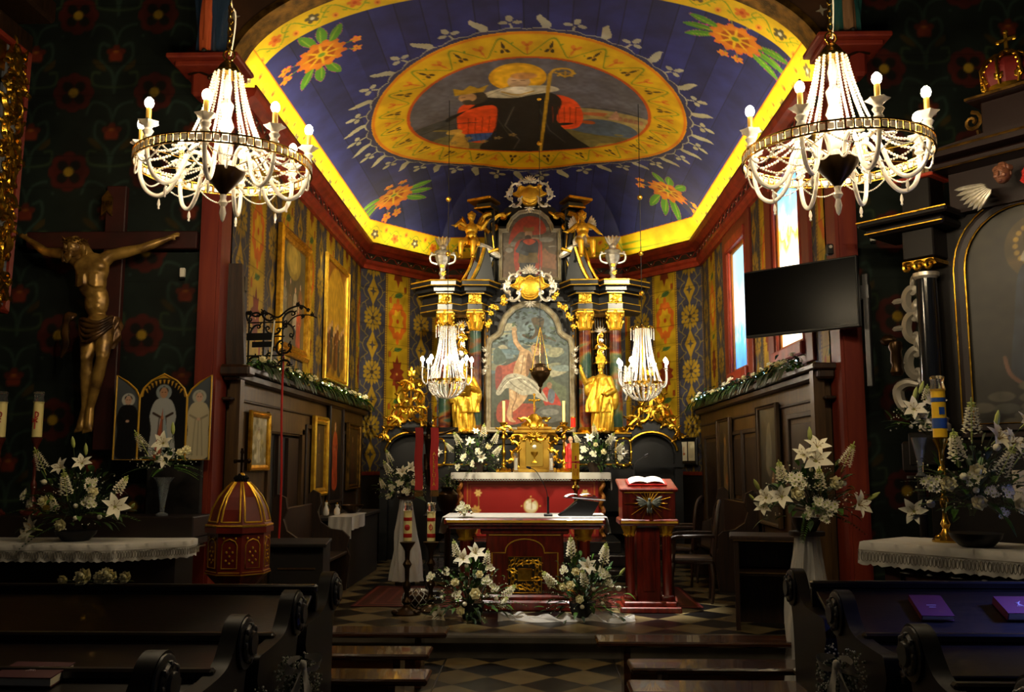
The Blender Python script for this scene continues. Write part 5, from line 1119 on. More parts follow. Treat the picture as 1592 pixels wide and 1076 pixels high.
def foliage(R, H, n, seed, base=(0, 0, 0), lw=.022, ferns=8, breath=6, spread=1.0, thin=1, D=None):
    r = random.Random(seed); mb = MB(); D = D or R*.7
    for i in range(n):
        a = r.uniform(0, 2*PI); e = r.uniform(-.25, 1.45); k = r.uniform(.3, .95); q = Vector((R*math.cos(a)*math.cos(e)*k, D*math.sin(a)*math.cos(e)*k, H*math.sin(e)*k))
        d = (q+Vector((r.uniform(-.1, .1), r.uniform(-.1, .1), r.uniform(0, .1)))); mb.mat(0 if r.random() < .65 else 1); leaf(mb, Vector(base)+q, d, r.uniform(.07, .14)*thin, lw*r.uniform(.7, 1.3)*thin, r.uniform(.1, .8))
    for i in range(n//5):
        a = r.uniform(0, 2*PI); e = r.uniform(0, 1.4); q = Vector((R*math.cos(a)*math.cos(e), D*math.sin(a)*math.cos(e), H*math.sin(e)))*.85; mb.mat(0).tube([base, Vector(base)+q*.5+Vector((0, 0, .03)), Vector(base)+q], .0025, 4)
    for i in range(ferns):
        a = r.uniform(0, 2*PI); e = r.uniform(-.35, 1.0); d = Vector((math.cos(a)*math.cos(e)*R, math.sin(a)*math.cos(e)*D, math.sin(e)*H)); s0 = Vector(base)+d*.4; L = d.length*.85; dn = d.normalized(); mb.mat(1 if i % 2 else 0)
        for k in range(14):
            t = k/14; p = s0+dn*L*t-Vector((0, 0, .3*L*t*t)); s_ = dn.cross(Vector((0, 0, 1))).normalized()
            for s2 in (-1, 1): leaf(mb, p, dn*.6+s_*s2, .05*(1-t*.7), .007, .3)
    mb.mat(2)
    for i in range(breath*16):
        a = r.uniform(0, 2*PI); e = r.uniform(-.2, 1.3); k = r.uniform(.6, 1.05); mb.ball(Vector(base)+Vector((R*math.cos(a)*math.cos(e)*k, D*math.sin(a)*math.cos(e)*k, H*math.sin(e)*k)), r.uniform(.004, .007), 4, 3)
    return mb
def place_bloom(t, kind, pos, d, size=1.0, roll=0):
    d = Vector(d).normalized(); q = Vector((0, 0, 1)).rotation_difference(d); o = obj(kind, FL[kind], None, t, pos); o.rotation_mode = 'QUATERNION'; o.rotation_quaternion = q @ Euler((0, 0, roll)).to_quaternion(); o.scale = (size*{'lily': .8, 'stock_spike': .82}.get(kind, 1),)*3; return o
def bouquet(name, lab, origin, D, blooms, R, H, nleaf=150, seed=1, vase=None, center=None, group=None, ferns=8, breath=6, fsize=1.0, depth=None):
    """blooms: (kind, px, py, size); centre = pixel of the foliage middle, at depth D"""
    o = Vector(origin); t = thing(name, lab, 'flower arrangement', o, group=group); r = random.Random(seed); c = atY(center[0], center[1], D)-o
    mb = foliage(R, H, nleaf, seed, c-Vector((0, 0, H*.35)), ferns=ferns, breath=breath, thin=fsize, D=depth)
    for k, px, py, s_ in blooms:
        p = atY(px, py, D)-o; off = (p-c); p.y -= max(0, (1-(off.x/R)**2-(off.z/H)**2))*.5*(depth or R*.7)+r.uniform(0, .03)
        mb.mat(3).tube([c-Vector((0, 0, H*.35)), (c+p)/2+Vector((0, 0, .02)), p], .0025, 4)
    f = obj('foliage', mb, ['leaf', 'leaf_bright', 'petal', 'stem'], t, ang=80)
    for k, px, py, s_ in blooms:
        p = atY(px, py, D)-o; off = (p-c); p.y -= max(0, (1-(off.x/R)**2-(off.z/H)**2))*.5*(depth or R*.7)+r.uniform(0, .03)
        if k in ('stock_spike', 'lily_bud'): d = Vector((off.x*1.2, -.25, max(.25, .5+off.z)))
        else: d = Vector((off.x*1.3, -.75, off.z*.9+.25))
        place_bloom(t, k, p, d+Vector((r.uniform(-.15, .15), 0, r.uniform(-.15, .15))), s_*r.uniform(.92, 1.08), r.uniform(0, 6))
    if vase: vase(t)
    return t
def auto(cx, cy, w, h, n, seed, s_=1.0, kinds=('lily', 'rose', 'stock_spike', 'chrysanthemum', 'rosebud', 'chrysanthemum', 'stock_spike')):
    r = random.Random(seed); out = []; tries = 0
    while len(out) < n and tries < 900:
        tries += 1; x = r.uniform(-1, 1); y = r.uniform(-1, 1)
        if x*x+y*y > 1: continue
        X, Y_ = cx+x*w, cy+y*h
        if any(math.hypot(X-a[1], Y_-a[2]) < .62*math.sqrt(w*h*3.1/n) for a in out): continue
        out.append((kinds[len(out) % len(kinds)], X, Y_, s_))
    return out
# ================================================================ SANCTUARY
# high altar table
mz = .65; t = thing('high_altar_table', 'altar table with red painted frontal, lamb medallion and twisted side columns below the retable', 'altar', (X0+.01, 13.25, mz))
mb = MB(); mb.box((0, .05, .43), (2.0, .5, .86)); mb.box((0, 0, .88), (2.2, .62, .05), bev=.01); obj('table_body', mb, 'mahogany', t, smooth=False)
cv = Cv(1.9, .8, .01, '8c1612'); cv.line([(.06, .04), (.06, .74), (1.84, .74), (1.84, .04)], .012, 'b8862c'); cv.line([(.1, .08), (.1, .7), (1.8, .7), (1.8, .08)], .008, 'a06a20')
for x in (.2, 1.7):
    cv.curve([(x, .05), (x-.03, .25), (x+.02, .45), (x, .6)], .012, '9a7a2c'); cv.petals(x+.01, .6, 6, .03, .025, .015, 'd8b86a'); cv.petals(x-.02, .36, 7, .04, .035, .02, 'd0a050'); cv.petals(x+.04, .2, 6, .03, .025, .015, 'c8a458')
for k in range(8): cv.curve([(.12+.06*k, .04), (.15+.06*k, .12), (.12+.06*k, .16)], .01, 'a08030'); cv.curve([(1.78-.06*k, .04), (1.75-.06*k, .12), (1.78-.06*k, .16)], .01, 'a08030')
cv.ell(.95, .42, .105, .105, 'c8a860'); cv.ell(.95, .42, .09, .09, 'd8c89c'); cv.blob([(.89, .38), (.9, .45), (.97, .46), (1.02, .43), (1.01, .37)], 'f0e8d0'); cv.ell(.9, .47, .02, .02, 'f0e8d0'); cv.line([(.96, .38), (.96, .51)], .008, '8a5a28'); cv.poly([(.96, .51), (1.02, .5), (.96, .47)], 'a83020')
for a in range(4): cv.ell(.95+.13*math.cos(a*PI/2), .42+.13*math.sin(a*PI/2), .012, .012, 'c8a050')
obj('painted_frontal', flat_canvas(cv), None, t, (0, -.21, .03))
for sx in (-1, 1):
    mb = MB(); mb.tube([(sx*1.0+.022*math.cos(k*.7), -.235+.022*math.sin(k*.7), .02+k*.0205) for k in range(42)], .03, 8); obj('twisted_column', mb, mat('twist', 'b87c28', .45, .3, var='7a3414', vs=20), t)
cl_ = thing('altar_cloth', 'white lace-edged cloth over the high altar table with hanging ends', 'cloth', (X0+.01, 13.25, mz+.905))
mb = MB(); mb.box((0, .0, .006), (2.24, .6, .012), bev=.004); mb.sheet(lambda u, v: (-1.12+2.24*u, -.315-.012*math.sin(u*70)*v-.01*v, .01-.085*v), 120, 3)
for sx in (-1, 1): mb.sheet(lambda u, v: (sx*(1.12+.015*v+.008*math.sin(u*20+v*3)), -.3+.6*u, .01-.24*v+.01*math.sin(u*30)*v), 30, 6)
obj('cloth_sheet', mb, 'white_cloth', cl_, ang=60)
mb = MB()
for k in range(56): mb.tube([(-1.1+.04*k+.017*math.cos(a), -.327, -.085+.014*math.sin(a)) for a in np.linspace(0, 2*PI, 9)[:-1]], .003, 4, True)
obj('lace_edge', mb, 'white_cloth', cl_)
zt = 1.562
# tabernacle
t = thing('tabernacle', 'golden carved tabernacle with chalice door and small crucifix on its dome', 'tabernacle', (atY(831, 730, 13.3).x, 13.33, zt+.008))
mb = MB(); mb.box((0, 0, .03), (.62, .36, .06), bev=.01); mb.prism([(-.21, -.18), (.21, -.18), (.28, .12), (-.28, .12)], .06, .55); mb.box((0, -.02, .58), (.62, .4, .05), bev=.015); mb.box((0, -.02, .63), (.5, .32, .04), bev=.01)
obj('cabinet', mb, mat('gold_plain', 'c8a040', .4, .8, var='a88030', vs=6), t, smooth=False)
mb = MB(); mb.box((0, -.19, .27), (.25, .02, .37), bev=.005); d_ = obj('door', mb, mat('gold_door', 'd8b450', .3, .9), t, smooth=False)
mb = MB(); mb.ball((0, -.2, .36), (.032, .012, .032), 12, 6); obj('host', mb, 'silver', d_); mb = MB(); mb.lathe([(.045, 0), (.045, .01), (.01, .03), (.01, .08), (.05, .13), (.05, .16), (0, .16)], (0, -.2, .13), 14, sy=.25); obj('chalice', mb, 'gold', d_)
mb = MB(); mb.lathe([(.2, .65), (.19, .69), (.12, .74), (.08, .8), (.04, .84), (0, .85)], n=14, sy=.7, fold=lambda a, z: 1+.1*math.sin(6*a))
for sx in (-1, 1):
    for (x, z, s_, a) in ((.25, .5, .08, 0), (.27, .38, .07, 1), (.28, .26, .07, -1), (.3, .14, .07, .4), (.12, .72, .08, .6), (.4, .62, .07, 0), (.46, .6, .05, .5)): cscroll(mb, sx*x, z, s_, sx*a, -.17, sx, .018)
shell(mb, 0, .5, -.19, .12, PI/2, 1.4, 9)
for k in range(4): cscroll(mb, (-.09+.06*k), .48, .05, k, -.2, 1, .014)
obj('carved_ornament', mb, 'gold', t)
mb = MB(); mb.box((0, -.02, .99), (.02, .02, .26)); mb.box((0, -.02, 1.04), (.13, .02, .02))
for p in ((0, 1.12), (.07, 1.04), (-.07, 1.04)): mb.ball((p[0], -.02, p[1]), .02, 8, 5)
mb.cap((0, -.04, .94), (0, -.04, 1.0), .012, .014, 8); mb.tube([(-.055, -.04, 1.04), (0, -.04, 1.01), (.055, -.04, 1.04)], .007, 6); obj('crucifix', mb, 'gold', t)
def candlestick(name, lab, loc, h, hc, rc=.025, metal='gold', wax='wax', base=.1, cat='candlestick', group=None, glass=False):
    t = thing(name, lab, cat, loc, group=group)
    mb = MB(); b = base; mb.lathe([(b, 0), (b, .02*h), (b*.75, .05*h), (b*.35, .09*h), (b*.22, .13*h), (b*.38, .17*h), (b*.2, .22*h), (b*.16, .3*h), (b*.3, .36*h), (b*.3, .4*h), (b*.15, .45*h), (b*.18, .62*h), (b*.34, .68*h), (b*.16, .74*h), (b*.2, .86*h), (b*.3, .9*h), (b*.55, .97*h), (b*.58, .985*h), (b*.2, h), (0, h)], n=18)
    for i in range(3): a = PI/2+2*PI*i/3; mb.ball((b*.9*math.cos(a), b*.9*math.sin(a), .025*h+.01), (b*.28, b*.28, .02*h+.012), 8, 5)
    obj('stand', mb, metal, t); mb = MB(); mb.cyl((0, 0, h), (0, 0, h+hc), rc, n=18); c = obj('candle', mb, wax, t)
    if glass: mb = MB(); mb.lathe([(rc*1.04, h+hc-.015), (rc*1.1, h+hc+.0), (rc*.9, h+hc+.04), (rc*1.1, h+hc+.08), (rc*.9, h+hc+.09), (rc*.85, h+hc+.088)], n=14); obj('glass_cap', mb, 'glass', t)
    else: mb = MB(); mb.cyl((0, 0, h+hc), (0, 0, h+hc+.02), .002, n=5); obj('wick', mb, 'black', c)
    return t
for px, lab in ((783, 'tall golden altar candlestick with lit-white candle left of the tabernacle'), (877, 'tall golden altar candlestick right of the tabernacle beside the red-robed figure')):
    q = atY(px, 728, 13.2); candlestick('altar_candlestick', lab.replace('lit-white', 'cream'), (q.x, 13.2, zt+.008), .72, .3, .022, 'gold', 'wax', .11)
for px, lab in ((802, 'short white candle in a clear glass left of the tabernacle'), (857, 'short white candle in a clear glass right of the tabernacle')):
    q = atY(px, 728, 13.08); t = thing('glass_candle', lab, 'candle', (q.x, 13.06, zt+.008)); mb = MB(); mb.cyl((0, 0, .03), (0, 0, .2), .024, n=14); obj('candle', mb, 'wax_white', t)
    mb = MB(); mb.lathe([(.03, 0), (.035, .0), (.034, .02), (.034, .27), (.031, .27), (.031, .03), (0, .03)], n=16); obj('glass', mb, 'glass', t)
q = atY(884, 728, 13.2); t = thing('red_robed_statuette', 'small painted standing figure in a red robe on the altar, right of the tabernacle', 'statuette', (q.x+.03, 13.22, zt+.008))
mb = MB(); robe(mb, [(0.05, .085, .07, 0, 0, 1), (.2, .075, .06, 0, 0, 1), (.34, .08, .055, 0, 0, .5), (.41, .04, .04, 0, 0, .1)], 30, 7, .1, 4); arm(mb, (.06, 0, .37), (.1, -.05, .3), (.05, -.08, .33), .028, .024, .016); b = obj('robe', mb, 'red_cloth', t); remesh(b, .006, 1)
mb = MB(); head(mb, (0, -.01, .47), .042, .2, 1, 0); arm(mb, (-.06, 0, .38), (-.1, -.02, .44), (-.09, -.03, .52), .024, .02, .014); hand(mb, (-.09, -.03, .52), (0, 0, 1), .018, up=(0, -1, 0)); mb.ball((.03, -.05, .36), (.035, .03, .06)); obj('figure', remesh(obj('f', mb, 'flesh'), .004, 1).data, None, t); bpy.data.objects.remove(bpy.data.objects['f'])
mb = MB(); mb.lathe([(.09, 0), (.09, .03), (.075, .05), (0, .06)], n=12); obj('pedestal', mb, 'gold_dull', t)
q = atY(891, 657, 13.75); t = thing('red_votive_lamp', 'small red glass lamp fixed beside the main painting frame', 'lamp', q); mb = MB(); mb.cyl((0, 0, -.07), (0, 0, .07), .035, n=14); obj('red_glass', mb, mat('red_glow', 'd02010', .3, emit='c01808', es=.6), t); mb = MB(); mb.cyl((0, 0, .07), (0, 0, .085), .04, n=14); mb.tube([(0, 0, .08), (0, .15, .1)], .006, 5); obj('bracket', mb, 'gold', t)
# bouquets on the high altar
def pot(r=.1, h=.14, m='wood_dark'):
    def f(t): mb = MB(); mb.lathe([(r*.7, 0), (r, h*.6), (r*1.05, h), (r*.9, h), (0, h*.9)], n=18); obj('bowl', mb, m, t)
    return f
bl = [('stock_spike', 716, 690, 1.3), ('lily', 733, 688, 1.1), ('stock_spike', 752, 678, 1.3), ('stock_spike', 768, 688, 1.3), ('chrysanthemum', 722, 712, 1.3), ('chrysanthemum', 745, 703, 1.4), ('chrysanthemum', 735, 722, 1.2), ('lily', 750, 712, 1.0), ('stock_spike', 770, 706, 1.2), ('rose', 760, 695, 1.1), ('chrysanthemum', 713, 726, 1.3), ('rosebud', 774, 715, 1.2), ('stock_spike', 703, 700, 1.1), ('lily', 740, 672, .9)]
bouquet('altar_bouquet', 'white lily and stock bouquet on the left end of the high altar', (atY(742, 700, 13.15).x, 13.2, zt+.008), 13.15, bl, .44, .40, 130, 11, pot(), (740, 705))
bl = [('stock_spike', 899, 688, 1.2), ('lily', 916, 682, 1.1), ('stock_spike', 925, 676, 1.2), ('stock_spike', 944, 690, 1.3), ('chrysanthemum', 908, 700, 1.4), ('chrysanthemum', 921, 706, 1.3), ('stock_spike', 958, 702, 1.2), ('rose', 937, 703, 1.2), ('chrysanthemum', 962, 712, 1.2), ('lily', 949, 683, 1.0), ('rosebud', 944, 715, 1.2), ('chrysanthemum', 902, 712, 1.1), ('rose', 925, 692, 1.0)]
bouquet('altar_bouquet', 'white lily bouquet with dark leaves on the right end of the high altar', (atY(930, 700, 13.15).x-.05, 13.2, zt+.008), 13.15, bl, .48, .40, 150, 12, pot(), (930, 706))
# celebrant's altar in front
FX = -.13; t = thing('front_altar', 'mahogany free-standing altar with gold fretwork panel under an arch', 'altar', (FX, 9.95, .2))
mb = MB(); mb.box((0, 0, .90), (1.66, .86, .07), bev=.015); mb.box((0, 0, .85), (1.58, .78, .05), bev=.015); obj('table_top', mb, 'mahogany', t, smooth=False)
mb = MB(); mb.box((0, -.437, .905), (1.6, .012, .022)); obj('gold_line', mb, 'gold_paint', t, smooth=False)
mb = MB(); mb.box((0, -.03, .47), (.80, .56, .72), bev=.01); mb.box((0, -.03, .055), (1.0, .76, .11), bev=.02); mb.box((0, -.03, .13), (.9, .66, .06), bev=.02)
mb.box((0, -.03, .8), (.92, .62, .06), bev=.015); obj('pedestal', mb, 'mahogany', t, smooth=False)
for sx in (-1, 1):
    for y in (-.24, .24):
        mb = MB(); mb.lathe([(.075, .1), (.075, .14), (.055, .17), (.055, .68), (.06, .7)], (sx*.62, y, 0), 16, fold=lambda a, z: 1+.04*math.cos(10*a)*(z > .16)); mb.box((sx*.62, y, .05), (.2, .2, .1), bev=.01); c = obj('column', mb, 'mahogany', t)
        mb = MB(); mb.lathe([(.055, .69), (.075, .71), (.06, .73), (.09, .81), (.1, .83), (0, .83)], (sx*.62, y, 0), 12, fold=lambda a, z: 1+.12*math.cos(8*a)); obj('capital', mb, 'gold_leaf', c)
mb = MB(); P = [(-.34, .2), (-.34, .58), (-.2, .58)]+[(.2*math.cos(a), .6+.12*math.sin(a)) for a in np.linspace(PI, 0, 13)]+[(.2, .58), (.34, .58), (.34, .2)]
mb.tube([(x, -.318, z) for x, z in P], .008, 5); mb.tube([(-.37, -.318, .76), (.37, -.318, .76)], .006, 5); obj('arch_moulding', mb, 'gold_paint', t)
mb = MB(); mb.box((0, -.315, .36), (.34, .02, .36), bev=.005); fr = obj('fretwork_back', mb, 'wood_dark', t, smooth=False)
mb = MB()
for i in range(4):
    for j in range(4):
        if 0 < i < 3 and 0 < j < 3: continue
        for k in range(2): cscroll(mb, -.125+.083*i, .235+.083*j, .036, (i*3+j*5)*.9+k*PI, -.33, 1, .009, 4)
mb.tube([(x, -.33, z) for x, z in ((-.17, .18), (-.17, .54), (.17, .54), (.17, .18))], .008, 5, True); mb.tube([(x, -.33, z) for x, z in ((-.07, .3), (-.07, .42), (.07, .42), (.07, .3))], .008, 5, True); mb.box((0, -.325, .36), (.13, .01, .11)); mb.box((0, -.335, .36), (.06, .01, .015)); mb.box((0, -.335, .36), (.015, .01, .05))
obj('gold_fretwork', mb, 'gold', fr)
mb = MB(); mb.box((0, .02, .942), (1.62, .8, .01), bev=.003); mb.sheet(lambda u, v: (-.81+1.62*u, -.385-.003*math.sin(u*60), .94-.012*v), 60, 1)
for sx in (-1, 1): mb.sheet(lambda u, v: (sx*(.845+.03*v+.012*math.sin(u*14+v*2)), -.38+.8*u, .945-.2*v*(1-.4*abs(u-.5))), 24, 6)
for sx in (-1, 1): mb.box((sx*.83, .02, .943), (.04, .8, .008))
c = obj('altar_cloth', mb, 'white_cloth', None, (FX, 9.95, .2), ang=60); tag(c, 'white cloth on the front altar, its lace ends hanging at both sides', 'cloth')
ta = .2+.948
t = thing('missal_stand', 'black slanted book stand on the right half of the front altar', 'book stand', (atY(898, 792, 9.9).x, 9.85, ta)); mb = MB(); mb.prism([(-.2, 0), (.14, 0), (.22, .14), (-.0, .17)], -.13, .13, lambda x, y, z: (x, z, y)); mb.box((.11, 0, .175), (.36, .3, .012), rot=(0, .08, 0), bev=.004); mb.tube([(-.21, -.1, .01), (-.1, -.12, .08), (-.02, -.13, .15)], .012, 5); obj('stand', mb, 'black', t, smooth=False)
t = thing('missal', 'open book lying on the black stand on the front altar', 'book', (atY(905, 765, 9.85).x-.02, 9.84, ta+.186), .1); mb = MB(); mb.box((0, 0, .005), (.34, .25, .01)); obj('cover', mb, 'book_red', t, smooth=False)
mb = MB()
for sx in (-1, 1): mb.sheet(lambda u, v: (sx*.16*u, -.115+.23*v, .012+.03*math.sin(PI*min(1, u*.9+.1))**.7), 8, 1)
obj('pages', mb, 'page', t)
def gooseneck(name, lab, base, pts, cat='microphone'):
    t = thing(name, lab, cat, base); mb = MB(); mb.box((0, 0, .012), (.09, .11, .024), bev=.006); mb.cyl((0, 0, .02), (0, 0, .2), .012, n=10); obj('base', mb, 'black', t)
    mb = MB(); P = crv([Vector(p) for p in pts], 6); mb.tube(P, .004, 6); obj('gooseneck', mb, 'black', t); mb = MB(); d = (P[-1]-P[-3]).normalized(); mb.cap(P[-1], P[-1]+d*.03, .014, .012, 10); obj('capsule', mb, 'black', t); return t
b = Vector((atY(852, 790, 9.8).x, 9.75, ta)); gooseneck('gooseneck_microphone', 'black gooseneck microphone in the middle of the front altar', b, [(0, 0, .19), (-.03, 0, .3), (-.12, .0, .46), (-.19, -.0, .5)])
bouquet('flower_posy', 'small posy of white flowers lying on the left corner of the front altar', (atY(722, 797, 9.7).x, 9.65, ta), 9.6, [('chrysanthemum', 716, 791, 1.2), ('chrysanthemum', 722, 796, 1.1), ('rose', 727, 789, .9), ('rosebud', 733, 797, .9), ('chrysanthemum', 720, 786, 1.0)], .1, .06, 24, 14, None, (724, 794), ferns=1, breath=1, fsize=.6)
# paschal candle on its stand behind the front altar
q = atY(895, 745, 11.0); t = thing('paschal_candle', 'thick yellow candle with a red cross emblem on a tall stand behind the front altar', 'candle', (q.x, 11.0, .2))
mb = MB(); h = q.z-.2-.0; mb.lathe([(.17, 0), (.17, .03), (.06, .07), (.03, .12), (.025, .5), (.045, .55), (.025, .6), (.022, h-.14), (.05, h-.1), (.03, h-.07), (.035, h-.03), (.07, h), (0, h)], n=18); obj('stand', mb, 'brass', t)
mb = MB(); mb.cyl((0, 0, h), (0, 0, h+.43), .045, n=24); c = obj('candle', mb, 'wax_yellow', t); mb = MB()
for a in range(4): ang = a*PI/2; mb.box((.03*math.cos(ang), -.047, h+.2+.05*math.sin(ang)), (.035 if a % 2 == 0 else .02, .008, .02 if a % 2 == 0 else .05)); mb.ball((.0, -.047, h+.2), (.015, .008, .015), 6, 4)
mb.tube([(-.025, -.045, h+.12), (-.02, -.047, h+.04), (0, -.048, h+.1), (.02, -.047, h+.04), (.025, -.045, h+.12)], .004, 4); obj('emblem', mb, 'red', c)
# ambo
t = thing('lectern', 'red-brown wooden lectern on fluted columns with a gilded dove', 'lectern', (atY(1010, 940, 9.6).x, 9.72, .2))
mb = MB(); mb.box((0, 0, .03), (.62, .5, .06), bev=.01); mb.box((0, 0, .085), (.54, .42, .05), bev=.012); obj('base', mb, 'mahogany', t, smooth=False)
mb = MB(); mb.box((0, .02, .47), (.24, .26, .74), bev=.01); mb.box((0, -.12, .45), (.12, .02, .5), bev=.005); obj('shaft', mb, 'mahogany', t, smooth=False)
for sx in (-1, 1):
    mb = MB(); mb.lathe([(.06, .11), (.06, .15), (.045, .17), (.045, .75), (.05, .76)], (sx*.19, -.08, 0), 24, fold=lambda a, z: 1+.07*math.cos(12*a)*(.165 < z)); mb.box((sx*.19, -.08, .13), (.13, .13, .06), bev=.01); c = obj('column', mb, 'mahogany', t, ang=60)
    mb = MB(); mb.lathe([(.045, .75), (.06, .77), (.05, .78), (.075, .85), (.08, .87), (0, .87)], (sx*.19, -.08, 0), 16, fold=lambda a, z: 1+.13*math.cos(8*a)); obj('capital', mb, 'gold_leaf', c)
mb = MB(); mb.box((0, 0, .9), (.6, .46, .07), bev=.015); mb.side([(-.2, .93), (.22, .93), (.22, 1.3), (-.2, 1.22)], -.27, .27); mb.box((0, .01, 1.27), (.6, .5, .035), rot=(.19, 0, 0), bev=.01); obj('desk_box', mb, 'mahogany', t, smooth=False)
mb = MB(); mb.box((0, -.235, .9), (.58, .008, .018)); mb.box((0, -.215, 1.2), (.50, .008, .01)); obj('gold_line', mb, 'gold_paint', t, smooth=False)
mb = MB()
for i in range(22): a = 2*PI*i/22; L = .19+.06*(i % 2)-.07*abs(math.sin(a)); mb.cyl((0, -.225, 1.09), (L*math.cos(a), -.22, 1.09+L*math.sin(a)), .012, .003, 5)
dv = obj('dove_rays', mb, 'gold', t)
mb = MB(); mb.ball((0, -.25, 1.08), (.025, .025, .05), 10, 6); mb.ball((0, -.265, 1.13), .018, 8, 5)
for s2 in (-1, 1):
    for k in range(5): a = .5-.25*k; L = .13-.01*k; mb.ball((s2*(.02+math.cos(a)*L*.5), -.25, 1.1+math.sin(a)*L*.5), (L*.5, .01, .014), 7, 4, rot=(0, -s2*a, 0))
for k in (-1, 0, 1): mb.ball((k*.02, -.25, 1.02), (.01, .008, .03), 6, 4)
obj('dove', mb, mat('pewter', '8a9490', .35, .8), dv)
t2 = thing('lectionary', 'open book with red page edges on top of the lectern', 'book', (t.location.x, 9.72, .2+1.295)); t2.rotation_euler = (.19, 0, 0); mb = MB(); mb.box((0, 0, .006), (.4, .28, .012)); obj('cover', mb, 'red', t2, smooth=False); mb = MB()
for sx in (-1, 1): mb.sheet(lambda u, v: (sx*.18*u, -.125+.25*v, .014+.03*math.sin(PI*min(1, u*.9+.1))**.7), 8, 1)
obj('pages', mb, 'page', t2)
q = atY(985, 752, 9.9); gooseneck('lectern_microphone', 'thin gooseneck microphone standing at the left edge of the lectern top', (q.x+.0, 9.84, .2+1.315), [(0, 0, .0), (0, 0, .12), (.03, 0, .2), (.12, -.02, .26)]).children[0].data = (lambda m_: m_)(MB().box((0, 0, .006), (.05, .06, .012), bev=.003).mesh('b', 'black'))
# processional cross with red ribbons
q = atY(665, 915, 10.15); t = thing('processional_cross', 'dark standing crucifix draped with two red ribbons, left of the front altar', 'crucifix', (q.x, 10.15, .2)); cz = atY(680, 668, 10.15).z-.2
mb = MB(); mb.box((0, 0, .04), (.36, .3, .08), bev=.01); mb.box((0, 0, .11), (.26, .22, .06), bev=.01); mb.box((0, 0, cz*.5), (.055, .04, cz)); mb.box((0, 0, cz+.08), (.05, .035, .3)); mb.box((0, 0, cz), (.64, .035, .05)); mb.lathe([(.03, 0), (.06, .03), (.03, .06)], (0, 0, .9), 12); obj('cross', mb, mat('wood_black', '17100c', .5), t, smooth=False)
mb = MB(); mb.cap((0, -.04, cz-.28), (0, -.05, cz-.1), .035, .05); mb.cap((0, -.05, cz-.05), (0, -.055, cz+.02), .03, .03, 8)
for sx in (-1, 1): arm(mb, (sx*.04, -.05, cz-.07), (sx*.15, -.04, cz-.05), (sx*.28, -.03, cz), .02, .016, .011); arm(mb, (sx*.02, -.04, cz-.3), (sx*.025, -.07, cz-.44), (sx*.01, -.04, cz-.6), .028, .022, .014); hand(mb, (sx*.28, -.03, cz), (sx, 0, .1), .014)
head(mb, (.01, -.07, cz+.05), .038, .3, 1, 1); b = obj('corpus', mb, 'dark_bronze', t); remesh(b, .006, 1)
mb = MB(); robe(mb, [(cz-.4, .05, .035, 0, -.05, 1), (cz-.27, .045, .035, 0, -.045, 1)], 24, 6, .12, 2); obj('loincloth', mb, 'dark_bronze', b)
for x0, lab in ((-.115, None), (.055, None)):
    mb = MB(); mb.sheet(lambda u, v: (x0-.03+.085*u+.005*math.sin(v*9), -.10-.01*math.cos(u*3), cz+.02-.68*v), 4, 16); mb.sheet(lambda u, v: (x0-.03+.085*u, .05-.15*v, cz+.03), 4, 4); r_ = obj('ribbon', mb, 'red_cloth', t)
    mb = MB()
    for k in range(14): mb.tube([(x0-.025+.0065*k, -.105, cz-.66), (x0-.03+.0072*k, -.105, cz-.73)], .003, 4)
    obj('gold_fringe', mb, 'gold_dull', r_)
    if x0 > 0:
        for i, ch in enumerate('ALLELUJA'): text('letter', ch, .058, 'gold_leaf', r_, (x0+.012, -.114, cz-.27-.047*i), (PI/2, 0, 0), .001)
# two dark floor candlesticks with banded candles
for px, py, sym, lab in ((632, 955, 0, 'tall dark floor candlestick, the left one, with a red banded white candle'), (669, 950, 1, 'tall dark floor candlestick with ring emblem candle, nearer the front altar flowers')):
    q = atZ(px, py, .2); zt2 = atY(px, 841, q.y).z-.2; t = candlestick('floor_candlestick', lab, (q.x, q.y, .2), zt2, .30, .042, 'dark_bronze', 'wax', .14, glass=True)
    mb = MB()
    for z0, z1 in ((.035, .075), (.2, .235)): mb.lathe([(.0425, zt2+z0), (.0435, zt2+z0+.002), (.0435, zt2+z1), (.0425, zt2+z1)], n=20)
    if sym: mb.tube([(.018*math.cos(a), -.043, zt2+.14+.026*math.sin(a)) for a in np.linspace(0, 2*PI, 13)[:-1]], .004, 4, True); mb.tube([(0, -.045, zt2+.1), (0, -.045, zt2+.18)], .004, 4)
    else: mb.ball((0, -.036, zt2+.135), (.028, .012, .035), 10, 6)
    obj('red_bands', mb, 'red', [c for c in t.children if c.name.startswith('candle')][0])
q = atZ(655, 938, .2); t = thing('lattice_bowl', 'domed silvery lattice bowl on the floor between the candlesticks and the crucifix foot', 'bowl', (q.x, 9.72, .2))
mb = MB(); mb.lathe([(.08, 0), (.13, .03), (.155, .09), (.14, .15), (.09, .19), (0, .205)], n=20); obj('bowl', mb, 'dark_bronze', t); mb = MB()
for k in range(12):
    for s2 in (-1, 1): mb.tube([((r+.004)*math.cos(2*PI*k/12+s2*j*.16), (r+.004)*math.sin(2*PI*k/12+s2*j*.16), z) for j, (r, z) in enumerate([(.13, .03), (.15, .06), (.155, .09), (.15, .12), (.14, .15), (.115, .17), (.09, .19), (.05, .2)])], .004, 4)
obj('lattice', mb, 'silver', t)
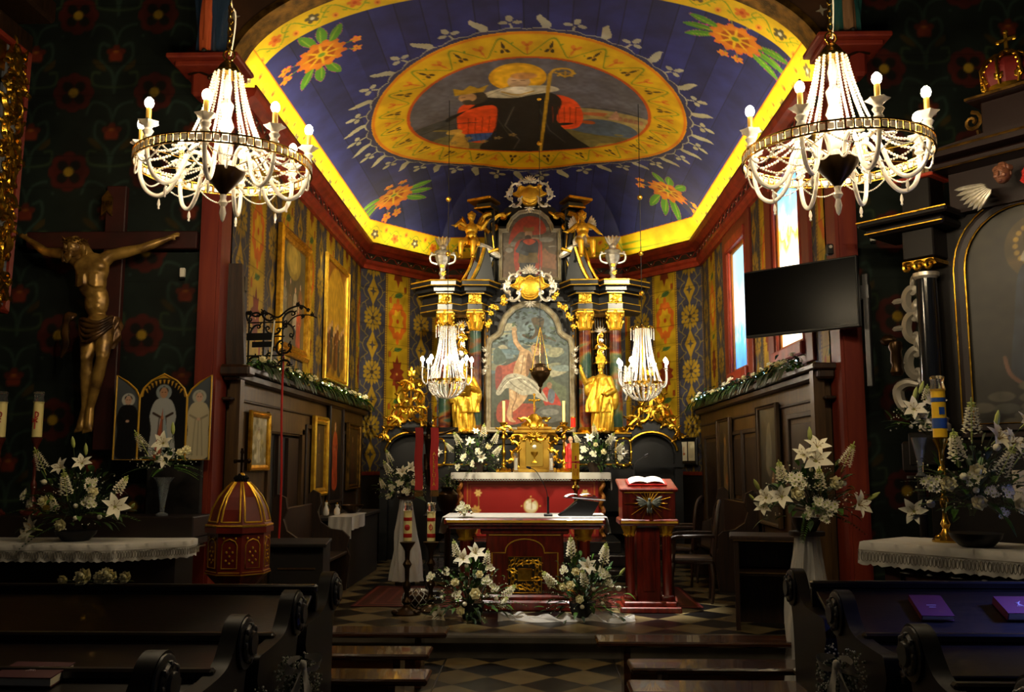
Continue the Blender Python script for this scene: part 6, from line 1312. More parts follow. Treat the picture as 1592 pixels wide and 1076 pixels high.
# flower stand with veil, left
D = 11.6; q = atY(630, 880, D)
def veil_stand(name, lab, loc, h, r, seed=1, cat='pedestal'):
    t = thing(name, lab, cat, loc); mb = MB(); mb.cyl((0, 0, 0), (0, 0, .04), r*.9, n=18); mb.cyl((0, 0, .04), (0, 0, h-.03), .03, n=10); mb.cyl((0, 0, h-.03), (0, 0, h), r*.8, n=18); obj('pillar', mb, 'wood_dark', t)
    mb = MB(); robe(mb, [(.05, r*1.35, r*.9, r*.2, -.02, 1), (h*.3, r*1.1, r*.8, r*.1, 0, 1), (h*.6, r*.9, r*.7, 0, 0, .9), (h*.85, r*.6, r*.6, 0, 0, .7), (h-.01, r*.5, r*.5, 0, 0, .4)], 60, 11, .11, seed, 1.0)
    for k in range(3): pass
    obj('veil', mb, 'tulle', t, ang=80); return t
veil_stand('veiled_flower_stand', 'pedestal wrapped in a white veil, left of the standing crucifix', (q.x, D, .2), atY(630, 772, D).z-.2, .14, 5)
bl = [('stock_spike', 608, 735, 1.2), ('lily', 628, 735, 1.2), ('lily', 640, 728, 1.1), ('stock_spike', 648, 742, 1.2), ('chrysanthemum', 625, 752, 1.4), ('chrysanthemum', 634, 764, 1.4), ('rose', 645, 750, 1.2), ('chrysanthemum', 612, 758, 1.2), ('stock_spike', 598, 757, 1.0), ('rosebud', 622, 765, 1.1), ('chrysanthemum', 606, 772, 1.1), ('rose', 655, 758, 1.0), ('stock_spike', 608, 718, 1.1)]
bouquet('stand_bouquet', 'white lily and chrysanthemum bouquet on the veiled stand left of the standing crucifix', (q.x, D, atY(630, 772, D).z+.002), D-.05, bl, .36, .32, 130, 15, pot(.09, .1), (628, 752))
q = atY(696, 790, 11.5); t = thing('brass_urn', 'dark brass urn on a stand, half hidden behind the ribboned crucifix', 'vase', (q.x, 11.5, .2)); mb = MB(); h = q.z-.2; mb.lathe([(.13, 0), (.13, .03), (.04, .06), (.035, h-.12), (.05, h-.08), (.1, h), (.14, h+.1), (.13, h+.17), (.07, h+.22), (.1, h+.26), (.09, h+.26), (0, h+.2)], n=22); obj('urn', mb, 'dark_bronze', t)
mb = foliage(.14, .14, 40, 77, (0, 0, h+.26), ferns=2, breath=2, thin=.7); obj('greenery', mb, ['leaf_bright', 'leaf', 'petal_green'], t, ang=80)
for px, lab in ((676, 'clear glass jar, left of two, on the altar step'), (686, 'clear glass jar, right of two, on the altar step')):
    q = atY(px, 862, 12.05); o = obj('glass_jar', MB().lathe([(.035, 0), (.04, .01), (.04, .09), (.03, .11), (.033, .13), (.029, .13), (.027, .11), (.036, .09), (.036, .015), (0, .015)], n=16), 'glass', None, (q.x, 12.05, .351)); tag(o, lab, 'jar')
# rug
cv = Cv(3.7, 1.6, .02, '4a1412'); 
for k, (d_, c_) in enumerate(((.05, '8a3a30'), (.12, '2a0e0e'), (.2, '9a5a4a'), (.3, '5c1c18'), (.36, '8a4a3c'))): cv.line([(d_, d_), (3.7-d_, d_), (3.7-d_, 1.6-d_), (d_, 1.6-d_)], .02, c_, True)
for i in range(14):
    for j in range(4): cv.poly([(.5+i*.2, .5+j*.2-.07), (.57+i*.2, .5+j*.2), (.5+i*.2, .5+j*.2+.07), (.43+i*.2, .5+j*.2)], '7a3a30' if (i+j) % 2 else '2a1414')
me = flat_canvas(cv, 'painted', 'rug'); o = obj('rug', me, None, None, (-.12, 9.82, .208), (-PI/2, 0, 0)); o.scale = (1, 1, 1)
o.rotation_euler = (-PI/2, 0, 0); tag(o, 'dark red patterned rug under the front altar and lectern', 'rug')
sm_ = o.modifiers.new('s', 'SOLIDIFY'); sm_.thickness = .006
# flower arrangements on the floor before the altar
bl = [('lily', 722, 868, 1.25), ('lily', 740, 860, 1.3), ('stock_spike', 712, 862, 1.2), ('chrysanthemum', 697, 888, 1.2), ('chrysanthemum', 672, 896, 1.2), ('rose', 710, 903, 1.2), ('rose', 741, 919, 1.5), ('rose', 747, 890, 1.1), ('chrysanthemum', 757, 900, 1.3), ('chrysanthemum', 768, 912, 1.2), ('chrysanthemum', 714, 922, 1.3), ('rosebud', 725, 935, 1.3), ('rose', 718, 946, 1.1), ('rosebud', 757, 923, 1.2), ('rosebud', 772, 928, 1.3), ('stock_spike', 785, 925, 1.2), ('lily', 688, 955, 1.5), ('rosebud', 727, 878, 1.2), ('chrysanthemum', 762, 882, 1.1), ('stock_spike', 757, 875, 1.0), ('rosebud', 690, 926, 1.1), ('rosebud', 670, 900, 1.0), ('stock_spike', 780, 940, .9)]
qL = atZ(733, 962, .2); bouquet('floor_arrangement', 'white lily and rose arrangement on the floor, left of the gold fretwork panel', qL, 9.15, bl, .48, .46, 190, 21, pot(.12, .16, 'black'), (730, 915))
bl = [('stock_spike', 888, 862, 1.3), ('lily', 912, 880, 1.3), ('stock_spike', 937, 872, 1.2), ('rose', 894, 887, 1.2), ('chrysanthemum', 935, 890, 1.4), ('chrysanthemum', 877, 885, 1.2), ('stock_spike', 860, 908, 1.3), ('chrysanthemum', 857, 902, 1.2), ('rose', 886, 908, 1.2), ('stock_spike', 908, 905, 1.2), ('chrysanthemum', 945, 905, 1.2), ('rosebud', 921, 913, 1.3), ('rosebud', 960, 914, 1.5), ('rose', 900, 928, 1.1), ('rosebud', 904, 940, 1.3), ('chrysanthemum', 941, 896, 1.1), ('stock_spike', 935, 862, 1.0), ('rose', 875, 910, 1.0), ('chrysanthemum', 925, 883, 1.1), ('rosebud', 935, 935, 1.1), ('lily_bud', 962, 893, 1.3)]
qR = atZ(905, 962, .2); bouquet('floor_arrangement', 'white stock and lily arrangement on the floor, right of the gold fretwork panel', qR, 9.15, bl, .42, .50, 220, 22, pot(.12, .16, 'black'), (908, 912))
mb = MB(); a = atZ(775, 962, .2); b = atZ(985, 962, .2)
def tul(u, v):
    x = a.x+(b.x-a.x)*u; gap = .5+.5*math.sin(u*9+1); return (x, 8.95+.28*v+.05*math.sin(u*13)+.03*math.sin(v*9+u*20), .203+.055*math.sin(v*PI)*(.55+.45*math.sin(u*26+v*3)*math.cos(u*11))+.012*math.sin(u*60+v*8)*math.sin(v*PI)+.02*gap*math.sin(v*PI))
mb.sheet(tul, 150, 22); o = obj('tulle_drape', mb, 'tulle', ang=80); tag(o, 'gathered white tulle lying on the floor between and beside the two arrangements', 'drape')
# ================================================================ SIDES OF THE CHANCEL
def figure_paint(cv, x, y, h, robe_c, skin='c8a080', halo=None, dark=None, seed=0):
    w = h*.16; 
    if halo: cv.ell(x, y+h*.9, h*.105, h*.105, halo)
    cv.blob([(x-w, y), (x-w*.95, y+h*.4), (x-w*1.1, y+h*.6), (x-w*.6, y+h*.8), (x+w*.6, y+h*.8), (x+w*1.1, y+h*.6), (x+w*.95, y+h*.4), (x+w, y)], robe_c)
    d = dark or tuple(hx(robe_c)*.6)
    for k in (-.5, 0, .45): cv.line([(x+w*k, y+h*.02), (x+w*k*.6, y+h*.55)], h*.012, d)
    cv.line([(x-w*.8, y+h*.62), (x, y+h*.55), (x+w*.8, y+h*.62)], h*.03, d); cv.ell(x, y+h*.56, h*.03, h*.022, skin)
    cv.ell(x, y+h*.89, h*.052, h*.07, skin); cv.blob([(x-h*.06, y+h*.9), (x, y+h*.985), (x+h*.06, y+h*.9), (x+h*.05, y+h*.95), (x, y+h*.97), (x-h*.05, y+h*.95)], dark or '3a281c')
    cv.ell(x-h*.02, y+h*.9, h*.008, h*.005, '2a1a10'); cv.ell(x+h*.02, y+h*.9, h*.008, h*.005, '2a1a10')
def framed(name, lab, cv, fw, depth, m, loc, rot, arched=False, cat='picture', dark=False):
    t = thing(name, lab, cat, loc, rot=rot); W, H = cv.W, cv.H; mb = MB(); P = [(-W/2, 0), (-W/2, H), (W/2, H), (W/2, 0)]
    mb.sweep(P, [(.01, 0), (.01, -depth*.6), (-fw*.25, -depth*.8), (-fw*.45, -depth*.45), (-fw*.7, -depth), (-fw, -depth*.7), (-fw, 0)]); obj('frame', mb, m, t, smooth=False)
    mb = MB(); mb.box((0, .004, H/2), (W+fw, .008, H+fw)); obj('back_panel', mb, 'wood_dark', t, smooth=False); obj('canvas', flat_canvas(cv), None, t, (0, -.006, 0)); return t
def wallpic(side, y0, y1, z0, z1, fw): return (y1-y0-2*fw, z1-z0-2*fw, (y0+y1)/2, z0+fw)
R90 = {-1: (0, 0, PI/2), 1: (0, 0, -PI/2)}
def wp_(name, lab, side, X, y0, y1, z0, z1, fw, depth, m, paint, tilt=0, res=.012):
    w, h, yc, zb = wallpic(side, y0, y1, z0, z1, fw); cv = Cv(w, h, res, '4a3c28'); paint(cv, w, h); cv.noise(.15, int(y0*10), 5)
    return framed(name, lab, cv, fw, depth, m, (X, yc, zb), (tilt, 0, R90[side][2]))
def p1(cv, w, h):
    cv.grad('3c3a24', '5c5438'); cv.ell(w*.5, h*.86, w*.3, h*.2, '9a8030'); cv.ell(w*.5, h*.86, w*.2, h*.14, 'b89a40')
    for k, c in enumerate(('8a8468', '6a5a38', 'a89a78', '7a4a28')): figure_paint(cv, w*(.2+.2*k), h*(.2+.06*(k % 2)), h*.42, c)
    figure_paint(cv, w*.75, 0, h*.45, 'a83c1c'); cv.blob([(0, 0), (w*.3, h*.2), (w*.7, 0)], '4c4a38')
wp_('large_gilt_painting', 'large dark painting in a beaded gilt frame high on the left chancel wall', -1, XL+.02, 10.05, 11.4, 2.95, 4.42, .12, .07, 'gold', p1)
def p2(cv, w, h):
    cv.grad('6a4218', '8a5418'); cv.blob([(w*.08, h*.05), (w*.08, h*.7), (w*.3, h*.93), (w*.5, h*.97), (w*.7, h*.93), (w*.92, h*.7), (w*.92, h*.05)], 'b08420')
    for k in range(9): figure_paint(cv, w*(.14+.09*k), h*(.05+.04*(k % 3)), h*.38, ('5a3a24', '7c4a20', '4a4434', '8a6428')[k % 4], halo='c09030')
wp_('arched_gold_painting', 'tall panel painting with gold arched background and slim orange gilt frame', -1, XL+.02, 12.35, 13.85, 2.85, 4.62, .06, .05, 'gold_leaf', p2)
def pi(cv, w, h):
    cv.grad('8a8058', 'b0a888'); [cv.ell(R_.uniform(0, w), R_.uniform(0, h), .04, .03, R_.choice(['d8d0b0', '7a7038', 'a89858', 'c0b890'])) for _ in range(30)]; figure_paint(cv, w*.5, h*.1, h*.7, 'c8c0a0')
XW = XL+.11
wp_('small_icon', 'small bright icon in a gilt frame on the wainscot beside the dark doorway', -1, XW, 8.95, 9.6, 1.62, 2.22, .05, .04, 'gold', pi)
def pd(c1): 
    def f(cv, w, h): cv.grad('2a1e10', '3a2c18'); figure_paint(cv, w*.5, h*.08, h*.8, c1, 'a07c50')
    return f
wp_('gilt_framed_picture', 'dark picture in a broad gilt frame on the wainscot, right of the doorway', -1, XW, 11.5, 12.25, 1.28, 2.3, .09, .06, 'gold_leaf', pd('5a4420'))
def pc_(cv, w, h): cv.grad('1e160e', '2a2014'); cv.line([(w*.5, h*.1), (w*.5, h*.92)], w*.08, '3a2414'); figure_paint(cv, w*.5, h*.15, h*.72, 'a8441c', 'c09060')
wp_('frameless_panel_painting', 'tall dark panel painting of a pale and red figure between two gilt frames', -1, XW, 12.4, 13.25, 1.15, 2.5, .03, .04, 'wood_dark', pc_)
wp_('brown_framed_picture', 'dark brown picture in a dull gold frame, last before the patterned oblique wall', -1, XW, 13.6, 14.5, 1.3, 2.3, .07, .05, 'gold_dull', pd('4a2c1c'))
XWr = XR-.11
def pr(cv, w, h): cv.grad('241c12', '3a3426'); cv.blob([(w*.35, h*.1), (w*.3, h*.5), (w*.5, h*.85), (w*.6, h*.5), (w*.65, h*.2)], '6a5430'); cv.ell(w*.45, h*.75, w*.08, h*.05, '9a7038'); cv.ell(w*.55, h*.3, w*.1, h*.08, '8a5a2c')
wp_('dark_wainscot_painting', 'narrow dark painting on the right wainscot, farther one nearer the notice frame', 1, XWr, 12.5, 13.35, 1.1, 2.32, .03, .05, 'wood_panel', pr)
def pr2(cv, w, h): cv.grad('2c281c', '4a4634'); cv.blob([(w*.3, h*.5), (w*.4, h*.8), (w*.55, h*.85), (w*.62, h*.6), (w*.5, h*.4)], '6a6450'); cv.blob([(w*.5, h*.2), (w*.6, h*.4), (w*.7, h*.42), (w*.6, h*.15)], '8a6c48')
wp_('dark_wainscot_painting', 'wide dark landscape-toned painting on the right wainscot, nearer one below the garland', 1, XWr, 10.05, 10.95, 1.0, 2.36, .03, .05, 'wood_panel', pr2)
# notice frame on the right oblique wall
q = atY(1080, 722, 15.2); cv = Cv(.34, .36, .006, '1c120c'); cv.poly([(.02, .03), (.155, .03), (.155, .34), (.02, .34)], 'e0d8c0'); cv.poly([(.18, .03), (.32, .03), (.32, .34), (.18, .34)], 'd8cca8')
cv.line([(.08, .12), (.09, .25)], .012, 'a85020'); cv.ell(.09, .14, .025, .02, 'b06a40'); [cv.line([(.2, .3-.018*k), (.2+.1*R_.uniform(.6, 1), .3-.018*k)], .004, '8a8068') for k in range(13)]
framed('notice_frame', 'black frame with two pale printed sheets on the right oblique wall', cv, .05, .03, 'black', (2.49, 15.25, q.z+.03), (0, 0, -math.atan2(YB-YC, HW-HB)), cat='picture frame')
# garlands on the wainscot ledges
def garland(lab, X, y0, y1, z, n, seed, bright):
    t = thing('flower_garland', lab, 'garland', (X, (y0+y1)/2, z)); r = random.Random(seed); L = y1-y0; mb = MB()
    for i in range(n):
        y = r.uniform(-L/2, L/2); p = (r.gauss(0, .04), y, .03+abs(r.gauss(0, .05))+.02*math.sin(y*5)); mb.mat(0 if r.random() < .5 else 1); leaf(mb, p, (r.uniform(-1, 1), r.uniform(-1, 1), r.uniform(-.2, .8)), r.uniform(.05, .1), .018, .6)
    for i in range(n//8): y = r.uniform(-L/2, L/2); s_ = -1 if X > 0 else 1; mb.mat(0); leaf(mb, (s_*.08, y, .04), (s_, r.uniform(-.5, .5), -.6), .12, .02, .9)
    obj('leaves', mb, ['leaf', 'leaf_bright'], t, ang=80)
    for i in range(26): y = -L/2+L*(i+.5)/26+r.uniform(-.1, .1); place_bloom(t, r.choice(['rosebud', 'chrysanthemum', 'rosebud', 'rose']), (r.uniform(-.04, .04)+(-.04 if X > 0 else .04), y, .07+r.uniform(0, .06)), ((-1 if X > 0 else 1)*.6, -.5, .7), r.uniform(.8, 1.2))
    m_ = MB().ball((0, 0, 0), .009, 5, 4).mesh('light', bright)
    for i in range(14): obj('string_light', m_, None, t, (r.uniform(-.05, .05), -L/2+L*(i+.5)/14, .09))
    return t
mat('fairy_warm', 'ffffff', .5, emit='d8ff90', es=14); mat('fairy_blue', 'ffffff', .5, emit='9ad8ff', es=14)
garland('green garland with small white flowers along the left wainscot ledge', XL+.19, 8.75, 14.6, 2.62, 900, 31, 'fairy_warm')
garland('green garland with white and blue-lit flowers along the right wainscot ledge', XR-.19, 8.9, 14.8, 2.62, 900, 32, 'fairy_blue')
# wrought iron stand on the left ledge
q = atX(428, 600, XL+.32); t = thing('wrought_iron_stand', 'black wrought iron vine bracket with dark number boards, on the left ledge', 'bracket', (XL+.2, 9.0, 2.62), -.15); t.scale = (.8,)*3
mb = MB()
for x in (-.18, .02, .27): mb.tube([(x, 0, .0), (x, 0, .66)], .012, 6)
for z in (.18, .42, .6): mb.tube([(-.2, 0, z), (.3, 0, z)], .009, 6)
obj('iron_posts', mb, 'iron', t); mb = MB()
for (x, z, s_, a) in ((-.08, .12, .1, 0), (.12, .12, .1, 2), (-.1, .5, .09, 1), (.14, .5, .1, 3), (.24, .28, .09, 1.5), (.36, .5, .1, -1), (-.12, .68, .08, .5), (.06, .68, .09, 2.5), (.34, .26, .07, 4), (.3, .08, .08, 0), (.34, .66, .1, .8)): cscroll(mb, x, z, s_, a, 0, 1, .012)
mb.tube(crv([(-.2, 0, .62), (-.22, 0, .74), (-.1, 0, .68), (.05, 0, .72), (.2, 0, .66), (.34, 0, .76), (.5, 0, .8), (.6, 0, .74)], 5), .012, 6); mb.tube(crv([(.27, 0, .5), (.42, 0, .66), (.6, 0, .68), (.72, 0, .64)], 5), .009, 6)
for p in ((.46, .8), (.5, .76), (.62, .73), (.66, .66), (.55, .68), (-.2, .74), (-.17, .7), (.02, .7), (.06, .73), (.34, -.02)): leafy(mb, p[0], p[1], -.01, .06, R_.uniform(0, 6), .5)
obj('iron_vines', mb, 'iron', t); mb = MB(); mb.box((-.03, -.015, .42), (.34, .02, .09)); mb.box((.02, -.02, .32), (.28, .02, .07)); obj('number_board', mb, 'black', t, smooth=False)
mb = MB(); mb.cyl((.14, -.03, .1), (.17, -.03, .62), .009, n=8); obj('white_tube', mb, 'wax_white', t)
t = obj('bell_rope', MB().tube(crv([(0, 0, 2.1), (.0, 0, 1.5), (.02, 0, .8), (.01, 0, .1)], 6), [.012]*19, 6), 'red', None, (XL+.42, 9.0, .7)); tag(t, 'long red cord hanging from the iron bracket past the dark doorway', 'cord')
# small devices on posts and walls
for px, py, D, sz, m, lab in ((284, 424, 8.42, (.05, .04, .09), 'wax_white', 'small white sensor box on the dark wall left of the red post'), (1357, 369, 8.42, (.05, .04, .075), 'wax_white', 'small white sensor box on the dark wall right of the red post')):
    q = atY(px, py, D); t = thing('sensor_box', lab, 'sensor', q); mb = MB(); mb.box((0, 0, 0), sz, bev=.008); obj('housing', mb, m, t, smooth=False); mb = MB(); mb.box((0, .0, -sz[2]*.62), (.04, .04, .02)); obj('mount', mb, 'black', t)
q = atX(357, 430, XL+.06); t = thing('wall_speaker', 'small black speaker on the wallpaper beside the left post', 'speaker', (XL+.05, 8.75, q.z)); mb = MB(); mb.box((0, 0, 0), (.1, .09, .15), bev=.01); obj('housing', mb, 'black', t, smooth=False); mb = MB(); mb.cyl((.02, -.046, 0), (.02, -.05, 0), .025, n=14); obj('grille', mb, 'iron', t)
# television
a = atY(1158, 480, 8.7); b = atY(1335, 460, 7.95); w = math.hypot(b.x-a.x, b.y-a.y); yw = math.atan2(b.y-a.y, b.x-a.x); t = thing('television', 'large flat black television angled out from the right post', 'television', ((a.x+b.x)/2, (a.y+b.y)/2, 3.0), rot=(.0, 0, yw))
H_ = .64; zc = 0.14+(a.z+b.z)/2-3.0-.1; mb = MB(); mb.box((0, .02, zc), (w, .05, H_), bev=.008); mb.box((0, .06, zc-.05), (w*.6, .05, H_*.5), bev=.01); obj('housing', mb, 'black', t, smooth=False)
mb = MB(); mb.box((0, -.007, zc+.005), (w-.03, .006, H_-.04)); obj('screen', mb, 'screen', t, smooth=False)
mb = MB(); mb.box((w/2+.02, .12, zc-.34), (.05, .05, 1.0), bev=.006); mb.box((w/2-.1, .12, zc), (.3, .06, .12)); obj('wall_bracket', mb, mat('steel', '5a5a5c', .4, .8), t, smooth=False)
q = atY(1279, 406, 8.4); t2 = thing('camera_box', 'small black camera box on the post above the television', 'camera', (XR-.1, 8.16, q.z+.05)); mb = MB(); mb.box((0, 0, 0), (.06, .07, .1), bev=.01); obj('housing', mb, 'black', t2, smooth=False); mb = MB(); mb.cyl((0, -.03, .02), (0, -.045, .02), .015, n=10); obj('lens', mb, 'silver', t2)
# credence table, cruets, stall on the left
t = thing('credence_table', 'dark side table against the left wall, partly under a white cloth', 'table', (-2.5, 12.2, .2)); mb = MB(); mb.box((0, 0, .82), (.5, 2.1, .05), bev=.01); mb.box((0, 0, .4), (.44, 2.0, .8), bev=.01); obj('table_body', mb, 'beam', t, smooth=False)
mb = MB(); mb.box((.12, -.55, .852), (.28, .9, .01)); mb.sheet(lambda u, v: (-.02+.28*u, -1.065-.01*math.sin(u*20+v*2), .855-.26*v), 16, 6); mb.sheet(lambda u, v: (-.02+.28*u, -1.06+.1*v, .856), 4, 2); mb.sheet(lambda u, v: (.262+.012*math.sin(u*18), -1.06+.9*u, .855-.16*v), 16, 4); c = obj('lace_runner', mb, 'white_cloth', None, (-2.5, 12.2, .2), ang=60); tag(c, 'white lace runner hanging over the near end of the dark side table', 'cloth')
for (x, y, h_, lab, m) in ((-2.6, 11.35, .16, 'glass cruet, left one on the runner of the side table', 'glass'), (-2.48, 11.42, .13, 'glass cruet, right one on the runner of the side table', 'glass')):
    t = thing('cruet', lab, 'cruet', (x, y, 1.062)); mb = MB(); mb.lathe([(.03, 0), (.04, .02), (.035, .07), (.015, h_*.75), (.022, h_), (.018, h_), (.012, h_*.75), (0, h_*.6)], n=14); obj('bottle', mb, 'crystal_arm', t); mb = MB(); mb.ball((0, 0, h_+.01), .014, 8, 5); mb.tube([(.02, 0, h_*.9), (.05, 0, h_*.7), (.035, 0, h_*.3)], .004, 5); obj('stopper', mb, 'brass', t)
t = thing('serving_bowl', 'low dark bowl on the side table behind the cruets', 'bowl', (-2.4, 11.95, 1.062)); mb = MB(); mb.lathe([(.06, 0), (.12, .05), (.15, .1), (.14, .1), (.1, .04), (0, .03)], n=20); obj('bowl', mb, 'dark_bronze', t); mb = MB()
for k in range(6): mb.ball((.06*math.cos(k), .06*math.sin(k), .07), (.03, .02, .02), 6, 4)
obj('contents', mb, 'leaf_bright', t)
def stall(name, lab, loc, rz, L, cat='bench'):
    t = thing(name, lab, cat, loc, rz); mb = MB(); mb.box((0, 0, .44), (L, .46, .04), bev=.01); obj('seat', mb, 'wood_dark', t, smooth=False)
    mb = MB(); mb.box((0, .22, .72), (L, .04, .6), bev=.01); obj('backrest', mb, 'wood_dark', t, smooth=False)
    P = [(.26, 0), (.26, 1.12), (.2, 1.18), (.12, 1.14), (.1, 1.02), (.14, .92), (.1, .8), (-.02, .72), (-.16, .7), (-.25, .62), (-.22, .5), (-.26, .4), (-.22, 0)]
    for sx in (-1, 1): mb = MB(); mb.side(P, sx*L/2-.03, sx*L/2+.03); obj('end_panel', mb, 'wood_dark', t, smooth=False)
    return t
stall('choir_stall', 'dark wooden stall with scrolled end, in front of the left doorway wall', (-2.5, 10.35, .2), PI/2, 1.5)
stall('choir_stall', 'dark wooden stall with scrolled end along the right wainscot', (XR-.4, 11.9, .2), -PI/2, 1.7)
t = thing('prayer_desk', 'low dark panelled desk front beside the left stall, near the red domed font', 'desk', (-2.3, 8.9, .2)); mb = MB(); mb.box((0, 0, .36), (.5, .08, .72), bev=.01); mb.box((0, .0, .74), (.6, .26, .035), rot=(.15, 0, 0), bev=.008); mb.box((.24, .1, .36), (.03, .3, .72)); mb.box((-.24, .1, .36), (.03, .3, .72)); obj('desk', mb, 'beam', t, smooth=False)
for z in (.5, .2): obj('moulding', MB().box((0, -.045, z), (.36, .015, .015)), 'wood_panel', t, smooth=False)
def chair(lab, loc, rz):
    t = thing('wooden_armchair', lab, 'chair', loc, rz); mb = MB(); mb.box((0, 0, .45), (.5, .46, .06), bev=.02); obj('seat', mb, 'wood_dark', t, smooth=False)
    mb = MB(); mb.sheet(lambda u, v: (-.22+.44*u, .22+.06*v, .5+.5*v), 4, 4); mb.sheet(lambda u, v: (-.22+.44*u, .25+.06*v, .5+.5*v), 4, 4); mb.tube(crv([(-.23, .23, .45), (-.24, .28, .95), (0, .32, 1.08), (.24, .28, .95), (.23, .23, .45)], 5), .022, 7); obj('backrest', mb, 'wood_dark', t)
    for sx in (-1, 1):
        mb = MB(); mb.tube(crv([(sx*.25, .26, .72), (sx*.29, .05, .72), (sx*.28, -.2, .7), (sx*.26, -.24, .62)], 4), .02, 7); mb.tube([(sx*.25, -.2, .45), (sx*.27, -.18, .7)], .016, 6); obj('armrest', mb, 'wood_dark', t)
        for y in (-.2, .2): mb = MB(); mb.tube(crv([(sx*.22, y, .44), (sx*.24, y*1.1, .25), (sx*.21, y, .0)], 3), [.024, .024, .024, .02, .018, .018, .016], 7); obj('leg', mb, 'wood_dark', t)
    return t
c0 = chair('dark wooden armchair in the shade right of the lectern, the farther one', (1.75, 11.7, .2), -1.9)
dup(c0, (1.7, 10.35, .2), -1.7, 'dark wooden armchair in front of the right wainscot, nearest the veiled flower stand')
dup(c0, (1.55, 13.1, .2), -2.2, 'dark wooden armchair deepest in the right corner below the notice frame')
t = thing('prayer_desk', 'dark open desk with shelves against the right wall behind the veiled flower stand', 'desk', (2.1, 8.75, .2), -.2); mb = MB(); mb.box((-.24, 0, .4), (.04, .5, .8)); mb.box((.3, 0, .4), (.04, .5, .8)); mb.box((.03, 0, .82), (.66, .54, .04), bev=.01); mb.box((.03, .02, .5), (.54, .46, .03)); mb.box((.03, .24, .4), (.54, .02, .8)); obj('desk', mb, 'wood_dark', t, smooth=False); mb = MB(); mb.box((.03, -.26, .80), (.6, .012, .012)); mb.box((.03, -.22, .51), (.5, .012, .012)); obj('edge_strip', mb, 'wood_panel', t, smooth=False)
# baptismal font
q = atY(370, 890, 7.0); f0 = q.x; t = thing('baptismal_font', 'octagonal red and gold font with a domed cover topped by a cross', 'font', (f0, 7.0, 0)); t.scale = (.87, .87, 1); zb = q.z; zt_ = atY(370, 820, 7.0).z; zd = atY(370, 748, 7.0).z; zx = atY(370, 705, 7.0).z
def oct8(mb, r0, z0, r1, z1): a = [PI/8+PI/4*i for i in range(8)]; return mb.add([(r0*math.cos(x), r0*math.sin(x), z0) for x in a]+[(r1*math.cos(x), r1*math.sin(x), z1) for x in a], [tuple(range(8))[::-1], tuple(range(8, 16))]+[(i, (i+1) % 8, 8+(i+1) % 8, 8+i) for i in range(8)])
mb = MB(); oct8(mb, .3, 0, .3, .08); oct8(mb, .22, .08, .14, .2); oct8(mb, .13, .2, .13, zb-.1); oct8(mb, .16, zb-.1, .27, zb); obj('pedestal', mb, 'mahogany', t, smooth=False)
mb = MB(); oct8(mb, .275, zb, .275, zb+.02); oct8(mb, .265, zb+.02, .265, zt_-.03); oct8(mb, .29, zt_-.03, .29, zt_+.01); bo = obj('basin_box', mb, mat('font_red', '7c2414', .4, var='5e180e', vs=4), t, smooth=False)
mb = MB(); oct8(mb, .278, zb+.0, .278, zb+.008)
for i in range(8):
    a = PI/4*i; c, n = math.cos(a), math.sin(a); R0 = .248; T = lambda u, z: (R0*c-u*n, R0*n+u*c, z); zm = (zb+zt_)/2
    P = [T(u, z) for u, z in ((-.065, zb+.05), (.065, zb+.05), (.065, zm+.05), (.045, zm+.08), (0, zm+.095), (-.045, zm+.08), (-.065, zm+.05))]; mb.tube(P, .005, 5, True)
    for u, z in ((0, zm+.03), (-.025, zm), (.025, zm), (0, zm-.03), (-.03, zm-.06), (.03, zm-.06), (0, zm-.08), (-.05, zm+.1), (.05, zm+.1)): mb.ball(T(u, z), .01, 6, 4)
    mb.tube([T(-.09, zb+.018), T(.09, zb+.018)], .007, 5)
obj('gilt_tracery', mb, 'gold_leaf', bo)
mb = MB(); rs2 = [(.28, zt_+.01), (.275, zt_+.03), (.262, zt_+.05), (.235, zt_+.14), (.185, zt_+.23), (.12, zd-.05), (.07, zd-.01), (.03, zd+.0)]
for (r0, z0), (r1, z1) in zip(rs2, rs2[1:]): oct8(mb, r0, z0, r1, z1)
dm = obj('domed_cover', mb, 'font_red', t, smooth=False); mb = MB()
for i in range(8):
    a = PI/4*i; c, n = math.cos(a), math.sin(a); k = math.cos(PI/8); prof_ = rs2[2:7]
    for s2 in (-1, 1): mb.tube([(((r*k+.004)*c-(s2*r*.30)*n), ((r*k+.004)*n+(s2*r*.30)*c), z) for r, z in prof_], .009, 5)
    r, z = prof_[0]; mb.tube([((r*k+.005)*c-u*r*.3*n, (r*k+.005)*n+u*r*.3*c, z) for u in (-1, 0, 1)], .0065, 5)
for i in range(8): a0 = PI/8+PI/4*i; mb.tube([(.281*math.cos(a0), .281*math.sin(a0), zt_+.022), (.281*math.cos(a0+PI/4), .281*math.sin(a0+PI/4), zt_+.022)], .009, 5)
obj('gilt_ribs', mb, 'gold_leaf', dm)
mb = MB(); 
for i in range(14): a = 2*PI*i/14; leafy(mb, .055*math.cos(a), zd+.01, .055*math.sin(a), .05, PI/2+math.cos(a), .6)
obj('leaf_collar', mb, 'iron', t); mb = MB(); mb.ball((0, 0, zd+.035), .032, 12, 8); obj('gilt_ball', mb, 'gold', t)
mb = MB(); h = zx-zd; mb.box((0, 0, zd+.05+h*.5), (.022, .02, h*.9)); mb.box((0, 0, zd+h*.72), (.11, .02, .022))
for p in ((0, zx+.01), (.06, zd+h*.72), (-.06, zd+h*.72)): mb.ball((p[0], 0, p[1]), (.02, .012, .02), 8, 5)
obj('cross', mb, 'dark_bronze', t, smooth=False)
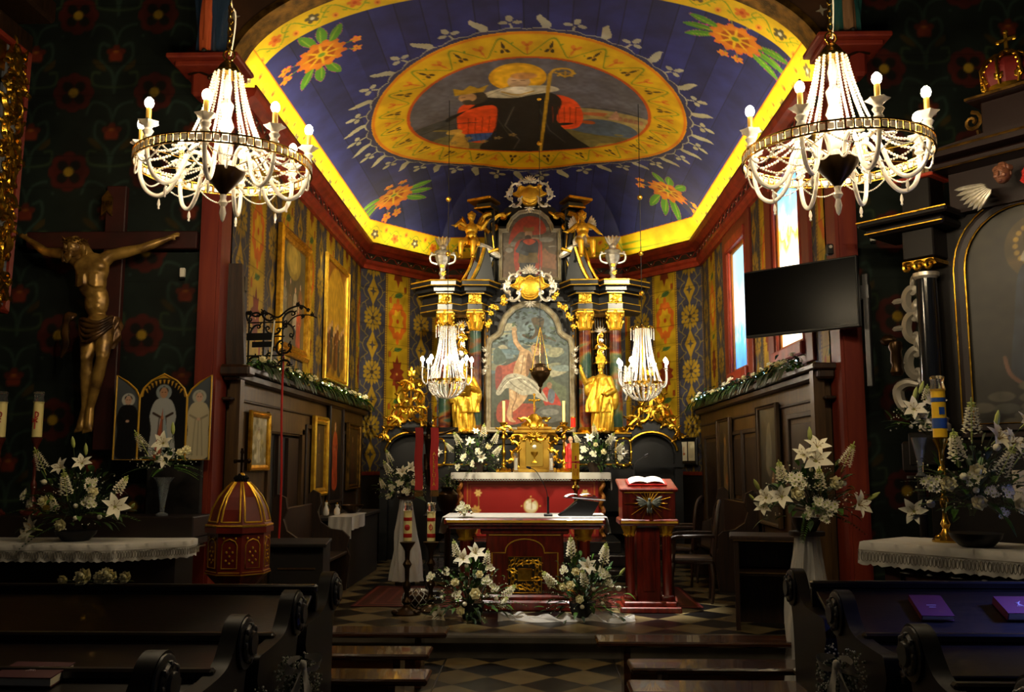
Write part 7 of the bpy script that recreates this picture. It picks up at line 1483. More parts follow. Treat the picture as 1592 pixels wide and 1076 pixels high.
# ledge statues on consoles at the springing of the arch
for sx, px, py, c1, c2, lab in ((-1, 322, 94, '24364c', 'b8542c', 'painted statue in a blue cloak and orange robe on the console above the left post'), (1, 1322, 62, '24504c', '7a5a3c', 'painted statue in a green robe on the console above the right post')):
    q = atY(px, py, 8.0); w_ = .52; t = thing('wall_console', 'red moulded console on the %s post carrying a painted statue' % ('left' if sx < 0 else 'right'), 'console', (q.x-.02*sx, 8.05, q.z-.32)); mb = MB(); mb.box((0, 0, .29), (.66, .5, .05), bev=.012); mb.box((0, .03, .24), (.54, .42, .05), bev=.01); mb.box((0, .08, .12), (.36, .2, .24), bev=.03); mb.box((0, .1, -.0), (.24, .16, .1), bev=.03); obj('console_body', mb, 'red_paint', t, smooth=False)
    mb = MB(); mb.tube([(-.2, -.02, .2), (-.1, -.03, .22), (0, -.03, .18), (.1, -.03, .22), (.2, -.02, .2)], .012, 6); mb.ball((0, -.03, .16), .02, 8, 5); obj('carved_trim', mb, 'dark_bronze', t)
    t = thing('painted_saint_statue', lab, 'statue', (q.x-.02*sx, 8.02, q.z+.0)); mb = MB(); robe(mb, [(.0, .12, .1, 0, 0, 1), (.3, .12, .1, 0, 0, 1), (.7, .15, .11, 0, 0, .7), (.95, .15, .1, 0, 0, .4), (1.1, .05, .05, 0, 0, 0)], 40, 8, .1, 6+sx); obj('cloak', mb, mat('statue_%s' % c1, c1, .4), t)
    mb = MB(); robe(mb, [(.03, .05, .05, -.01, -.085, 1), (.5, .05, .05, -.01, -.09, 1), (.9, .04, .04, 0, -.08, .5)], 24, 5, .12, 3); obj('robe', mb, mat('statue_%s' % c2, c2, .5), t); mb = MB(); mb.lathe([(.15, 0), (.16, .03), (.13, .05), (0, .05)], n=14); mb.cap((0, -.1, .04), (0, -.16, .03), .03, .022); obj('base', mb, 'beam', t)
    mb = MB(); head(mb, (0, -.02, 1.2), .085, 0, 0, 1); mb.cap((0, 0, 1.05), (0, 0, 1.14), .045, .04); obj('head', mb, 'flesh', t)
# ================================================================ LEFT SIDE OF THE NAVE
# large crucifix
D = 8.2; t = thing('large_crucifix', 'life-size bronzed wooden crucifix on a dark red cross beside the left post', 'crucifix', atY(160, 700, D)+Vector((0, .1, -.05))); O = t.location.copy()
def L_(px, py, dy=0): return atY(px, py, D)-O+Vector((0, dy, 0))
mb = MB(); a, b = L_(161, 283), L_(161, 700); mb.box(((a.x+b.x)/2, .05, (a.z+b.z)/2), (.19, .07, a.z-b.z), bev=.008); a, b = L_(30, 370), L_(299, 370); mb.box(((a.x+b.x)/2, .045, a.z), (b.x-a.x, .075, .17), bev=.008); obj('cross', mb, mat('cross_red', '3c120c', .55, var='2a0c08', vs=4), t, smooth=False)
mb = MB(); c = L_(159, 312); P = [(0, .13), (.05, .06), (.05, -.12), (0, -.07), (-.05, -.12), (-.05, .06)]; mb.front([(c.x+x, c.z+z) for x, z in P], -.01, .012); tp = obj('title_plate', mb, 'gold_dull', t, smooth=False); text('inscription', 'INRI', .055, 'dark_bronze', tp, (c.x, -.014, c.z), (PI/2, 0, 0))
mb = MB(); S_ = 1.0
ch, wa, hp = L_(154, 424, -.13), L_(158, 480, -.10), L_(161, 508, -.10); nk = L_(145, 400, -.12)
mb.ball(ch, (.155, .10, .16), 16, 10, rot=(0, .12, 0)); mb.ball(ch+Vector((.01, -.0, -.12)), (.13, .085, .16), 14, 9); mb.ball(wa+Vector((0, 0, .05)), (.112, .078, .17), 14, 9); mb.ball(hp, (.13, .09, .11), 14, 9)
for s2 in (-1, 1): mb.ball(ch+Vector((s2*.065, -.05, .03)), (.085, .05, .065), 12, 8, rot=(0, s2*.3, 0))
for k in range(5):
    for s2 in (-1, 1): mb.tube([ch+Vector((s2*.02, -.095, -.07-.018*k)), ch+Vector((s2*.08, -.085, -.06-.028*k)), ch+Vector((s2*.13, -.03, -.03-.03*k))], .012, 6)
for k in range(3):
    for s2 in (-1, 1): mb.ball(wa+Vector((s2*.03, -.058, .1-.055*k)), (.03, .022, .03), 8, 5)
mb.cap(nk+Vector((.02, 0, -.02)), nk+Vector((-.03, -.03, .07)), .055, .05)
for pts, sg in (((( 179, 402), (228, 389), (266, 371), (277, 366)), 1), (((117, 400), (78, 395), (44, 372), (34, 367)), -1)):
    sh, el, wr_, hd = [L_(*p, dy=d_) for p, d_ in zip(pts, (-.11, -.08, -.03, -.02))]; mb.cap(ch.lerp(sh, .6), sh, .07, .062); mb.cap(sh, sh.lerp(el, .45), .058, .055); mb.cap(sh.lerp(el, .45), el, .055, .042); mb.cap(el, el.lerp(wr_, .4), .044, .04); mb.cap(el.lerp(wr_, .4), wr_, .04, .025); hand(mb, wr_, (hd-wr_).normalized()+Vector((0, -.1, .05)), .043, up=(0, -1, .2), curl=.55, side=1)
kL, kR = L_(148, 560, -.16), L_(173, 558, -.17)
for hx_, k_, an, ft_ in ((hp+Vector((-.06, 0, -.04)), kL, L_(141, 635, -.10), L_(138, 664, -.15)), (hp+Vector((.06, 0, -.04)), kR, L_(151, 636, -.13), L_(152, 665, -.17))):
    mb.cap(hx_, hx_.lerp(k_, .5), .088, .078); mb.cap(hx_.lerp(k_, .5), k_, .078, .056); mb.ball(k_+Vector((0, -.03, 0)), (.045, .035, .05)); mb.cap(k_, k_.lerp(an, .35), .052, .056); mb.cap(k_.lerp(an, .35), an, .056, .034); mb.cap(an, ft_, .036, .038)
    for j in range(5): mb.cap(ft_+Vector((-.034+.017*j, -.01, -.02)), ft_+Vector((-.04+.02*j, -.025, -.055+.004*j)), .012, .010, 6)
remesh(obj('body', mb, 'skin_wood', t), .009, 7)
mb = MB(); head(mb, L_(131, 392, -.19), .088, -.5, 1, 1)
hc = L_(131, 392, -.19)
for k in range(14): a = 2*PI*k/14; mb.tube([hc+Vector((.08*math.cos(a), .02+.085*math.sin(a), .04)), hc+Vector((.11*math.cos(a), .02+.11*math.sin(a), -.04)), hc+Vector((.1*math.cos(a), .03+.1*math.sin(a), -.13))], .018, 5) if math.sin(a) > -.35 else None
remesh(obj('head', mb, 'skin_wood', t), .006, 1)
mb = MB()
for k in range(3): mb.tube([hc+Vector((.092*math.cos(a), .01+.095*math.sin(a), .05+.022*math.sin(a*3+k*2.1))) for a in np.linspace(0, 2*PI, 25)[:-1]], .009, 5, True)
for k in range(12): a = 2*PI*k/12; p = hc+Vector((.1*math.cos(a), .01+.1*math.sin(a), .055)); mb.cyl(p, p+Vector((.03*math.cos(a), .03*math.sin(a), .03*(-1)**k)), .006, .001, 5)
obj('crown_of_thorns', mb, 'gold_dull', t)
mb = MB(); robe(mb, [(hp.z-.21, .12, .12, hp.x+.0, -.15, .8), (hp.z-.1, .155, .125, hp.x, -.13, 1), (hp.z+.02, .15, .115, hp.x, -.11, 1), (hp.z+.09, .135, .10, hp.x, -.10, .5)], 60, 9, .09, 5, 5)
for k in range(5): mb.tube(crv([hp+Vector((.14, -.04, .07-.02*k)), hp+Vector((.06, -.13, -.0-.03*k)), hp+Vector((-.06, -.13, .03-.05*k)), hp+Vector((-.15, -.03, .05-.01*k))], 5), .02, 6)
q0 = L_(118, 498, -.12); mb.tube(crv([q0+Vector((.05, 0, .0)), q0+Vector((0, -.02, .02)), q0+Vector((-.02, -.02, -.12)), q0+Vector((.0, -.03, -.25)), q0+Vector((-.04, -.03, -.36))], 6), [.04, .05, .05, .045, .04, .045, .05, .05, .05, .045, .04, .045, .05, .055, .05, .045, .045, .05, .05, .045, .04, .035, .03, .025, .02], 8, flat=.6)
obj('loincloth', mb, mat('loincloth', '6a4a22', .35, .5, var='2e1c0e', vs=6), t, ang=60)
# triptych
D = 8.17; q = atY(252, 715, D); t = thing('painted_triptych', 'three-part painted panel with gold edges, below the crucifix by the left post', 'triptych', (q.x, D, q.z)); mb = MB(); mb.box((.1, .06, -.24), (.5, .06, .5), bev=.01); mb.box((0, .12, .3), (.3, .22, .1)); obj('support', mb, 'beam', t, smooth=False); k = D/1420*1.005
def tri(nm, pts, x0, w, h, paint, yaw):
    cv = Cv(w, h, .006, '4c5256'); paint(cv, w, h); P = [(x-w/2, z) for x, z in pts]
    p = obj(nm, flat_canvas(cv, mask=inpoly(P)), None, t, (x0, -.03, 0)); mb = MB(); mb.front([(x+x0, z) for x, z in P], -.028, .0); obj('board', mb, 'wood_dark', p, smooth=False).location = (-x0, .03, 0)
    mb = MB(); mb.tube([(x+x0, -.034, z) for x, z in P], .009, 5, True); e = obj('gold_edge', mb, mat('gold_paint', 'c89a28', .5, .2), p, smooth=False); e.location = (-x0, .03, 0); return p
W1 = .215; HT = .76; HB_ = .6
def wl_(cv, w, h): cv.grad('3c4044', '52585c'); figure_paint(cv, w*.52, .03, h*.74, '101012', 'c8a088', halo='b8b8b0', dark='060606')
def wr2(cv, w, h): cv.grad('3c4044', '4c5256'); figure_paint(cv, w*.5, .03, h*.78, 'b8ae90', 'c8a088', halo='a8a898', dark='8a8068')
def wc(cv, w, h):
    cv.a[:] = hx('0c0c0e'); figure_paint(cv, w*.5, .0, h*.86, 'a8aaa8', 'b88a68', halo='8a9494', dark='3a281c'); cv.poly([(w*.5, h*.6), (w*.32, 0), (w*.48, 0)], 'a8583c'); cv.poly([(w*.52, h*.6), (w*.54, 0), (w*.7, 0)], '8fa0a8')
    for a in np.linspace(.5, PI-.5, 11): cv.poly([(w/2+.185*math.cos(a)-.012, h*.78-.05+.16*math.sin(a)), (w/2+.185*math.cos(a)+.012, h*.78-.05+.16*math.sin(a)), (w/2+.16*math.cos(a), h*.78-.09+.15*math.sin(a))], 'c8962a')
    for a in np.linspace(0, PI, 40): cv.ell(w/2+.2*math.cos(a), h*.74+.19*math.sin(a)*.9, .018, .018, 'c8962a')
tri('left_wing', [(0, 0), (0, HT), (.1, .7), (.18, .63), (W1, .56), (W1, 0)], -.325, W1, HT, wl_, 0)
tri('right_wing', [(W1, 0), (W1, HT), (W1-.1, .7), (W1-.18, .63), (0, .56), (0, 0)], .325, W1, HT, wr2, 0)
tri('centre_panel', [(0, 0), (0, .56), (.03, .64), (.1, .71), (.215, .77), (.33, .71), (.4, .64), (.43, .56), (.43, 0)], 0, .43, .78, wc, 0)
# side altar on the left with chamfered corner
PL = [(-5.3, 7.15), (-3.3, 7.15), (-2.88, 7.5), (-2.88, 8.1), (-5.3, 8.1)]
def inset(P, d): cx = sum(p[0] for p in P)/len(P); cy = sum(p[1] for p in P)/len(P); return [(x+(d if x < cx else -d), y+(d if y < cy else -d)) for x, y in P]
t = thing('left_side_altar', 'dark wooden side altar table with chamfered corner below the large crucifix', 'altar', (-4.1, 7.6, 0)); mb = zshift(MB(), 0, 4.1, -7.6); mb.prism(inset(PL, .1), 0, .98); mb.prism(inset(PL, .04), .98, 1.02); mb.prism(PL, 1.02, 1.07); obj('altar_body', mb, mat('altar_wood', '1f120c', .45, var='140b07', vs=4), t, smooth=False)
mb = zshift(MB(), 0, 4.1, -7.6); mb.tube([(x, y-.0, .99) for x, y in inset(PL, .03)[:4]], .012, 5); obj('moulding', mb, 'wood_panel', t, smooth=False)
mb = MB(); mb.box((-4.1+4.1, 8.0-7.6, 1.16), (2.4, .5, .18), bev=.01); obj('shelf', mb, 'altar_wood', t, smooth=False)
def draped(name, lab, edge, z, drop, back, loc, n=70, lace=True):
    """cloth over a table: edge = front polyline (x,y); back = inner point list"""
    mb = MB(); E = [Vector(p) for p in edge]; Ls = [0]
    for a, b in zip(E, E[1:]): Ls.append(Ls[-1]+(b-a).length)
    def at(u): s_ = u*Ls[-1]; j = 0; 
    P = []
    for i in range(n+1):
        s_ = Ls[-1]*i/n; j = 0
        while j < len(E)-2 and Ls[j+1] < s_: j += 1
        P.append(E[j].lerp(E[j+1], (s_-Ls[j])/(Ls[j+1]-Ls[j])))
    rows = []; N = []
    for i in range(n+1): d = (P[min(n, i+1)]-P[max(0, i-1)]).normalized(); N.append(Vector((d.y, -d.x)))
    bk = [Vector(back[0]).lerp(Vector(back[1]), i/n) for i in range(n+1)]
    rows.append([(p.x, p.y, z+.006) for p in bk]); rows.append([((p-m*.02).x, (p-m*.02).y, z+.008) for p, m in zip(P, N)]); rows.append([((p+m*.008).x, (p+m*.008).y, z+.0) for p, m in zip(P, N)])
    for q in (1, 2, 3, 4): rows.append([((p+m*(.012+.008*q*math.sin(i*.9+q*.3)*.5)).x, (p+m*(.012+.008*q*math.sin(i*.9)*.5)).y, z-drop*q/4*(1 if q < 4 else 1+.05*math.sin(i*2.2))) for i, (p, m) in enumerate(zip(P, N))])
    V = [v for r in rows for v in r]; w_ = n+1; mb.add([(x-loc[0], y-loc[1], zz-loc[2]) for x, y, zz in V], [(j*w_+i, j*w_+i+1, (j+1)*w_+i+1, (j+1)*w_+i) for j in range(len(rows)-1) for i in range(n)])
    t = thing(name, lab, 'cloth', loc); obj('cloth_sheet', mb, 'white_cloth', t, ang=70); mb = MB()
    for i in range(0, n):
        p = P[i].lerp(P[i+1], .5)+N[i]*.022; d = (P[i+1]-P[i]); L = d.length; d.normalize(); c = Vector((p.x-loc[0], p.y-loc[1], z-drop*.62-loc[2]))
        mb.tube([c+Vector((d.x*L*.4*math.cos(a), d.y*L*.4*math.cos(a), drop*.2*math.sin(a))) for a in np.linspace(0, 2*PI, 9)[:-1]], (.0026), 4, True); mb.tube([c+Vector((-d.x*L*.5, -d.y*L*.5, drop*.27)), c+Vector((d.x*L*.5, d.y*L*.5, drop*.27))], .003, 4)
    obj('lace_band', mb, mat('lace_grey', '7a7468', .9), t); return t  # grey lace loops laid over the white cloth
draped('altar_cloth', 'white lace-edged cloth on the left side altar under the flowers', [(-5.2, 7.14), (-3.3, 7.14), (-2.86, 7.5), (-2.86, 7.75)], 1.07, .13, [(-5.2, 7.76), (-3.1, 7.76)], (-4.0, 7.4, 1.07), 130)
bl = [('stock_spike', 75, 728, 1.2), ('lily_bud', 116, 697, 1.2), ('lily', 107, 728, 1.1), ('lily', 135, 722, 1.2), ('lily_bud', 139, 708, 1.3), ('rosebud', 79, 750, 1.3), ('stock_spike', 118, 766, 1.3), ('chrysanthemum', 152, 753, 1.3), ('rose', 157, 765, 1.2), ('stock_spike', 189, 762, 1.1), ('chrysanthemum', 153, 780, 1.4), ('rose', 80, 779, 1.3), ('chrysanthemum', 47, 771, 1.3), ('lily', 184, 788, 1.5), ('lily_bud', 203, 791, 1.0), ('rose', 105, 815, 1.3), ('lily', 60, 822, 1.5), ('lily', 46, 833, 1.1), ('rosebud', 130, 786, 1.1), ('rosebud', 164, 803, 1.1), ('rosebud', 130, 804, 1.1), ('chrysanthemum', 60, 782, 1.1), ('stock_spike', 100, 790, .9)]
def blk(t): mb = MB(); mb.lathe([(.1, 0), (.15, .05), (.16, .08), (0, .08)], n=14); obj('flower_tray', mb, 'black', t)
q = atY(120, 800, 7.4); bouquet('side_altar_flowers', 'large lily, rose and stock arrangement on the left side altar', (q.x, 7.4, 1.082), 7.3, bl, .46, .42, 150, 41, blk, (120, 775), fsize=.9, depth=.25)
bl = [('lily', 258, 690, 1.4), ('lily', 263, 717, 1.1), ('stock_spike', 230, 698, 1.2), ('rose', 284, 704, 1.0), ('rose', 293, 700, 1.0), ('lily_bud', 271, 676, 1.4), ('rosebud', 222, 688, 1.2), ('rosebud', 248, 705, 1.0)]
def tallvase(h):
    def f(t): mb = MB(); mb.lathe([(.05, 0), (.05, .015), (.018, .03), (.025, h*.3), (.055, h*.85), (.09, h), (.085, h), (.05, h*.85), (.02, h*.3), (0, .05)], n=18); obj('glass_vase', mb, mat('vase_glass', 'c8d0d4', .06, trans=.85), t)
    return f
q = atY(255, 808, 7.95); z1 = 1.252; bouquet('lily_vase', 'white lilies in a tall glass vase in front of the triptych', (q.x, 7.9, z1), 7.85, bl, .28, .16, 50, 42, tallvase(atY(255, 742, 7.9).z-z1), (255, 715), ferns=14, fsize=.8)
for px, lab in ((57, 'candle with a red monogram on a turned stick on the left side altar'), (0, 'second monogram candle on the left side altar, cut by the photo edge')):
    q = atY(px, 680, 7.95); h = q.z-1.25; t = candlestick('altar_candle', lab, (q.x, 7.95, 1.252), h, .31, .042, mat('stick_red', '5a2418', .4, .3), 'wax', .085, glass=True, cat='candle'); zc = h+.15; mb = MB()
    mb.tube([(0, -.045, zc-.08), (0, -.045, zc+.07)], .005, 5); mb.tube(crv([(0, -.045, zc+.07), (.025, -.043, zc+.06), (.022, -.043, zc+.03), (0, -.045, zc+.02)], 4), .005, 5); mb.tube([(-.022, -.044, zc-.02), (.022, -.044, zc+.012)], .005, 5); mb.tube([(-.022, -.044, zc+.012), (.022, -.044, zc-.02)], .005, 5)
    obj('red_monogram', mb, 'red', [c for c in t.children if c.name.startswith('candle')][0])
# gilded carved frame of the side altar, far left
t = thing('carved_gilt_frame', 'carved gold and blue-grey altar frame at the far left edge', 'altarpiece', (-4.87, 7.3, 3.1), rot=(.02, 0, PI/2)); mb = MB(); mb.box((0, .1, 1.2), (1.5, .2, 2.4)); obj('body', mb, 'beam', t, smooth=False)
mb = MB(); mb.sweep([(-.75, 0), (-.75, 2.4), (.75, 2.4), (.75, 0)], [(0, 0), (0, -.05), (-.03, -.07), (-.05, -.05), (-.05, .05)]); obj('outer_moulding', mb, 'red_paint', t, smooth=False)
for cx in (.6, -.6):
    mb = MB(); mb.box((cx, -.01, 1.2), (.3, .03, 2.36)); bd_ = obj('border_ground', mb, mat('grey_blue', '5c6066', .6), t, smooth=False); mb = MB()
    for k in range(11):
        for s_, a, dx in ((.15, k*2.1, .0), (.1, k*1.3+1, .06), (.1, k*1.7+2, -.06)): cscroll(mb, cx+dx, .12+k*.215, s_, a, -.045, (-1)**k, .028)
        leafy(mb, cx, .2+k*.215, -.04, .13, PI/2+(-1)**k*.7, .45)
    obj('carved_foliage', mb, 'gold', bd_)
mb = MB(); mb.box((0, -.01, 2.25), (.9, .03, .26)); obj('top_border', mb, 'gold', t, smooth=False)
# ================================================================ RIGHT SIDE ALTAR (turned towards the nave)
ang = math.atan2(-.763, .647); ex = Vector((.647, -.763, 0)); ey = Vector((.763, .647, 0))
def RA(s_, d=0, z=0): return Vector((3.3, 7.4, 0))+ex*s_+ey*d+Vector((0, 0, z))
t = thing('right_side_altar', 'dark altarpiece with arched painting and black columns, turned towards the nave at right', 'altarpiece', RA(.65), ang)
BW = mat('altar_black', '0f0a08', .45, var='0f0a08', vs=5, spec=.3); RB = mat('altar_brown', '1e0e0a', .45, spec=.3, var='1c0c0a', vs=5)
mb = MB(); mb.box((0, .1, 2.2), (1.7, .2, 3.0), bev=.01); mb.box((0, .05, 1.75), (2.0, .4, .25), bev=.02); obj('body', mb, 'altar_black', t, smooth=False)
ap = [(-.44, 2.0), (-.44, 3.22)]+[(.44*math.cos(a), 3.22+.44*math.sin(a)) for a in np.linspace(PI, 0, 19)[1:-1]]+[(.44, 3.22), (.44, 2.0)]
mb = MB(); mb.sweep(ap, [(.0, -.02), (0, -.05), (-.05, -.06), (-.06, -.03), (-.1, -.05), (-.1, .0)]); fr = obj('arched_frame', mb, 'altar_brown', t); mb = MB(); mb.tube([(x, -.055, z) for x, z in ap], .008, 5, True); mb.tube([(x*1.2, -.055, z if z < 3.3 else 3.22+(z-3.22)*1.2) for x, z in ap], .007, 5); obj('gilt_line', mb, 'gold', fr)
cv = Cv(.88, 1.68, .008, '2c281c'); cv.grad('1c1a14', '2e2a1e'); cv.ell(.52, 1.32, .22, .24, '4a3c1c')
for a in np.linspace(0, 2*PI, 19)[:-1]: cv.ell(.52+.14*math.cos(a), 1.34+.15*math.sin(a), .02, .02, '9a7a28')
cv.blob([(.3, .35), (.34, .8), (.38, 1.1), (.46, 1.22), (.6, 1.22), (.7, 1.1), (.74, .8), (.72, .35), (.5, .25)], '232c38'); cv.blob([(.46, .9), (.46, 1.15), (.6, 1.15), (.62, .95), (.56, .4), (.48, .4)], '5c1c18'); cv.ell(.52, 1.34, .05, .065, 'b89070'); cv.blob([(.45, 1.36), (.52, 1.44), (.6, 1.36), (.62, 1.22), (.42, 1.22), (.44, 1.3), (.47, 1.3), (.48, 1.39), (.57, 1.39), (.58, 1.28)], 'a8a088'); cv.ell(.53, 1.12, .03, .03, 'b08868')
cv.curve([(.25, .5), (.3, .35), (.5, .24), (.72, .3)], .03, '6a4a38'); [cv.ell(R_.uniform(.05, .8), R_.uniform(.0, .3), .1, .04, R_.choice(['3c3c34', '4a463a', '55503c'])) for _ in range(16)]; cv.noise(.2, 2, 8)
obj('altar_painting', flat_canvas(cv, mask=inpoly([(x, z-2.0) for x, z in ap])), None, t, (0, -.03, 2.0))
for sx in (-1, 1):
    mb = MB(); mb.lathe([(.085, 2.05), (.085, 2.4), (.078, 3.2)], (sx*.72, -.12, 0), 24); c = obj('column', mb, mat('column_black', '15171c', .12), t); mb = MB(); mb.lathe([(.12, 1.95), (.12, 2.0), (.1, 2.02), (.11, 2.05), (.08, 2.07)], (sx*.72, -.12, 0), 20); obj('base_ring', mb, 'silver', c); mb = MB(); mb.lathe([(.08, 3.18), (.1, 3.2), (.1, 3.23), (0, 3.23)], (sx*.72, -.12, 0), 20); obj('neck_ring', mb, 'silver', c)
    mb = MB()
    for k in range(3): mb.tube(spiral(sx*.72-.09+.09*k, 3.27, .05, 0, 1.2, -.24), .013, 5)
    mb.box((sx*.72, -.12, 3.31), (.26, .24, .03)); obj('capital', mb, 'gold', c)
    mb = MB(); mb.box((sx*.72, -.08, 3.46), (.26, .3, .24), bev=.01); mb.box((sx*.8, -.06, 3.61), (.66, .48, .07), bev=.02); mb.box((sx*.8, -.06, 3.68), (.76, .56, .05), bev=.015); mb.box((sx*.74, -.06, 3.86), (.24, .24, .3), bev=.01); e = obj('entablature', mb, 'altar_black', t, smooth=False); mb = MB(); mb.tube([(sx*.42, -.345, 3.7), (sx*1.18, -.345, 3.7), (sx*1.18, .2, 3.7)], .008, 5); mb.tube([(sx*.47, -.31, 3.6), (sx*1.13, -.31, 3.6)], .006, 5); obj('gilt_line', mb, 'gold', e)
    mb = MB(); mb.box((sx*.74, -.06, 4.02), (.34, .32, .03), bev=.008); obj('cap_slab', mb, 'red_trim', e, smooth=False); mb = MB(); mb.box((sx*.72, -.12, 1.81), (.3, .3, .26), bev=.01); obj('column_pedestal', mb, 'altar_black', t, smooth=False)
mb = MB(); mb.box((0, 0, 3.85), (1.0, .2, .35)); mb.front([(-.62, 4.08), (-.62, 4.14), (-.3, 4.16), (0, 4.18), (.3, 4.16), (.62, 4.14), (.62, 4.08)], -.38, .2); mb.box((0, -.1, 4.03), (1.1, .4, .06), bev=.015); mb.box((0, -.06, 4.32), (.34, .3, .32), bev=.01); mb.box((0, -.08, 4.5), (.5, .42, .04), bev=.01); obj('pediment', mb, 'altar_brown', t, smooth=False)
mb = MB(); mb.tube([(-.64, -.385, 4.13), (.64, -.385, 4.13)], .010, 5); mb.tube([(-.5, -.32, 4.0), (.5, -.32, 4.0)], .006, 5); mb.box((0, -.295, 4.5), (.5, .01, .02))
for sx in (-1, 1): mb.tube(spiral(sx*.26, 4.36, .08, PI/2, 1.4, -.16, sx), .016, 5); mb.tube([(sx*.22, -.16, 4.28), (sx*.2, -.16, 4.18)], .016, 5); 
obj('gilt_scrolls', mb, 'gold_dull', t)
mb = MB(); head(mb, (.02, -.36, 3.83), .075, 0, 0, 1); ch_ = obj('cherub_head', mb, mat('cherub', '7a4c34', .5), t); mb = MB()
for k in range(7): a = PI-.05+.16*k; L = .3-.012*k; mb.ball((-.04+math.cos(a)*L*.62, -.34, 3.78+math.sin(a)*L*.62), (L*.42, .018, .02), 7, 4, rot=(0, -a, 0))
obj('white_wing', mb, 'silver', ch_); mb = MB()
for k in range(7): a = .5-.16*k; L = .3-.012*k; mb.ball((.08+math.cos(a)*L*.62, -.34, 3.78+math.sin(a)*L*.62), (L*.42, .018, .02), 7, 4, rot=(0, -a, 0))
obj('red_wing', mb, 'red', ch_)
# crown on the pediment
p = RA(.65, -.08, 4.525); t = thing('royal_crown', 'red and gold royal crown with a cross on top of the right side altar', 'crown', p, ang)
mb = MB(); mb.lathe([(.14, .03), (.17, .1), (.18, .17), (.15, .24), (.08, .29), (0, .3)], n=24, fold=lambda a, z: 1+.05*math.sin(8*a)); obj('velvet_cap', mb, mat('velvet', '6a1410', .6), t); mb = MB(); mb.lathe([(.155, 0), (.165, .0), (.165, .05), (.155, .05), (.155, 0)], n=28)
for i in range(8):
    a = 2*PI*i/8; c, n = math.cos(a), math.sin(a); mb.tube([(r*c, r*n, z) for r, z in ((.165, .04), (.2, .12), (.205, .19), (.17, .26), (.09, .32), (.0, .33))], .012, 6); leafy(mb, .175*c, .08, .175*n, .08, PI/2, .5)
    for k in range(5): tt_ = (k+.5)/5; mb.ball(((.2-.1*tt_*tt_)*c, (.2-.1*tt_*tt_)*n, .08+.22*tt_), .014, 6, 4)
mb.ball((0, 0, .35), .028, 10, 6); obj('gold_band', mb, 'gold', t); mb = MB(); mb.box((0, 0, .43), (.025, .02, .14)); mb.box((0, 0, .44), (.11, .02, .025))
for x, z in ((0, .505), (.06, .44), (-.06, .44)): mb.ball((x, 0, z), (.022, .014, .022), 8, 5)
obj('cross', mb, 'gold', t)
p = RA(.65-.74, -.06, 4.037); t = thing('small_painted_statue', 'small painted statue on the left pedestal of the right side altar', 'statue', p, ang); mb = MB(); robe(mb, [(.03, .06, .05, 0, 0, 1), (.15, .055, .045, 0, 0, 1), (.25, .06, .04, 0, 0, .5), (.29, .02, .02, 0, 0, 0)], 24, 6, .1, 3); obj('robe', mb, mat('robe_tan', '8a7048', .5), t); mb = MB(); head(mb, (0, -.01, .33), .034, 0, 0, 1); mb.cap((0, 0, .28), (0, 0, .31), .016, .014, 8); obj('head', mb, 'flesh', t); mb = MB(); robe(mb, [(.03, .08, .03, 0, .04, 1), (.25, .075, .03, 0, .03, .6)], 20, 5, .1, 4); mb.lathe([(.07, 0), (.07, .03), (0, .03)], n=12); obj('cloak', mb, mat('cloak_blue', '202830', .6), t)
# carved silver side ornament with thurible
p = RA(-.42, .0, 2.1); t = thing('silver_carved_wing', 'silver carved scroll wing beside the black column of the right altar', 'ornament', p, ang); mb = MB()
P0 = [(0, 0), (-.16, .06), (-.2, .2), (-.12, .26), (-.02, .24)]; mb.tube(crv([(x+.2, 0, z) for x, z in P0], 5), [.02+.03*math.sin(PI*i/20) for i in range(21)], 8)
for z, s_ in ((.42, .12), (.72, .12), (.95, .1)): cscroll(mb, .16, z, s_, PI/2, 0, 1, .035)
mb.box((.24, .02, .55), (.06, .03, 1.1), bev=.01); obj('scrolls', mb, mat('silver_dull', '9a9488', .4, .4), t)
mb = MB(); mb.cyl((.3, -.05, -.1), (.26, -.05, 1.15), .016, n=8); obj('silver_pole', mb, 'silver', t); mb = MB(); mb.lathe([(.04, 0), (.055, .03), (.04, .08), (.05, .12), (.045, .2), (.06, .24), (.05, .28), (.0, .3)], (.04, -.08, .32), 16); mb.ball((-.02, -.08, .62), (.07, .06, .05), 10, 6); obj('lantern', mb, 'dark_bronze', t)
# mensa of the right altar
c0 = Vector((2.26, 6.42, 0)); t = thing('right_altar_table', 'dark red altar table with black bordered front panel, turned towards the nave', 'altar', c0, ang)
mb = MB(); mb.box((1.3, .38, 1.13), (2.6, .76, .06), bev=.01); mb.box((1.3, .4, .55), (2.45, .68, 1.1)); obj('table_body', mb, mat('altar_red', '40120c', .5, var='2c0c08', vs=4), t, smooth=False)
mb = MB(); mb.tube([(.2, .045, .1), (.2, .045, .98), (2.4, .045, .98)], .02, 5); mb.tube([(.3+.05*k, .04, .86+.018*(k % 2)) for k in range(42)], .022, 5); obj('black_border', mb, 'black', t, smooth=False)
mb = MB(); sx0 = .62
mb.front([(sx0+r*math.cos(a), .74+r*math.sin(a)) for a, r in zip(np.linspace(PI/2, PI/2+2*PI, 11)[:-1], [.1, .03]*5)], .02, .035); mb.ball((sx0, .02, .74), .015, 8, 5); obj('silver_star', mb, mat('star_silver', 'c8c0b0', .4, .4), t, smooth=False)
mb = MB()
for k, s_ in ((0, .12), (1, -.12)): cscroll(mb, 1.25+s_, .7, .1, s_*8, .02, 1 if k else -1, .012)
obj('scroll_trim', mb, 'dark_bronze', t)
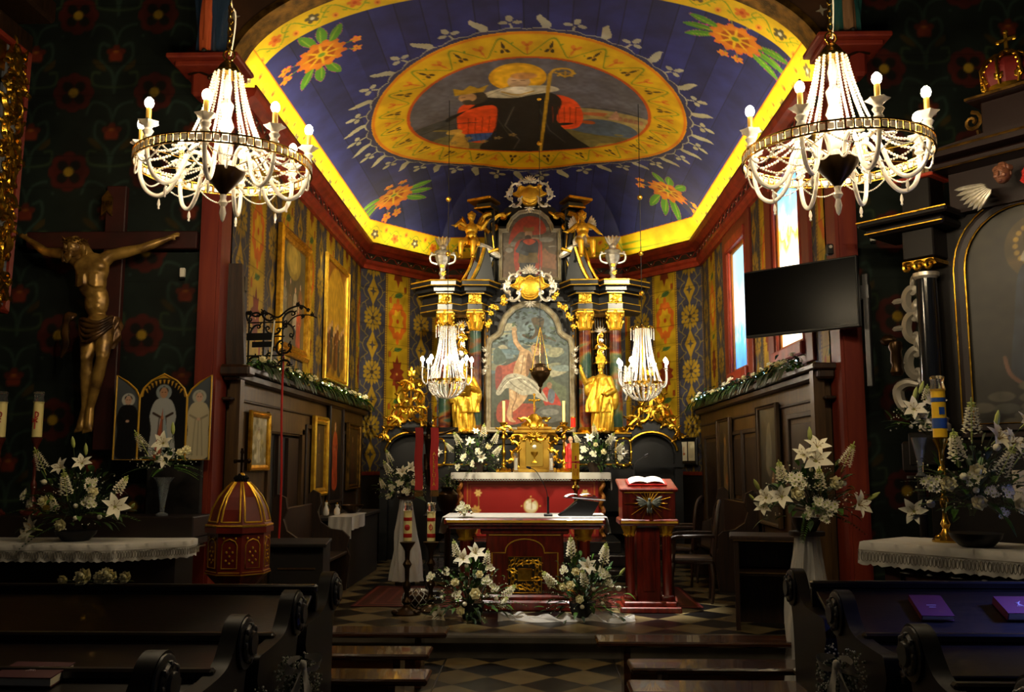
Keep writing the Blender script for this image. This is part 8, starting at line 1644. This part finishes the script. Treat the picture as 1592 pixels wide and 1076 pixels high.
dc = ex*0; A0 = c0-ex*.05-ey*.02; A1 = c0+ex*2.6-ey*.02; draped('altar_cloth', 'white lace-edged cloth over the right altar table, nearest the red post', [(A0+ey*.55)[:2], (A0)[:2], A1[:2]], 1.165, .15, [(c0+ex*.25+ey*.6)[:2], (c0+ex*2.6+ey*.6)[:2]], (c0.x+.6, c0.y-.5, 1.16), 130)
t = thing('retable_step', 'dark shelf behind the right altar table, under a crocheted runner', 'shelf', RA(.65, -.4, .0), ang); mb = MB(); mb.box((.25, .12, .82), (1.5, .42, 1.64), bev=.01); obj('shelf_body', mb, 'altar_black', t, smooth=False)
mb = MB(); n_ = 60; mb.sheet(lambda u, v: (.0+.9*u, -.10-.01*math.sin(u*40), 1.65-.22*v*(1+.06*math.sin(u*70))), n_, 4); mb.sheet(lambda u, v: (.0+.9*u, -.1+.25*v, 1.652), 10, 2); c = obj('crochet_runner', mb, mat('crochet', 'b8b0a0', .9, alpha=.85, bump=.8, bs=60), None, RA(.65, -.4), (0, 0, ang), ang=70); tag(c, 'crocheted white runner hanging over the dark shelf of the right altar', 'cloth')
bl = [('stock_spike', 1503, 672, 1.4), ('lily', 1543, 684, 1.4), ('lily', 1560, 692, 1.3), ('lily_bud', 1543, 666, 1.5), ('rosebud', 1537, 697, 1.3), ('stock_spike', 1476, 712, 1.4), ('stock_spike', 1542, 736, 1.3), ('stock_spike', 1573, 712, 1.4), ('chrysanthemum', 1587, 727, 1.3), ('rose', 1506, 734, 1.4), ('rosebud', 1484, 741, 1.4), ('chrysanthemum', 1441, 751, 1.5), ('rose', 1463, 752, 1.3), ('rosebud', 1503, 762, 1.2), ('chrysanthemum', 1526, 765, 1.2), ('chrysanthemum', 1549, 766, 1.3), ('rose', 1509, 780, 1.3), ('rosebud', 1443, 783, 1.6), ('rose', 1576, 787, 1.4), ('lily', 1420, 795, 1.2), ('chrysanthemum', 1545, 797, 1.1), ('lily', 1590, 660, 1.2), ('chrysanthemum', 1497, 745, 1.1)]
q = atY(1520, 800, 6.0); bouquet('side_altar_flowers', 'large white flower arrangement with trailing fern on the right altar table', (q.x-.03, 5.98, 1.18), 5.9, bl, .42, .40, 150, 51, blk, (1515, 745), ferns=14, fsize=.9, depth=.22)
bl = [('lily', 1414, 638, 1.3), ('lily', 1424, 653, 1.1), ('lily_bud', 1417, 624, 1.4), ('lily_bud', 1427, 613, 1.3), ('lily', 1446, 630, 1.3), ('rose', 1448, 664, .9), ('rosebud', 1435, 655, 1.0), ('stock_spike', 1436, 622, .9), ('rosebud', 1410, 664, .9)]
q = atY(1432, 740, 7.05); bouquet('lily_vase', 'small vase of lilies and fern behind the yellow candle, by the red post', (q.x, 7.05, .0), 7.0, bl, .22, .18, 50, 52, None, (1424, 650), ferns=14, fsize=.8)
o_ = [o for o in bpy.data.objects if o.name.startswith('lily_vase') and o.parent is None][-1]; mb = MB(); mb.cyl((0, 0, 0), (0, 0, .03), .16, n=18); mb.cyl((0, 0, .03), (0, 0, q.z-.02), .03, n=10); mb.cyl((0, 0, q.z-.02), (0, 0, q.z), .1, n=18); obj('wooden_stand', mb, 'altar_black', o_); mb = MB(); h = atY(1432, 680, 7.0).z-q.z; mb.lathe([(.04, 0), (.02, .03), (.025, h*.4), (.06, h), (.055, h), (.02, h*.4), (0, .05)], (0, 0, q.z), 16); obj('glass_vase', mb, 'vase_glass', o_)
q = atY(1462, 680, 6.35); t = candlestick('marian_candle', 'yellow candle with blue bands and a small picture on a brass stick, right altar', (q.x, 6.35, 1.172), q.z-1.172, .33, .046, 'brass', 'wax_yellow', .09, glass=True, cat='candle'); h = q.z-1.172; mb = MB()
for z0, z1 in ((.06, .13), (.24, .27)): mb.lathe([(.046, h+z0), (.048, h+z0+.002), (.048, h+z1), (.046, h+z1)], n=20)
mb.box((0, -.046, h+.18), (.035, .008, .05)); obj('blue_bands', mb, 'blue', [c for c in t.children if c.name.startswith('candle')][0])
# veiled stand and bouquet on the right
D = 6.9; q = atY(1254, 826, D); veil_stand('veiled_flower_stand', 'pedestal wrapped in white tulle in front of the right post', (q.x, D, 0), q.z, .16, 9)
bl = [('lily', 1262, 718, 1.6), ('lily', 1267, 697, 1.3), ('lily_bud', 1258, 687, 1.4), ('lily', 1245, 709, 1.1), ('stock_spike', 1308, 722, 1.3), ('stock_spike', 1212, 748, 1.2), ('chrysanthemum', 1228, 746, 1.4), ('chrysanthemum', 1240, 752, 1.3), ('stock_spike', 1266, 758, 1.2), ('rose', 1290, 751, 1.3), ('rosebud', 1303, 752, 1.2), ('rose', 1232, 767, 1.4), ('lily', 1210, 772, 1.3), ('lily', 1189, 774, 1.2), ('lily_bud', 1179, 762, 1.3), ('lily_bud', 1172, 778, 1.0), ('lily', 1186, 788, 1.0), ('chrysanthemum', 1279, 789, 1.6), ('chrysanthemum', 1263, 782, 1.3), ('chrysanthemum', 1250, 796, 1.2), ('chrysanthemum', 1272, 800, 1.3), ('lily', 1328, 785, 1.4), ('lily_bud', 1346, 778, 1.4), ('rosebud', 1248, 758, 1.0), ('rosebud', 1253, 731, 1.0)]
bouquet('stand_bouquet', 'large lily bouquet on the tulle-wrapped stand in front of the right post', (q.x, D, q.z+.003), D-.08, bl, .40, .36, 170, 53, pot(.1, .1), (1262, 765), ferns=10, depth=.28)
# ================================================================ PEWS AND BENCHES
EP = crv([(p[0], p[1], 0) for p in [(0, 0), (.0, .5), (-.02, .8), (-.10, .93), (-.11, 1.02), (-.04, 1.07), (.05, 1.05), (.12, .97), (.19, .91), (.32, .885), (.58, .875)]], 4)
EPP = [(-p.x, p.y) for p in EP]+[(-.6, .86), (-.62, .78), (-.58, .7), (-.5, .4), (-.52, 0)]
EPP = [(y, z) for y, z in EPP]
def pew(lab, side, xe, ys, raise_=0, L=4.0):
    """xe: x of the aisle end; ys: y of the scroll top; pew runs away from the aisle"""
    t = thing('church_pew', lab, 'pew', (xe, ys, 0)); x1 = side*L; xc = x1/2
    mb = MB(); P = EPP; mb.side(P, -.035 if side < 0 else -.035, .035); e = obj('end_panel', mb, 'wood_end', t, ang=40)
    mb = MB(); c = (-side*.04, -.0, .96)
    for r, d_ in ((.105, .012), (.08, .028), (.05, .04)): mb.lathe([(r, 0), (r, d_*.7), (r*.9, d_), (0, d_)], c, 20, axis=(-side, 0, 0))
    for k in range(8): a = 2*PI*k/8; mb.ball((c[0]-side*.02, c[1]+.068*math.cos(a), c[2]+.068*math.sin(a)), (.014, .017, .017), 8, 5)
    obj('rosette', mb, 'black', e)
    z = .86+raise_; mb = MB(); mb.box((xc, -.25, z), (L, .05, .045), bev=.01); obj('top_rail', mb, 'wood_pew', t, smooth=False)
    mb = MB(); mb.box((xc, -.26, .5+raise_/2), (L, .03, .68+raise_)); obj('backrest', mb, 'wood_pew', t, smooth=False)
    mb = MB(); zt_ = z-.035; dz = zt_-.80; mb.box((xc, -.27-.21, (zt_+.80)/2), (L-.04, .43, .022), rot=(math.atan2(dz, .42), 0, 0), bev=.004); mb.box((xc, -.695, .80), (L, .025, .04), bev=.006); obj('book_ledge', mb, 'wood_pew', t, smooth=False)
    mb = MB(); mb.box((xc, -.02, .44), (L, .42, .035), bev=.008); obj('seat', mb, 'wood_pew', t, smooth=False); return t, zt_
pews = {}
for k, (ys, xe) in enumerate(((5.41, -1.22), (4.63, -1.23), (3.88, -1.25), (3.14, -1.29))): pews[('L', k)] = pew('dark pew left of the aisle, %s' % ('front row', 'second row with a veiled posy on its end', 'third row with baby\'s-breath on its end', 'nearest the camera')[k], -1, xe, ys, .15 if k == 0 else .03)
for k, (ys, xe) in enumerate(((5.65, 1.56), (4.70, 1.52), (3.73, 1.50), (2.85, 1.5))): pews[('R', k)] = pew('dark pew right of the aisle, %s' % ('front row with two purple books', 'second row with a large bow on its end', 'third row with a small bow on its end', 'nearest the camera')[k], 1, xe, ys, .15 if k == 0 else .03, (1.42, 2.0, 2.6, 3.2)[k])
def bench(lab, x0, x1, y, h=.42, d=.3):
    t = thing('low_bench', lab, 'bench', ((x0+x1)/2, y, 0)); L = x1-x0; mb = MB(); mb.box((0, 0, h-.02), (L, d, .04), bev=.012); obj('seat', mb, 'wood_bench', t, smooth=False)
    for sx in (-1, 1):
        mb = MB(); mb.box((sx*(L/2-.22), 0, h/2-.02), (.05, d*.75, h-.04), bev=.006); obj('leg', mb, 'wood_bench', t, smooth=False)
    mb = MB(); mb.box((0, 0, h*.4), (L-.5, .03, .08)); obj('stretcher', mb, 'wood_bench', t, smooth=False); return t
def zb(px, py, h=.42): return atZ(px, py, h)
for (px, py, ext, lab) in ((697, 979, -1, 'low wooden bench left of the aisle, farthest from the camera'), (670, 1011, -1, 'low wooden bench left of the aisle, middle one'), (668, 1048, -1, 'low wooden bench left of the aisle, nearest the camera'), (926, 992, 1, 'low wooden bench right of the aisle, farthest from the camera'), (978, 1031, 1, 'low wooden bench right of the aisle, middle one'), (978, 1066, 1, 'low wooden bench right of the aisle, nearest the camera')):
    q = zb(px, py); x1 = q.x+ext*2.2; bench(lab, min(q.x, x1), max(q.x, x1), q.y)
# pew end posies with bows
def posy(lab, xe, side, ys, bow, size=1.0, seed=1):
    t = thing('pew_posy', lab, 'posy', (xe-side*.11, ys-.22, .76), side*.85); r = random.Random(seed); mb = MB()
    for i in range(int(650*size)):
        a = r.uniform(0, 2*PI); k = r.random()**.5; w_ = r.choice((-.05, .05)); p = (-side*r.uniform(0, .06), w_+.075*k*math.cos(a), -.12+.19*size*k*math.sin(a)); mb.mat(0 if r.random() < .7 else 1)
        mb.ball(p, r.uniform(.0035, .0065), 4, 3)
        if i % 4 == 0: mb.mat(1).tube([(0, 0, -.02), (p[0]*.6, p[1]*.6, p[2]*.5), p], .001, 3)
    obj('babys_breath', mb, [mat('tiny_white', 'a8a89c', .7), 'stem'], t)
    if bow:
        mb = MB(); x = -side*.07
        for s2 in (-1, 1):
            mb.sheet(lambda u, v: (x-side*(.004+.03*math.sin(u*PI)*v), s2*(.012+.075*math.sin(u*PI)), .035+.03*math.cos(u*PI)+(v-.5)*.05*math.sin(.3+u*2.6)), 12, 3)
            mb.sheet(lambda u, v: (x-side*(.01+.012*math.sin(u*6+v*3)), s2*(.006+.05*u)+(v-.5)*(.025+.035*u), .02-(.24 if s2 > 0 else .17)*u+.015*(v-.5)), 10, 3)
        mb.ball((x-side*.012, 0, .03), (.018, .02, .024), 8, 5); obj('bow', mb, mat('satin', 'b4b0a6', .6, bump=.4, bs=30), t, ang=80)
    return t
posy("white ribbon bow and baby's-breath on the second left pew end", -1.23, -1, 4.55, 1, 1, 3); posy("baby's-breath posy without bow on the third left pew end", -1.25, -1, 3.85, 0, 1.1, 4)
posy("large white bow and baby's-breath on the second right pew end", 1.52, 1, 4.62, 1, 1.2, 5); posy("white bow with baby's-breath on the third right pew end", 1.50, 1, 3.68, 1, 1, 6)
# books on ledges
def book(name, lab, pk, px, py, w, h, m, rz=0, th=.025, mark=True):
    p, zt_ = pews[pk]; y0 = p.location.y-.27; dz = (zt_-.80)
    X, Y, Z = ray(px, py); s_ = dz/.42; z0 = zt_+.012   # ledge plane z = z0 - s*(y0 - y)
    kk = (z0-s_*y0-CZ)/(Z-s_*Y); q = Vector((X*kk, Y*kk, CZ+Z*kk)); t = thing(name, lab, 'book', q+Vector((0, 0, .003)), rot=(math.atan2(dz, .42), 0, rz))
    mb = MB(); mb.box((0, 0, .002), (w, h, .004)); mb.box((0, 0, th), (w, h, .004)); mb.box((-w/2+.003, 0, th/2), (.006, h, th)); obj('cover', mb, m, t, smooth=False); mb = MB(); mb.box((.002, 0, th/2), (w-.012, h-.012, th-.004)); obj('pages', mb, 'page', t, smooth=False)
    mb = MB(); z = th+.0025
    if mark == 1:
        for k, l_ in enumerate((.05, .035)): mb.box((0, .0-.02*k, z), (l_, .004, .001))
    else: 
        for k in range(5): mb.tube([(-.02+.01*k, -.02, z), (0, .01, z), (.02-.01*k, .035-.005*k, z)], .0012, 4)
    obj('gilt_mark', mb, mat('mark_pale', 'b8a0a8', .5), t); return t
book('hymn_book', 'purple book with a small pale title on the front right pew ledge', ('R', 0), 1447, 950, .17, .21, 'book_purple', -.06, .03, 1)
book('hymn_book', 'thick purple book with a pale emblem, at the right edge of the front right pew', ('R', 0), 1583, 953, .20, .17, 'book_purple', .0, .045, 2)
book('hymn_book', 'dark red book with pale page edge on a left pew ledge at the photo corner', ('L', 2), 52, 1057, .24, .17, 'book_red', -.05, .035, 2)
# white roses lying on the front rail of the left pews
p0 = pews[('L', 0)][0]; yr = p0.location.y-.25
for i, (px, py, sz, lab) in enumerate(((98, 909, 1.0, 'fallen white petals and rosebud, leftmost on the front left pew rail'), (130, 901, 1.7, 'largest cream rose standing on the front left pew rail'), (156, 903, 1.3, 'cream rose just right of the largest one on the pew rail'), (165, 896, 1.3, 'upper cream rose in the cluster on the pew rail'), (172, 903, 1.3, 'lower right cream rose of the cluster on the pew rail'), (195, 904, 1.2, 'single cream rose, rightmost on the front left pew rail'))):
    q = atY(px, py, yr); zz = 1.01+.026; t = thing('cream_rose', lab, 'rose', (q.x, yr, max(zz, q.z-.02) if i == 3 else zz)); o = place_bloom(t, 'rose', (0, 0, .028 if i != 0 else .016), (R_.uniform(-.3, .3), -.9, .5 if i else -.2), sz*.8); mb = MB(); leaf(mb, (0, .01, .0), (.5, .2, .3), .05, .014); obj('leaf', mb, 'leaf', t)
